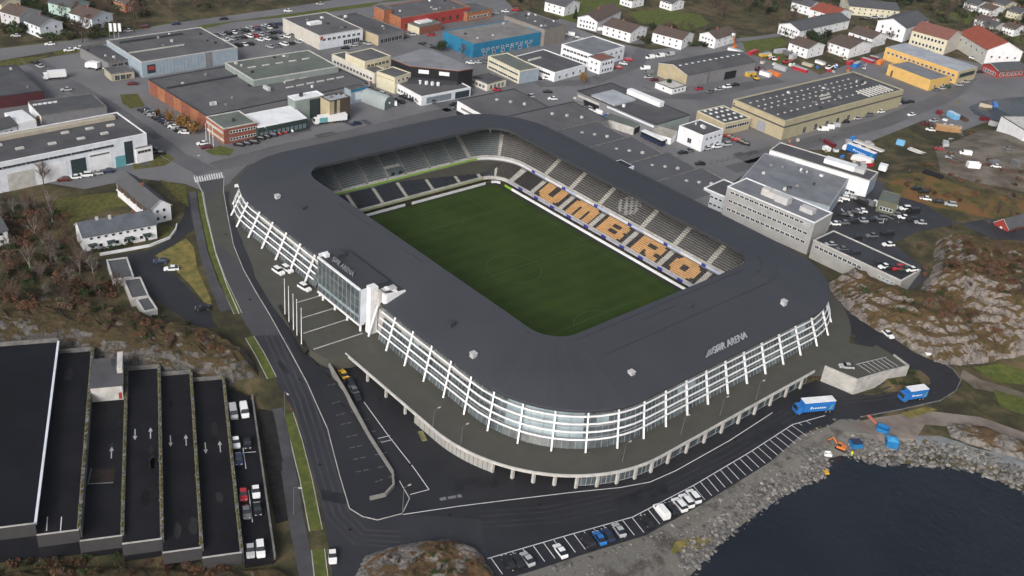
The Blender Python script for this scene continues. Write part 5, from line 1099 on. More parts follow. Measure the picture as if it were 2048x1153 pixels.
hill('scree_mound', PX([(705,1165),(728,1112),(800,1088),(900,1077),(955,1098),(1000,1165),(930,1230),(760,1230)]), 2.6, 5, RM_S, rough=.7, seed=3)
hill('scrub_bank', [tuple(cpw(u, v).xy) for u, v in ((62.5,-62),(63.5,-12),(66.5,2),(71,17),(73,32),(86,44),(107,30),(107,-62))], 1.6, 5, RM_W, step=1.2, rough=.9, seed=4)
hill('scree_bank', PX([(1700,838),(1750,836),(1850,822),(1960,835),(2070,880),(2070,905),(1960,862),(1870,850),(1790,862)])[:0]+PX([(1890,845),(1960,852),(2070,890),(2070,930),(1990,905),(1900,875)]), 1.8, 4, RM_S, rough=.6, seed=5)
# boulders
ROCKS = []
stone = [mat('stone_grey', (.085,.083,.08), (.175,.168,.16), .9, .9, .5, 3), mat('stone_pale', (.14,.132,.124), (.25,.235,.22), .9, .9, .5, 3), mat('stone_dark', (.05,.05,.05), (.12,.118,.115), .9, .9, .5, 3)]
for s in range(9):
    bm = bmesh.new(); bmesh.ops.create_icosphere(bm, subdivisions=1, radius=1); r = random.Random(s)
    for v in bm.verts: v.co = Vector((v.co.x*r.uniform(.7,1.3), v.co.y*r.uniform(.6,1.1), v.co.z*r.uniform(.5,.9)))
    me = bpy.data.meshes.new('boulder'); bm.to_mesh(me); bm.free(); me.materials.append(stone[(0,0,1,0,2,0,1,2,0)[s]]); ROCKS.append(me)
def boulder(x, y, s, r, lab, grp, z=None):
    o = link('boulder', r.choice(ROCKS)); o.location = (x, y, (hz(x, y) if z is None else z)+s*.15); o.scale = (s, s*r.uniform(.7,1.1), s*r.uniform(.6,1)); o.rotation_euler = (r.uniform(-.4,.4), r.uniform(-.4,.4), r.uniform(0,6.3)); tag(o, lab, 'boulder', grp)
r = random.Random(5); spots = []
band1 = [tuple(p) for p in SHORE[2:8]]; band2 = [tuple(p) for p in SHORE[8:14]]
for bnd, n, wd in ((band1, 900, 5.5), (band2, 1050, 7.0)):
    for _ in range(n):
        c = lerpP(bnd, r.random()); i = min(range(len(SHORE)), key=lambda k: (SHORE[k]-c).length); d = Vector((bnd[-1][0]-bnd[0][0], bnd[-1][1]-bnd[0][1])).normalized(); nn = Vector((-d.y, d.x)); 
        p = c+nn*(r.uniform(-1.2, wd)*(1 if not inpoly(*(c+nn*4), SEA) else -1)); spots.append((p.x, p.y, r.choice([.35,.45,.55,.65,.8,1.0])*(.8 if bnd is band1 else .95)))
spots.sort(key=lambda t: -t[2]); big = spots[:280]; rest = spots[280:]
for x, y, s in big: boulder(x, y, s, r, 'grey angular boulder of the rock bank along the waterline', 'boulders of the shore bank')
mb = MB()
for x, y, s in rest:
    me = r.choice(ROCKS); a = r.uniform(0, 6.3); z = zt(x, y)+s*.1
    mb.add([(x+s*(v.co.x*math.cos(a)-v.co.y*math.sin(a)), y+s*(v.co.x*math.sin(a)+v.co.y*math.cos(a)), z+s*v.co.z) for v in me.vertices], [tuple(p.vertices) for p in me.polygons], r.choice([0,0,1,2]))
tag(mb.build('riprap', stone), 'smaller loose stones filling the bank along the waterline', 'stones', kind='stuff')
mb = MB()
for _ in range(900):
    t = r.random(); a = lerpP([tuple(p) for p in SEO2], t); b_ = lerpP([tuple(p) for p in SHORE[2:8]], t); p = a.lerp(b_, r.uniform(.15,1)); s = r.uniform(.1,.3); me = r.choice(ROCKS); z = zt(p.x, p.y)+.05
    mb.add([(p.x+s*v.co.x, p.y+s*v.co.y, z+s*v.co.z) for v in me.vertices], [tuple(q.vertices) for q in me.polygons], r.choice([0,0,1,2]))
tag(mb.build('gravel_stones', stone), 'scattered small stones on the gravel between parking row and water', 'stones', kind='stuff')
for k, (px, py) in enumerate([(1108,1136),(1140,1131),(1180,1117),(1210,1108),(1226,1101),(1240,1095),(1262,1090),(1286,1081),(1302,1074),(1322,1066),(1345,1052),(1376,1036),(1395,1026),(1418,1014),(1442,1000),(1461,988),(1486,972),(1508,962),(1540,942),(1576,918),(1605,885),(1655,852),(1668,840),(1840,705),(1870,722),(1990,690)]):
    P = gz(px, py); boulder(P.x, P.y, r.uniform(.45,.75), r, 'pale kerb boulder at the outer edge of the shore parking row', 'kerb boulders along the shore parking', P.z)
# ---- plants
def branch(mb, tw, p, d, L, rad, depth, r, spread=.55, leafm=0):
    q = p+d*L; mb.tube(p, q, rad, rad*.6, 4 if depth > 1 else 3, cap=False)
    if depth == 0: return
    for k in range(r.choice((2,3,3))):
        dd = (d+Vector((r.uniform(-1,1), r.uniform(-1,1), r.uniform(-.25,.6)))*spread).normalized()
        branch(mb, tw, p.lerp(q, r.uniform(.55,1)), dd, L*r.uniform(.6,.82), rad*.55, depth-1, r, spread)
    if depth <= 2:
        for _ in range(9):
            s = p.lerp(q, r.random()); dd = (d*.5+Vector((r.uniform(-1,1), r.uniform(-1,1), r.uniform(-.3,.9)))).normalized(); e = s+dd*r.uniform(.5,1.1)*L; n = dd.orthogonal().normalized()*.035
            tw.tri(s-n, s+n, e); f = s.lerp(e, .5); e2 = f+(dd+Vector((r.uniform(-1,1), r.uniform(-1,1), r.uniform(-.5,.8)))).normalized()*L*.5; tw.tri(f-n*.8, f+n*.8, e2)
def tree_proto(seed, H, bk, twm, spread=.55, up=.45, dep=4):
    r = random.Random(seed); t = MB(); tw = MB(); top = Vector((r.uniform(-.2,.2), r.uniform(-.2,.2), H*.35)); t.tube((0,0,-.3), top, H*.022, H*.015, 6)
    c = MB()
    for k in range(5):
        a = k*1.26+r.random(); d = Vector((math.cos(a)*spread, math.sin(a)*spread, up+r.uniform(.1,.6))).normalized(); branch(c, tw, Vector((0,0,H*r.uniform(.2,.35))), d, H*.24, H*.011, dep-2, r, spread)
    branch(c, tw, top, Vector((0,0,1)), H*.25, H*.013, dep-1, r, spread)
    o = len(c.v); c.v += tw.v; c.f += [tuple(i+o for i in f) for f in tw.f]; c.m += [1]*len(tw.f)
    return t.mesh('trunk', bk), c.mesh('crown', [bk, twm])
def bush_proto(seed, H, W, leaf, n=260, sz=.22):
    r = random.Random(seed); t = MB(); c = MB()
    for k in range(4): t.tube((0,0,-.2), (r.uniform(-.3,.3)*W, r.uniform(-.3,.3)*W, H*.6), .05, .02, 4)
    lob = [(r.uniform(-.5,.5)*W, r.uniform(-.5,.5)*W, r.uniform(.35,.75)*H, r.uniform(.3,.5)*W) for _ in range(6)]
    for _ in range(n):
        x, y, z, R = r.choice(lob); d = Vector((r.gauss(0,1), r.gauss(0,1), r.gauss(0,1))).normalized()*R*r.uniform(.5,1); p = Vector((x, y, max(.05, z+d.z*H/W*.8)))+Vector((d.x, d.y, 0)); a = Vector((r.gauss(0,1), r.gauss(0,1), r.gauss(0,1))).normalized(); b_ = a.orthogonal().normalized(); s = sz*r.uniform(.6,1.4)
        c.quad(p-a*s, p-b_*s, p+a*s, p+b_*s)
    return t.mesh('stem', bark), c.mesh('foliage', leaf)
def spruce_proto(seed, H, leaf):
    r = random.Random(seed); t = MB().tube((0,0,-.3), (0,0,H*.95), H*.02, .02, 6); c = MB()
    for k in range(420):
        z = H*(.08+.9*(k/420)); R = H*.24*(1-z/H)+.15; a = r.uniform(0,6.3); q = Vector((math.cos(a), math.sin(a), -.35)); e = Vector((0,0,z))+q*R*r.uniform(.6,1.05); s = Vector((0,0,z)); n = Vector((-q.y, q.x, 0))*R*.22
        c.quad(s, s.lerp(e,.6)+n, e, s.lerp(e,.6)-n)
    return t.mesh('trunk', bark), c.mesh('crown', leaf)
TOPX = [([(0,-12),(300,-20),(760,-20),(760,-6),(430,18),(240,20),(0,6)],30),([(1000,0),(1100,0),(1100,20),(1010,14)],10),([(1560,50),(1600,60),(1600,80),(1540,70)],10),([(1780,30),(1800,60),(1830,60),(1800,90),(1770,80)],12),([(1930,60),(2040,70),(2048,95),(1960,85)],16),([(1240,48),(1310,58),(1420,62),(1400,70),(1300,62)],12)]
PT = {'bare': [tree_proto(1, 10, bark, tw_br), tree_proto(2, 9, bark, tw_gr, .7), tree_proto(3, 11, bark, tw_br, .5)], 'birch': [tree_proto(4, 11, bark_birch, tw_br, .45), tree_proto(5, 10, bark_birch, tw_gr, .5)], 'round': [tree_proto(6, 10, bark, tw_br, .8, .25, 5)],
      'russet': [bush_proto(7, 2.2, 2.6, tw_rd), bush_proto(8, 1.8, 2.8, tw_rd, 240), bush_proto(9, 2.4, 2.4, tw_br)], 'green': [bush_proto(10, 2, 2.6, lf_gr), bush_proto(11, 2.4, 2.4, lf_hd)], 'spruce': [spruce_proto(12, 10, lf_dk), spruce_proto(13, 8, lf_dk)],
      'ochre': [bush_proto(14, 7, 3.2, lf_or, 420, .3), bush_proto(15, 6, 3, lf_or, 380, .3)], 'evergreen': [bush_proto(16, 6, 4.4, lf_dk, 520, .35), bush_proto(17, 5, 4, lf_gr, 460, .35)]}
NAMES = dict(bare=('bare_tree', 'tree'), birch=('birch_tree', 'tree'), round=('round_bare_tree', 'tree'), russet=('russet_shrub', 'shrub'), green=('green_shrub', 'shrub'), spruce=('spruce_tree', 'tree'), ochre=('autumn_tree', 'tree'), evergreen=('evergreen_tree', 'tree'))
rt = random.Random(11)
def plant(kind, px, py, label, group, s=1.0, z=None):
    if z is None:
        P = gz(px, py)
        for _ in range(4): P = at(px, py, hz(P.x, P.y))
        z = hz(P.x, P.y)
    else: P = at(px, py, z)
    k = rt.randrange(len(PT[kind])); nm, cat = NAMES[kind]; o = empty(nm, (P.x, P.y, z), rt.uniform(0, 6.3)); sc_ = s*rt.uniform(.8,1.2); o.scale = (sc_, sc_, sc_*rt.uniform(.9,1.1)); tag(o, label, cat, group)
    t, c = PT[kind][k]; link(t.name.split('.')[0], t, o); link(c.name.split('.')[0], c, o); return o
def scatter(kind, poly, n, label, group, s=1.0, z=None):
    x0, x1 = min(p[0] for p in poly), max(p[0] for p in poly); y0, y1 = min(p[1] for p in poly), max(p[1] for p in poly); k = 0
    while k < n:
        x, y = rt.uniform(x0, x1), rt.uniform(y0, y1)
        if inpoly(x, y, poly): plant(kind, x, y, label, group, s, z); k += 1
LW = [(-20,420),(60,410),(130,430),(150,500),(200,540),(250,590),(170,620),(0,620)]
scatter('bare', LW, 36, 'bare brown tree in the wood above the rock face on the left', 'bare trees of the left wood', .75); scatter('birch', [(20,420),(130,430),(200,560),(60,580)], 9, 'pale-stemmed bare birch in the wood on the left', 'birches of the left wood', .85)
scatter('russet', LW, 80, 'low russet shrub under the trees of the left wood', 'shrubs of the left wood', .9); scatter('green', LW, 50, 'dark green shrub under the trees of the left wood', 'green shrubs of the left wood', .9)
scatter('russet', [(150,610),(300,625),(430,670),(480,710),(300,690),(150,660)], 26, 'rust-coloured heath bush on the rock face on the left', 'heath bushes on the left rock', .55); scatter('green', [(100,610),(300,620),(430,670),(300,680)], 20, 'small green bush on the rock face on the left', 'green bushes on the left rock', .55)
scatter('russet', [(1840,480),(2048,500),(2048,680),(1900,690),(1800,600)], 60, 'rust-coloured heath bush on the rocky hill at the right', 'heath bushes on the right hill', .75); scatter('green', [(1840,480),(2048,500),(2048,680),(1880,690),(1700,620)], 34, 'small green bush on the rocky hill at the right', 'green bushes on the right hill', .6); scatter('bare', [(1880,430),(2048,440),(2048,600),(1960,560)], 12, 'bare sapling on the rocky hill at the right', 'saplings on the right hill', .45)
scatter('russet', [(1880,300),(2048,330),(2048,440),(1800,390),(1780,360)], 30, 'brown scrub bush on the earth bank behind the upper lot', 'scrub bushes on the earth bank', .7); scatter('bare', [(1900,380),(2048,400),(2048,450),(1950,440)], 10, 'bare sapling on the earth bank behind the upper lot', 'saplings on the earth bank', .5)
scatter('russet', [(10,1110),(480,1130),(470,1153),(0,1153)], 30, 'brown scrub bush on the bank below the ramp car park', 'scrub bushes below the ramps', .55); scatter('green', [(10,1100),(300,1120),(300,1153),(0,1153)], 14, 'dark green bush on the bank below the ramp car park', 'green bushes below the ramps', .55)
scatter('russet', [(740,1120),(900,1090),(960,1120),(970,1150),(760,1150)], 14, 'rust-coloured tuft on the stony mound beside the road', 'tufts on the stony mound', .35); scatter('green', [(740,1110),(900,1085),(970,1150),(760,1150)], 14, 'green tuft on the stony mound beside the road', 'green tufts on the stony mound', .35)
scatter('green', [(1775,745),(1845,745),(1850,770),(1790,782)], 9, 'dark green bush on the planted bank below the parking terrace', 'bushes below the parking terrace', .5)
scatter('bare', [(1420,-10),(1600,0),(1590,50),(1470,62),(1430,40)], 40, 'bare brown tree of the far wood at the top of the picture', 'far wood trees', 1.05, ZG); scatter('evergreen', [(1480,0),(1600,0),(1590,40),(1500,40)], 10, 'dark evergreen in the far wood at the top of the picture', 'far wood evergreens', .9, ZG)
scatter('bare', [(1850,0),(1950,10),(1980,100),(1930,60),(1870,40)], 24, 'bare brown tree on the far slope behind the cream villa', 'bare trees behind the villa', .9, ZG); scatter('evergreen', [(1860,0),(2048,10),(2048,90),(1960,80)], 16, 'dark evergreen among the far houses on the right', 'evergreens among the far right houses', .8, ZG)
scatter('bare', [(1960,0),(2048,0),(2048,90),(1980,60)], 14, 'bare tree among the far houses on the right', 'bare trees among the far right houses', .7, ZG)
scatter('bare', [(100,10),(270,0),(300,40),(200,60),(130,60)], 20, 'bare brown tree among the houses at the top left', 'bare trees at the top left', .85, ZG); scatter('evergreen', [(0,0),(160,0),(150,70),(40,75)], 24, 'dark evergreen between the houses at the top left', 'evergreens at the top left', .75, ZG)
scatter('green', [(0,0),(300,0),(300,40),(120,70),(0,70)], 50, 'dark garden bush among the houses at the top left', 'garden bushes at the top left', 1.4, ZG); scatter('green', [(1640,0),(2048,0),(2048,95),(1900,50),(1660,30)], 60, 'dark garden bush among the far houses on the right', 'garden bushes at the top right', 1.4, ZG); scatter('bare', [(1560,85),(1800,100),(1800,118),(1560,100)], 14, 'bare tree in the hedge above the machine yard', 'bare trees above the machine yard', .6, ZG)
scatter('bare', [(300,0),(560,-10),(540,15),(330,38)], 22, 'bare brown tree along the far main road', 'bare trees along the far road', .75, ZG); scatter('bare', [(1230,-5),(1420,0),(1430,20),(1250,12)], 16, 'bare tree on the top edge above the lawn', 'bare trees above the lawn', .7, ZG)
scatter('evergreen', [(1640,0),(1860,-5),(1850,20),(1660,5)], 16, 'dark evergreen on the top edge at the right', 'evergreens on the top edge', .8, ZG); scatter('russet', [(1560,90),(1660,112),(1780,108),(1780,92),(1560,80)], 30, 'brown hedge bush above the machine yard', 'hedge bushes above the machine yard', 1.1, ZG)
scatter('green', [(1225,68),(1300,90),(1420,95),(1300,80)], 24, 'dark hedge bush below the white row houses', 'hedge bushes below the row houses', 1.2, ZG); scatter('green', [(60,55),(240,55),(240,75),(90,85)], 26, 'dark garden hedge bush at the top left', 'garden hedge bushes at the top left', 1.3, ZG)
scatter('evergreen', [(1620,75),(1660,80),(1665,100),(1625,100)], 6, 'big dark garden evergreen between the white gabled houses', 'garden evergreens by the gabled houses', 1.0, ZG)
plant('round', 165, 86, 'large round bare tree beside the far road junction', None, 1.35, ZG); plant('round', 270, 66, 'round bare tree by the white flags of the far store', None, 1.0, ZG); plant('round', 236, 68, 'brown round tree left of the white flags of the far store', None, 1.0, ZG)
plant('spruce', 1150, 38, 'dark pointed spruce on the lawn slope', None, 1.0, ZG); plant('evergreen', 885, 104, 'dark evergreen at the left corner of the blue hall', None, .9, ZG); plant('bare', 925, 118, 'bare bush-like tree in front of the blue hall', None, .7, ZG); plant('evergreen', 955, 172, 'olive-green conifer beside the cream hut', None, .8, ZG); plant('ochre', 83, 246, 'yellow-leaved tree behind the white hall', None, .8, ZG); plant('ochre', 1165, 168, 'orange-leaved tree on the mound by the trade hall', None, .8, ZG); plant('bare', 88, 372, 'bare tree in front of the white hall doors', None, .8, ZG); plant('evergreen', 745, 78, 'pale green tree between the white store and the beige hall', None, .7, ZG); plant('russet', 1975, 700, 'rust-coloured bush at the foot of the right hill', None, 1.2)
for k, (x, y) in enumerate(((318,234),(338,246),(358,256),(372,262),(386,268))): plant('ochre', x, y, ['first','second','third','fourth','fifth'][k]+' orange-leaved tree along the orange brick wall, counted from the back', 'orange trees along the brick wall', .85, ZG)
for k in range(22): plant('green', 150+k*8, 512-k*1.6-6*(k > 14), 'clipped dark shrub in front of the white terrace', 'shrubs in front of the terrace', .4)

for k, (P_, n) in enumerate(TOPX):
    w_ = ['along the far road at the top','beside the red complex','between the wood and the stepped terrace','in front of the ornate villa','below the far right houses','behind the white row houses'][k]
    scatter('bare', P_, n, 'bare tree '+w_, 'bare trees '+w_, .6, ZG); scatter('evergreen', P_, n//3, 'dark evergreen '+w_, 'evergreens '+w_, .6, ZG)
# ================================================================== vehicles and small things
CARS = {}
def car_shape(kind):
    if kind == 'van': St = [(0,.9,.9,.86),(.15,1.05,1.05,.95),(.75,1.15,1.15,.98),(1.35,1.25,2.0,1.0),(4.6,1.25,2.05,1.0),(4.95,1.25,1.95,1.0),(5.0,.9,.9,.98)]; gl = (2,4)
    elif kind == 'suv': St = [(0,.7,.7,.84),(.2,.95,.95,.92),(1.15,1.08,1.08,.95),(1.8,1.1,1.68,.95),(4.1,1.12,1.7,.95),(4.55,1.1,1.15,.93),(4.65,.8,.8,.9)]; gl = (2,5)
    else: St = [(0,.58,.58,.78),(.25,.72,.72,.86),(1.25,.9,.9,.9),(1.95,.92,1.42,.9),(3.2,.95,1.44,.9),(4.05,.98,1.02,.88),(4.35,.65,.65,.84)]; gl = (2,5)
    return St, gl
def car_parts(kind):
    St, gl = car_shape(kind); body, glass = MB(), MB(); L = St[-1][0]; rings = []
    for x, belt, top, hw in St:
        rw_ = hw*(.78 if top > belt+.2 else .93); rings.append([(x-L/2, s_*y, z) for s_ in (1,) for y, z in ((hw*.94,.22),(hw,.5),(hw*.97,belt),(rw_,top),(-rw_,top),(-hw*.97,belt),(-hw,.5),(-hw*.94,.22))])
    for i in range(len(rings)-1):
        a, b_ = rings[i], rings[i+1]; cab = gl[0] <= i < gl[1]
        for j in range(7):
            q = (a[j], a[j+1], b_[j+1], b_[j]); t = St[i][2] > St[i][1]+.2 and St[i+1][2] > St[i+1][1]+.2
            isg = cab and (j in (2,4) or (j == 3 and not t)); 
            if kind == 'van' and i == 3: isg = j in (2,4) and False
            (glass if isg else body).quad(*q)
    body.add(rings[0], [tuple(range(8))]); body.add(rings[-1], [tuple(range(7,-1,-1))])
    wz = .33; whl = MB(); n = 12
    for y in (-.11, .11): pass
    whl.tube((0,-.11,0), (0,.11,0), .33, .33, 12, 0); whl.tube((0,-.125,0), (0,.125,0), .2, .2, 8, 1)
    hl = MB(); return body, glass, whl, L, St[1][3]
def car_meshes(kind, col):
    k = (kind, col)
    if k in CARS: return CARS[k]
    body, glass, whl, L, hw = car_parts(kind)
    one = MB(); one.v = list(body.v); one.f = list(body.f); one.m = [0]*len(body.f); one.add(glass.v, glass.f, 1)
    for x in (-L*.31, L*.31):
        for y in (-hw*.9, hw*.9): one.add([(v[0]+x, v[1]+y, v[2]+.33) for v in whl.v], whl.f, 2)
    CARS[k] = (body.mesh('body', PAINT[col]), CARS['g', kind] if ('g', kind) in CARS else CARS.setdefault(('g', kind), glass.mesh('windows', carglass)), CARS['w'] if 'w' in CARS else CARS.setdefault('w', whl.mesh('wheel', [tyre, rim])), one.mesh('car', [PAINT[col], carglass, tyre]), L, hw); return CARS[k]
NICE = {'car': 'hatchback', 'van': 'van', 'suv': 'estate car'}
def car(kind, col, P, ang, label, group=None, near=False):
    bd, gl_, wh, one, L, hw = car_meshes(kind, col)
    if not near:
        o = link('parked_'+('van' if kind == 'van' else 'car'), one); o.location = P; o.rotation_euler = (0,0,ang)
    else:
        o = empty('parked_'+('van' if kind == 'van' else 'car'), P, ang); link('body', bd, o); link('windows', gl_, o)
        for x in (-L*.31, L*.31):
            for y in (-hw*.9, hw*.9): link('wheel', wh, o).location = (x, y, .33)
        for y in (-.55, .55):
            h_ = CARS.setdefault('hl', MB().box(-.06,.06,-.18,.18,-.08,.08).mesh('headlight', lampw)); link('headlight', h_, o).location = (-L/2+.12, y, .62)
    tag(o, label, 'van' if kind == 'van' else 'car', group); return o
ORD = ['first','second','third','fourth','fifth','sixth','seventh','eighth','ninth','tenth','eleventh','twelfth','thirteenth','fourteenth','fifteenth','sixteenth','seventeenth','eighteenth']
def row(desc, items, ang, near=False, z=None, grp=None, jit=.05):
    for k, it in enumerate(items):
        px, py, col = it[:3]; kind = it[3] if len(it) > 3 else 'car'; P = gz(px, py, .07) if z is None else at(px, py, z)
        a = ang if not callable(ang) else ang(P); car(kind, col, P, a+rt.uniform(-jit, jit), f'{col} {NICE[kind]}, {ORD[k]} {desc}' if len(items) > 1 else f'{col} {NICE[kind]} {desc}', grp or 'cars '+desc.split(',')[0], near)
def line(p0, p1, cols, kinds=('car','car','suv')):
    n = len(cols); return [(p0[0]+(p1[0]-p0[0])*i/max(1, n-1), p0[1]+(p1[1]-p0[1])*i/max(1, n-1), c, kinds[(i*7) % len(kinds)]) for i, c in enumerate(cols)]
C1 = dict(w='white', s='silver', g='grey', b='black', n='navy', u='blue', r='red', m='maroon', o='orange', y='yellow', e='beige', t='brown', k='green')
def cs(s): return [C1[c] for c in s]
def stall_ang(P):
    a, b_ = min(STALL, key=lambda t: (t[0].lerp(t[1], .5)-P.xy).length); d = b_-a; return math.atan2(d.y, d.x)
row('from the left in the shore parking row', [(1016,1128,'black'),(1034,1126,'black'),(1054,1122,'silver'),(1120,1106,'white'),(1176,1087,'black','suv'),(1198,1080,'blue'),(1215,1074,'navy'),(1237,1064,'silver'),(1294,1047,'black'),(1322,1028,'white','van'),(1343,1021,'black'),(1358,1014,'white','suv'),(1372,1006,'white','suv'),(1386,997,'white','suv')], stall_ang, True, grp='cars in the shore parking row')
row('parked on the plaza, counted from the pillars', [(574,542,'white','suv'),(557,546,'white','suv'),(609,579,'white','suv')], math.radians(188), True, 4.92, grp='white cars on the plaza')
RA = math.atan2(CPU.y, CPU.x)
row('from the top in the strip beside the ramp decks', [(467,829,'silver','van'),(489,826,'white','van'),(472,888,'white'),(495,890,'black'),(478,922,'navy'),(487,992,'red'),(512,986,'white'),(493,1028,'grey'),(515,1022,'black'),(501,1104,'silver'),(521,1102,'white','suv')], RA+math.pi, True, 1.93, grp='cars beside the ramp decks')
row('along the retaining wall from the bridge', [(686,752,'yellow'),(700,768,'black'),(707,783,'grey'),(713,797,'black')], math.radians(-14), True, grp='cars in the underpass lane')
row('in the yard of the garages', [(322,526,'navy'),(343,541,'white'),(406,619,'black')], math.radians(62), True, grp='cars in the garage yard')
row('driving on the west road at the bottom edge', [(665,1116,'white')], math.radians(148), True); row('at the north-west corner of the stadium', [(482,375,'white')], math.radians(60), True); row('parked on the terrace at the east corner', [(1692,736,'silver')], math.radians(50), True, 4.9)
row('parked at the edge of the east road below the rocks', [(1775,672,'white')], math.radians(160), True); row('beside the boulders of the east road', [(1848,705,'white')], math.radians(160))
row('beside the orange brick wall, counted from the back', line((286,222), (368,268), cs('bbgsbbnbgwsbw')), math.radians(55), grp='cars along the brick wall')
row('by the lawn in front of the brick office', [(405,290,'white'),(413,297,'maroon')], math.radians(75)); row('under the brick office', line((478,292), (505,287), cs('bnb')), math.radians(50)); row('outside the white-roofed hall', line((520,279), (576,263), cs('bbnrrw')), math.radians(45))
row('in the lane beside the white dealership', line((738,180), (800,206), cs('bnsbgb')), math.radians(10)); row('in front of the dealership glass', line((806,196), (838,208), cs('bbs')), math.radians(10)); row('at the dealership corner', line((862,205), (886,198), cs('gswn'), ('suv','car')), math.radians(0))
row('beside the white dealership front', [(925,189,'white','van')], math.radians(88)); row('near the corner of the trade hall sign', line((908,212), (912,218), cs('bg')), math.radians(80)); row('driving past the brown cube', [(712,250,'navy')], math.radians(85)); row('next to the half-round tank shed', [(782,212,'white','van')], math.radians(60))
k = 0
for j, (a, b_, s) in enumerate((((432,72),(548,56),'gsbwgbsngwb'),((440,84),(556,66),'bwsgbwrsgbn'),((452,96),(500,90),'sgbwb'),((520,82),(600,72),'wwbswgb'),((540,96),(610,84),'sgwbsw'),((470,64),(560,50),'bgsrwbn'))):
    row(['in the back row','in the second row','in the short row','in the white row','in the front row','in the roadside row'][j]+' of the car lot', line(a, b_, cs(s)), math.radians(20), grp='cars on the car lot')
row('under the white hall doors, from the left', line((128,362), (216,345), cs('mwwsn')), math.radians(70)); row('behind the annex of the white hall', line((305,302), (318,308), cs('bb')), math.radians(60)); row('on the grass edge by the junction', line((138,103), (158,99), cs('ww')), math.radians(80)); row('in the forecourt of the left buildings', line((70,128), (80,135), cs('bs')), math.radians(20))
row('below the white trailer', [(133,182,'silver')], math.radians(80)); row('at the end of the brick wall', [(265,170,'maroon')], math.radians(70)); row('on the side street at the top left', [(32,74,'silver'),(15,62,'white')], math.radians(60))
row('driving on the far main road, from the left', [(100,91,'white'),(256,64,'silver'),(290,56,'maroon'),(352,50,'navy'),(447,40,'black'),(576,24,'white'),(640,10,'silver')], math.radians(75), grp='cars on the far road')
row('beside the white office annex', line((1236,137), (1256,122), cs('rwr')), math.radians(40)); row('in the yard left of the beige hall', line((1296,157), (1308,162), cs('sm')), math.radians(70)); row('in the yard right of the hut', [(1398,180,'red')], math.radians(80)); row('in front of the white office yard', line((1300,118), (1340,112), cs('wws'), ('van',)), math.radians(80))
row('below the white cube building', line((1412,300), (1452,292), cs('sws')), math.radians(70)); row('beside the white cube building', line((1455,275), (1490,290), cs('rkrbb')), math.radians(30)); row('by the office corner', [(1400,330,'black')], math.radians(60)); row('beside the bus', line((1365,308), (1378,304), cs('bg')), math.radians(70))
row('on the upper lot behind the office, from the left', line((1660,405), (1700,396), cs('bwws')), math.radians(30), z=10.86); row('below the green block on the upper lot', line((1722,408), (1780,416), cs('bgwmw'), ('van',)), math.radians(0), z=10.86); row('in the middle of the upper lot', line((1685,432), (1722,424), cs('bgbsw')), math.radians(40), z=10.86); row('near the loader on the upper lot', line((1810,420), (1825,426), cs('wb'), ('suv','van')), math.radians(60), z=10.86)
row('in the second line of the upper lot', line((1712,478), (1774,470), cs('bgb')), math.radians(60), z=10.86); row('in the third line of the upper lot', line((1660,492), (1706,510), cs('sgb')), math.radians(60), z=10.86); row('along the rock on the upper lot', line((1776,492), (1752,530), cs('wb')), math.radians(60), z=10.86); row('at the end of the parking wing', line((1768,536), (1822,542), cs('wbrkw')), math.radians(70), z=11.9); row('beside the green block', line((1832,380), (1846,386), cs('bb')), math.radians(60), z=10.9)
row('beside the tan hall, from the left', line((1645,262), (1668,255), cs('wws'), ('van',)), math.radians(60)); row('at the far end of the tan hall', line((1780,212), (1820,206), cs('wwbb')), math.radians(70)); row('driving across the large yard', [(1822,232,'white')], math.radians(80)); row('in front of the orange hall', line((1872,182), (1892,176), cs('gsk')), math.radians(60)); row('by the round lawn of the yellow building', line((1918,172), (1930,166), cs('ss')), math.radians(60)); row('beside the big white hall', line((1945,118), (1960,112), cs('ws')), math.radians(40))
row('at the street of the lawn houses', line((1196,62), (1232,72), cs('ww'), ('van',)), math.radians(60)); row('beside the blue and beige halls', line((800,78), (822,72), cs('bgs')), math.radians(60)); row('in front of the white store', line((690,98), (724,88), cs('bsg')), math.radians(70)); row('in the back yard of the blue hall', line((940,128), (985,126), cs('wsgb')), math.radians(50)); row('behind the dealership', line((845,90), (870,98), cs('bgb')), math.radians(20))
row('in the corner by the red complex', line((990,28), (1030,22), cs('swr')), math.radians(60)); row('by the red tail boat at the blue hall', [(862,72,'red')], math.radians(70)); row('beside the small cream hut', [(994,182,'red')], math.radians(60)); row('in the yard in front of the trade hall mound', line((1095,186), (1105,200), cs('bw')), math.radians(60)); row('along the front of the trade hall', line((1160,212), (1215,236), cs('gwwu'), ('van','suv')), math.radians(10))
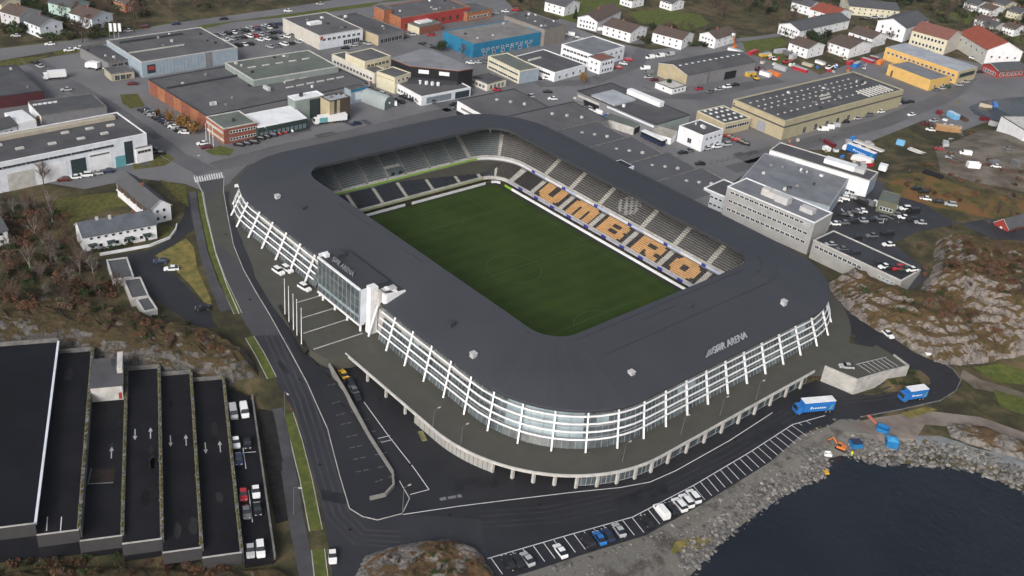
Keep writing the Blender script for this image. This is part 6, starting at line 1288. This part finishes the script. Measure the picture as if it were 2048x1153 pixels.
# trucks -----------------------------------------------------------------
def truck(P, ang, label, cab='blue', box=None, roof=None, L=8.5, W=2.5, H=3.6, near=True, mark=None, group=None, name='delivery_truck', cat='truck'):
    o = empty(name, P, ang); tag(o, label, cat, group); bm_ = box or PAINT['blue']
    c = MB(); c.add([(-L/2,-W/2,.6),(-L/2,W/2,.6),(-L/2,W/2,1.5),(-L/2,-W/2,1.5),(-L/2+.35,-W/2+.08,2.7),(-L/2+.35,W/2-.08,2.7),(-L/2+1.8,W/2,.6),(-L/2+1.8,-W/2,.6),(-L/2+1.8,W/2-.08,2.8),(-L/2+1.8,-W/2+.08,2.8)], [(0,1,2,3),(3,2,5,4),(4,5,8,9),(0,3,4,9,7),(1,6,8,5,2),(7,9,8,6)]); c.build('cab', PAINT[cab], o)
    MB().add([(-L/2-.02,-W/2+.15,1.55),(-L/2-.02,W/2-.15,1.55),(-L/2+.3,W/2-.2,2.55),(-L/2+.3,-W/2+.2,2.55)], [(0,1,2,3)]).build('windscreen', carglass, o)
    MB().box(-L/2+1.95, L/2, -W/2, W/2, .95, H).build('cargo_box', bm_, o)
    MB().box(-L/2+1.9, L/2+.03, -W/2-.03, W/2+.03, H, H+.1).build('box_roof', roof or white, o)
    MB().box(-L/2+.3, L/2-.2, -.9, .9, .5, .9).build('chassis', tyre, o)
    wm_ = CARS.setdefault('tw', MB().tube((0,-.16,0), (0,.16,0), .5, .5, 12, 0).tube((0,-.18,0), (0,.18,0), .28, .28, 8, 1).mesh('wheel', [tyre, rim]))
    for x in (-L/2+1.0, L/2-2.2, L/2-1.0):
        for y in (-W/2+.2, W/2-.2): link('wheel', wm_, o).location = (x, y, .5)
    if mark:
        for sd in (-1, 1):
            mb = MB()
            for i in range(7): x = -L*.16+i*L*.062; mb.add([(x,sd*(W/2+.02),1.9),(x+L*.04,sd*(W/2+.02),1.9),(x+L*.055,sd*(W/2+.02),2.3+.35*(i == 0)),(x+L*.015,sd*(W/2+.02),2.3+.35*(i == 0))], [(0,1,2,3)])
            mb.build('lettering', white, o)
            MB().add([(L*.36,sd*(W/2+.02),1.2),(L*.42,sd*(W/2+.02),1.5),(L*.46,sd*(W/2+.02),3.2),(L*.41,sd*(W/2+.02),2.4)], [(0,1,2,3)]).build('emblem', lime, o)
    return o
P = gz(1624,824,.07); truck(P, math.radians(63.5), 'larger blue delivery truck with white roof on the lower road', L=11.5, H=4.0, mark=1)
P = gz(1822,799,.07); truck(P, math.radians(68), 'smaller blue delivery truck with white roof on the east road bend', L=8.2, H=3.8, mark=1)
P = at(660,246,ZG+.07); o = truck(P, math.radians(80), 'white tanker truck with teal stripe parked by the brown cube', 'white', PAINT['white'], L=14, H=3.4, name='tanker_truck'); MB().box(-4.9,-1.5,-1.29,1.29,1.0,3.0).build('teal_stripe', teal, o)
P = at(1305,284,ZG+.07); o = empty('coach', P, math.radians(0)); tag(o, 'dark blue coach with white roof parked by the little cottage', 'bus'); MB().box(-6,6,-1.25,1.25,.4,1.7).build('body', PAINT['navy'], o); MB().box(-5.95,5.95,-1.22,1.22,1.7,2.8).build('windows', carglass, o); MB().box(-6,6,-1.25,1.25,2.8,3.2).build('roof', white, o)
for x in (-4, 3.6):
    for y in (-1.1, 1.1): link('wheel', CARS['tw'], o).location = (x, y, .5)
P = at(110,158,ZG+.07); truck(P, math.radians(80), 'white box trailer parked by the left forecourt', 'white', PAINT['white'], L=9, H=3.4); P = at(186,138,ZG+.07); truck(P, math.radians(35), 'white box truck standing beside the dark annex', 'white', PAINT['white'], L=6, H=3.2)
P = gz(1716,312,.07); truck(P, math.radians(2), 'long blue and white trailer parked behind the white hall', 'white', PAINT['blue'], L=15, H=3.8, mark=1); P = gz(1732,296,.07); truck(P, math.radians(2), 'flat white trailer behind a small blue cab by the large yard', 'blue', PAINT['white'], L=16, H=1.5, roof=conc_pale); P = gz(1722,328,.07); truck(P, math.radians(5), 'white box trailer nearest the roof of the white hall', 'white', PAINT['white'], L=9, H=3.4)
def crate(px, py, L, W, H, M, ang, label, cat, name, z=None, lid=None, group=None):
    P = gz(px, py, .05) if z is None else at(px, py, z); o = empty(name, P, math.radians(ang)); tag(o, label, cat, group)
    mb = MB(); t = .12; mb.box(-L/2,L/2,-W/2,-W/2+t,0,H); mb.box(-L/2,L/2,W/2-t,W/2,0,H); mb.box(-L/2,-L/2+t,-W/2+t,W/2-t,0,H); mb.box(L/2-t,L/2,-W/2+t,W/2-t,0,H); mb.box(-L/2+t,L/2-t,-W/2+t,W/2-t,0,.2); mb.build('shell', M, o)
    rb = MB(); n = max(2, int(L/1.2))
    for i in range(n+1):
        x = -L/2+L*i/n
        for y in (-W/2-.04, W/2+.04): rb.box(x-.05, x+.05, y-.05, y+.05, .1, H-.1)
    rb.build('ribs', M, o)
    if lid: MB().box(-L/2-.03,L/2+.03,-W/2-.03,W/2+.03,H,H+.12).build('lid', lid, o)
    return o
blt = pm('tarp_blue', (.02,.16,.38), .5)
crate(1765,862,3.2,2.6,1.2,blt,20,'open blue skip behind the covered blue container on the shore','container','open_skip'); o = crate(1781,892,3.0,2.6,2.2,blt,40,'tall blue covered container on the shore gravel','container','covered_container', lid=pm('tarp_blue2', (.05,.26,.5), .5)); MB().add([(-1.5,-1.3,2.3),(1.5,-1.3,2.3),(1.5,1.3,2.3),(-1.5,1.3,2.3),(0,0,2.9)], [(0,1,4),(1,2,4),(2,3,4),(3,0,4)]).build('tarp_top', MATS['tarp_blue2'], o)
crate(1710,893,2.8,2.4,1.5,blt,60,'dark blue skip next to the orange excavator on the shore','container','open_skip', lid=PAINT['navy'])
def excavator(px, py, ang, col, label, s=1.0, z=None):
    P = gz(px, py, .05) if z is None else at(px, py, z); o = empty('excavator', P, math.radians(ang)); o.scale = (s, s, s); tag(o, label, 'excavator', 'excavators')
    for y in (-1, 1): mb = MB(); mb.box(-1.6,1.6,y*.9-.25,y*.9+.25,.1,.7); mb.tube((-1.6,y*.9-.25,.4), (-1.6,y*.9+.25,.4), .35, .35, 8); mb.tube((1.6,y*.9-.25,.4), (1.6,y*.9+.25,.4), .35, .35, 8); mb.build('track', tyre, o)
    MB().box(-1.8,1.3,-1.1,1.1,.8,1.7).build('body', PAINT[col], o); MB().box(-.2,1.2,.1,1.05,1.7,2.9).build('cab', carglass, o); MB().box(-.25,1.25,.05,1.1,2.9,3.0).build('cab_roof', PAINT[col], o)
    MB().bar((1.2,-.3,1.4), (3.4,-.3,3.6), .35, .4).build('boom', PAINT[col], o); MB().bar((3.4,-.3,3.6), (4.8,-.3,1.6), .28, .32).build('arm', PAINT[col], o); MB().box(4.4,5.2,-.8,.2,.9,1.7).build('bucket', tyre, o)
    return o
excavator(1680,899,200,'orange','orange excavator at work on the waterfront between skip and sea', .75)
crate(1654,911,2.0,1.4,.9,white,50,'white bulk bag beside the orange excavator','bag','bulk_bag'); crate(1650,944,2.4,1.0,.5,PAINT['yellow'],-30,'yellow float lying on the rocks at the waterline','float','yellow_float'); crate(1744,841,3.4,.5,.6,pm('barrier_pink', (.5,.16,.14)),-20,'pale red barrier lying at the edge of the shore path','barrier','road_barrier')
# person on the shore
P = gz(1702,913,.0); o = empty('person', P, .6); tag(o, 'person in yellow jacket standing by the dark blue skip on the shore', 'person')
mb = MB(); vs = [(0,0,.92),(0,0,1.15),(0,0,1.42),(0,0,1.56),(0,0,1.7),(.1,0,.9),(.12,.02,.48),(.13,0,.05),(.13,.13,.03),(-.1,0,.9),(-.12,-.02,.48),(-.13,0,.05),(-.13,.13,.03),(.2,0,1.4),(.27,.03,1.12),(.26,.12,.88),(-.2,0,1.4),(-.27,.03,1.12),(-.26,.12,.88)]
ed = [(0,1),(1,2),(2,3),(3,4),(0,5),(5,6),(6,7),(7,8),(0,9),(9,10),(10,11),(11,12),(2,13),(13,14),(14,15),(2,16),(16,17),(17,18)]
rad = [.15,.16,.15,.07,.11,.1,.08,.06,.05,.1,.08,.06,.05,.08,.06,.045,.08,.06,.045]
me = bpy.data.meshes.new('body'); me.from_pydata(vs, ed, []); bo = link('body', me, o); md = bo.modifiers.new('skin', 'SKIN')
for i, v in enumerate(me.skin_vertices[0].data): v.radius = (rad[i], rad[i]); v.use_root = i == 0
bo.modifiers.new('sub', 'SUBSURF').render_levels = 1; hv = pm('hi_vis', (.6,.62,.05)); me.materials.append(hv)
# machine hire yard: colourful plant, containers and lorries
ry = random.Random(21); kinds_ = []
yardspots = [(1500,152,'yellow'),(1512,160,'yellow'),(1530,152,'white'),(1548,150,'orange'),(1490,140,'red'),(1515,142,'maroon'),(1470,104,'white'),(1505,108,'red'),(1530,112,'yellow'),(1548,122,'white'),(1560,106,'silver'),(1575,110,'grey'),(1585,118,'silver'),(1570,128,'red'),(1600,142,'red'),(1615,132,'beige'),(1640,128,'white'),(1655,140,'white'),(1560,140,'silver'),(1700,128,'red'),(1712,134,'blue'),(1728,140,'silver'),(1735,124,'red'),(1760,128,'orange'),(1748,118,'maroon'),(1690,122,'beige')]
for k, (x, y, c) in enumerate(yardspots):
    if k % 4 == 1: excavator(x, y, ry.uniform(0,360), c if c in PAINT else 'yellow', f'{c} digger, {ORD[k//4]} of the diggers in the machine hire yard from the left', .8, ZG)
    else: crate(x, y, ry.uniform(5,9), 2.2, ry.uniform(1.2,2.4), PAINT[c], ry.choice((0,8,80,100)), f'{c} '+('container' if k % 2 else 'machine body')+f', {ORD[k] if k < 18 else "twenty-"+ORD[k-18]} in the machine hire yard', 'container', 'yard_container', ZG, PAINT[c] if k % 2 else PAINT['silver'], 'machines and containers of the hire yard')
o = empty('telescopic_crane', at(1468,98,ZG), math.radians(100)); tag(o, 'orange telescopic boom lift raised behind the beige hall', 'crane'); MB().box(-2,2,-1,1,.4,1.4).build('base', PAINT['orange'], o); MB().bar((0,0,1.4), (-4,0,8.5), .6, .6).build('boom', PAINT['orange'], o); MB().box(-5,-3.6,-.7,.7,8.3,9.3).build('basket', PAINT['white'], o)
# scrap and timber yard on the right
crate(1893,262,11,3,2.4,pm('timber', (.34,.2,.1)),40,'big stack of orange-brown timber in the right-hand yard','timber stack','timber_stack', ZG+.4, pm('timber_pale', (.45,.3,.16))); crate(1905,236,6,2.6,2.4,pm('container_lightblue', (.16,.38,.6)),-20,'light blue container in the right-hand yard','container','shipping_container', ZG+.2, pm('container_pale', (.4,.55,.66))); crate(1878,228,3,2,1.6,PAINT['maroon'],30,'dark red machine next to the light blue container','machine','yard_machine', ZG+.2)
crate(1800,290,3.5,2.4,2,pm('container_lightblue', (.16,.38,.6)),20,'small blue cabin at the edge of the large yard','cabin','site_cabin'); crate(1836,306,9,2.4,.8,conc_pale,0,'pale flatbed load lying in the large yard','flatbed','flatbed_load'); crate(1865,352,8,2.4,1.2,PAINT['black'],8,'black flatbed with blue end on the earth bank','flatbed','flatbed_load')
for k, (x, y, c) in enumerate(((1946,275,'red'),(1960,296,'white'),(1985,300,'silver'),(1998,318,'red'),(2012,322,'maroon'),(2034,322,'beige'),(1970,308,'beige'),(1925,280,'silver'),(1905,285,'silver'),(2020,280,'brown'),(2000,270,'brown'))): crate(x, y, ry.uniform(2.5,5), 2, ry.uniform(.8,1.6), PAINT[c], ry.uniform(0,180), f'{c} scrap body, {ORD[k]} in the scrap heap of the right-hand yard', 'scrap', 'scrap_heap_piece', ZG+.3, None, 'scrap of the right-hand yard')
crate(1765,340,3,3,2.2,roof_white,20,'white covered boat behind the white hall','boat cover','covered_boat', 10.8, white)
# loader frames on the upper lot
for k, (x, y) in enumerate(((1700,438),(1775,445))):
    o = empty('steel_frame', at(x, y, 10.9), math.radians(30+40*k)); tag(o, ['dark heap of steel frames in the middle of the upper lot','pale steel boat cradle near the rocks of the upper lot'][k], 'steel frames'); rr_ = random.Random(k)
    for i in range(9): a = Vector((rr_.uniform(-4,4), rr_.uniform(-3,3), rr_.uniform(.2,1.2))); MB().bar(a, a+Vector((rr_.uniform(-4,4), rr_.uniform(-2,2), rr_.uniform(-.1,.9))), .25, .3).build('beam', [PAINT['black'], PAINT['grey'], PAINT['silver']][(i+k) % 3], o)
# lamp posts
def lamp(px, py, H, label, z=None, ang=0):
    P = gz(px, py) if z is None else at(px, py, z); o = empty('lamp_post', P, math.radians(ang)); tag(o, label, 'street lamp', 'lamp posts'); MB().tube((0,0,0), (0,0,H), .13, .07, 8).build('post', pm('post_grey', (.12,.12,.125)), o); MB().bar((0,0,H), (1.4,0,H+.15), .08).build('arm', MATS['post_grey'], o); MB().box(1.1,1.9,-.15,.15,H+.05,H+.2).build('lantern', conc_pale, o)
for k, (x, y, z) in enumerate(((866,862,4.9),(922,895,4.9),(1245,930,4.9),(1362,876,4.9),(1440,838,4.9),(1512,805,4.9))): lamp(x, y-6, 5.5, f'slim dark lamp post on the deck edge, {ORD[k]} from the left', z, 90)
for k, (x, y) in enumerate(((570,835),(588,1030),(805,1030),(1218,968),(535,298+0),(408,355),(585,400))): lamp(x, y, 8 if k != 3 else 4, 'grey street lamp '+['at the top end of the lower grass verge','beside the dark ditch','at the tip of the parking strip kerb','in front of the shop glazing','on the street north-west of the stadium','beside the zebra crossing','beside the plaza paving'][k], None if k < 4 else ZG, 45*k)
# market-like clutter at the north-west street edge: planting beds with white bollards
for k, (P4) in enumerate((((628,298),(735,272),(738,279),(632,304)), ((758,265),(862,243),(866,249),(762,272)))):
    Q = [at(*p, ZG+.1) for p in P4]; o = MB().prism([(p.x, p.y) for p in Q], ZG-.2, ZG+.35).build('planter_bed', MATS['planter_soil']); tag(o, ['left','right'][k]+' one of two long dark planting beds along the street behind the stadium', 'planter', 'street planting beds')
rb = random.Random(3)
for k in range(26):
    t = k/25; x, y = 600+(900-600)*t, 318+(250-318)*t
    if 735 < x < 760: continue
    P = at(x, y+rb.uniform(-2,2), ZG+.03); o = MB().box(-.3-.5*rb.random(),.3+.5*rb.random(),-.3,.3,0,.5+.5*rb.random()).build('concrete_block', conc_pale); o.location = P; o.rotation_euler = (0,0,rb.random()*3); tag(o, 'pale concrete block in the line behind the north-west stadium roof', 'concrete block', 'concrete blocks behind the stadium')
fl = 0
for k, x in enumerate((220,229,238)): 
    P = at(x, 76, ZG); o = empty('flag_banner', P, 1.0); tag(o, 'white banner flag, '+ORD[k]+' of three beside the pale blue store', 'flag', 'banner flags by the store'); MB().tube((0,0,0), (0,0,7), .06, .05, 6).build('pole', steel_w, o); MB().box(.1,1.3,-.02,.02,3,6.9).build('banner', white, o)
for k, (x, y) in enumerate(((413,288),(420,292),(427,296))):
    P = at(x, y, ZG); o = empty('flagpole', P); tag(o, 'pale flagpole, '+ORD[k]+' of three in front of the brick office', 'flagpole', 'flagpoles by the brick office'); MB().tube((0,0,0), (0,0,8), .12, .07, 6).build('pole', steel_w, o); MB().tube((0,0,8), (0,0,8.2), .12, .12, 6).build('finial', steel_w, o)
crate(845,874,3.6,1.2,.4,pm('pallet_olive', (.2,.2,.1)),-20,'flat olive mat lying in front of the pale lower wall','mat','floor_mat')

# more of the everyday clutter of the trade area
row('along the wall of the shed behind the white hall', line((92,246), (150,236), cs('bsw')), math.radians(60)); row('beside the dark annex of the store', line((206,132), (216,140), cs('gw'), ('van','car')), math.radians(40)); row('in front of the beige service hut', line((232,158), (256,154), cs('ws')), math.radians(80))
row('outside the cream wing', line((690,118), (736,146), cs('wgbs')), math.radians(20)); row('behind the furniture store', line((735,90), (760,82), cs('sb')), math.radians(60)); row('in the side yard of the grey-brown block', line((1140,72), (1165,84), cs('wgs'), ('van','car')), math.radians(40))
row('along the fence above the trade hall', line((1010,200), (1060,196), cs('gbs')), math.radians(80)); row('in the yard of the white service hall', line((1075,160), (1110,158), cs('bws')), math.radians(70)); row('beside the machine hall gable', line((1290,140), (1296,148), cs('wg'), ('van',)), math.radians(60)); row('in the lane below the machine hall', line((1420,186), (1470,172), cs('gswb')), math.radians(75)); row('below the tan hall wall', line((1690,246), (1760,226), cs('bsgw')), math.radians(70)); row('at the kerb of the large yard', line((1850,250), (1866,244), cs('ms')), math.radians(70)); row('at the gate of the yellow building', line((1940,150), (1958,146), cs('gb')), math.radians(60)); row('by the villa with the red roof', line((1830,98), (1850,104), cs('sbw')), math.radians(30)); row('beside the red-roofed house', line((1722,40), (1760,36), cs('bgsw')), math.radians(60)); row('in the street below the terrace with stepped gables', line((1600,78), (1650,70), cs('gs')), math.radians(70))
rc = random.Random(31)
YC = [((1150,205),(1260,250),'in front of the long trade hall',10), ((1500,120),(1700,140),'in the machine hire yard',16), ((1880,240),(2040,340),'in the right-hand scrap yard',22), ((700,170),(760,160),'beside the lab block',5), ((1420,200),(1540,260),'near the skylight hall',6), ((150,100),(260,160),'around the store annex',7), ((1640,300),(1760,330),'behind the white hall',6), ((860,200),(980,215),'near the dealership',5), ((1560,290),(1600,280),'at the corner of the tan hall',3)]
PAL = [pm('pallet_wood', (.3,.2,.12)), conc_pale, roof_white, PAINT['blue'], PAINT['red'], PAINT['grey'], pm('pallet_pale', (.4,.33,.24))]
for (x0, y0), (x1, y1), where, n in YC:
    for k in range(n):
        t = rc.random(); x, y = x0+(x1-x0)*t, y0+(y1-y0)*t+rc.uniform(-9,9); P = at(x, y, ZG+.05); L_, W_, H_ = rc.uniform(1,3.4), rc.uniform(.9,1.8), rc.uniform(.6,1.7); o = empty('goods_stack', P, rc.uniform(0,3)); tag(o, 'small stack of goods on pallets '+where, 'goods', 'stacks of goods '+where)
        mm_ = rc.choice(PAL); MB().box(-L_/2,L_/2,-W_/2,W_/2,.15,H_).build('load', mm_, o); MB().box(-L_/2-.05,L_/2+.05,-W_/2-.05,W_/2+.05,0,.15).build('pallet', PAL[0], o)
        if rc.random() < .4: MB().box(-L_/3,L_/4,-W_/3,W_/3,H_,H_+.5).build('upper_load', rc.choice(PAL), o)
def fence(pts, label, H=1.8):
    P = [at(*p, ZG) for p in pts]; o = empty('mesh_fence', P[0]); tag(o, label, 'fence'); O = P[0]
    for a, b_ in zip(P, P[1:]):
        n = max(1, int((b_-a).length/3))
        for k in range(n+1): c = a.lerp(b_, k/n)-O; MB().box(c.x-.05,c.x+.05,c.y-.05,c.y+.05,0,H).build('post', MATS['post_grey'], o)
        for z in (.15, H/2, H): MB().bar(a-O+Vector((0,0,z)), b_-O+Vector((0,0,z)), .05, .06).build('rail', MATS['post_grey'], o)
fence([(1420,330),(1500,312),(1540,300)], 'thin grey fence between the white cube yard and the office'); fence([(560,312),(640,292),(760,264),(880,238)], 'thin grey fence along the street behind the north-west stadium roof', 1.2); fence([(1560,300),(1640,283),(1700,270)], 'thin grey fence behind the white hall of the upper lot')

for k in range(30):
    x, y = (rc.uniform(1860,2040), rc.uniform(215,345)) if k < 18 else (rc.uniform(1650,1770), rc.uniform(285,345))
    c = rc.choice(['red','maroon','silver','white','brown','blue','beige','grey']); w_ = 'in the right-hand scrap yard' if k < 18 else 'behind the white hall of the upper lot'
    crate(x, y, rc.uniform(2.5,6.5), rc.uniform(1.8,2.4), rc.uniform(.8,2.4), PAINT[c], rc.uniform(0,180), f'{c} steel container or trailer {w_}', 'container', 'yard_container', None, PAINT[c] if k % 2 else None, f'{c} containers {w_}')
row('parked at random in the right-hand yard', [(1860,262,'white'),(1878,300,'red'),(1900,318,'silver'),(1930,310,'white','van'),(1955,330,'maroon'),(1990,335,'white'),(2015,300,'grey')], math.radians(40)); row('behind the boat cradle of the upper lot', line((1790,432), (1840,448), cs('gwbs')), math.radians(50), z=10.86); row('in the first line of the upper lot', line((1668,450), (1760,440), cs('wgbsbg')), math.radians(55), z=10.86); row('in the far corner of the upper lot', line((1850,400), (1900,412), cs('wbs')), math.radians(40))
# ================================================================== air
mb = MB(); mb.box(-960, 760, -560, 1180, -14, 172); hzo = mb.build('haze', None); hzo['kind'] = 'stuff'; hzo['label'] = 'thin pale haze over the whole town'; hzo['category'] = 'haze'
M = bpy.data.materials.new('haze'); M.use_nodes = True; n = M.node_tree.nodes; n.remove(n['Principled BSDF']); v = n.new('ShaderNodeVolumePrincipled'); v.inputs['Color'].default_value = (.85,.88,.92,1); v.inputs['Density'].default_value = .00004; v.inputs['Anisotropy'].default_value = .1
M.node_tree.links.new(v.outputs[0], n['Material Output'].inputs['Volume']); hzo.data.materials.clear(); hzo.data.materials.append(M)
for o in bpy.data.objects:
    if 'label' in o and len(o['label'].replace(',', '').split()) > 16: print('LONG', o.name, o['label'])
print('objects', len(bpy.data.objects), 'faces', sum(len(m.polygons) for m in bpy.data.meshes))
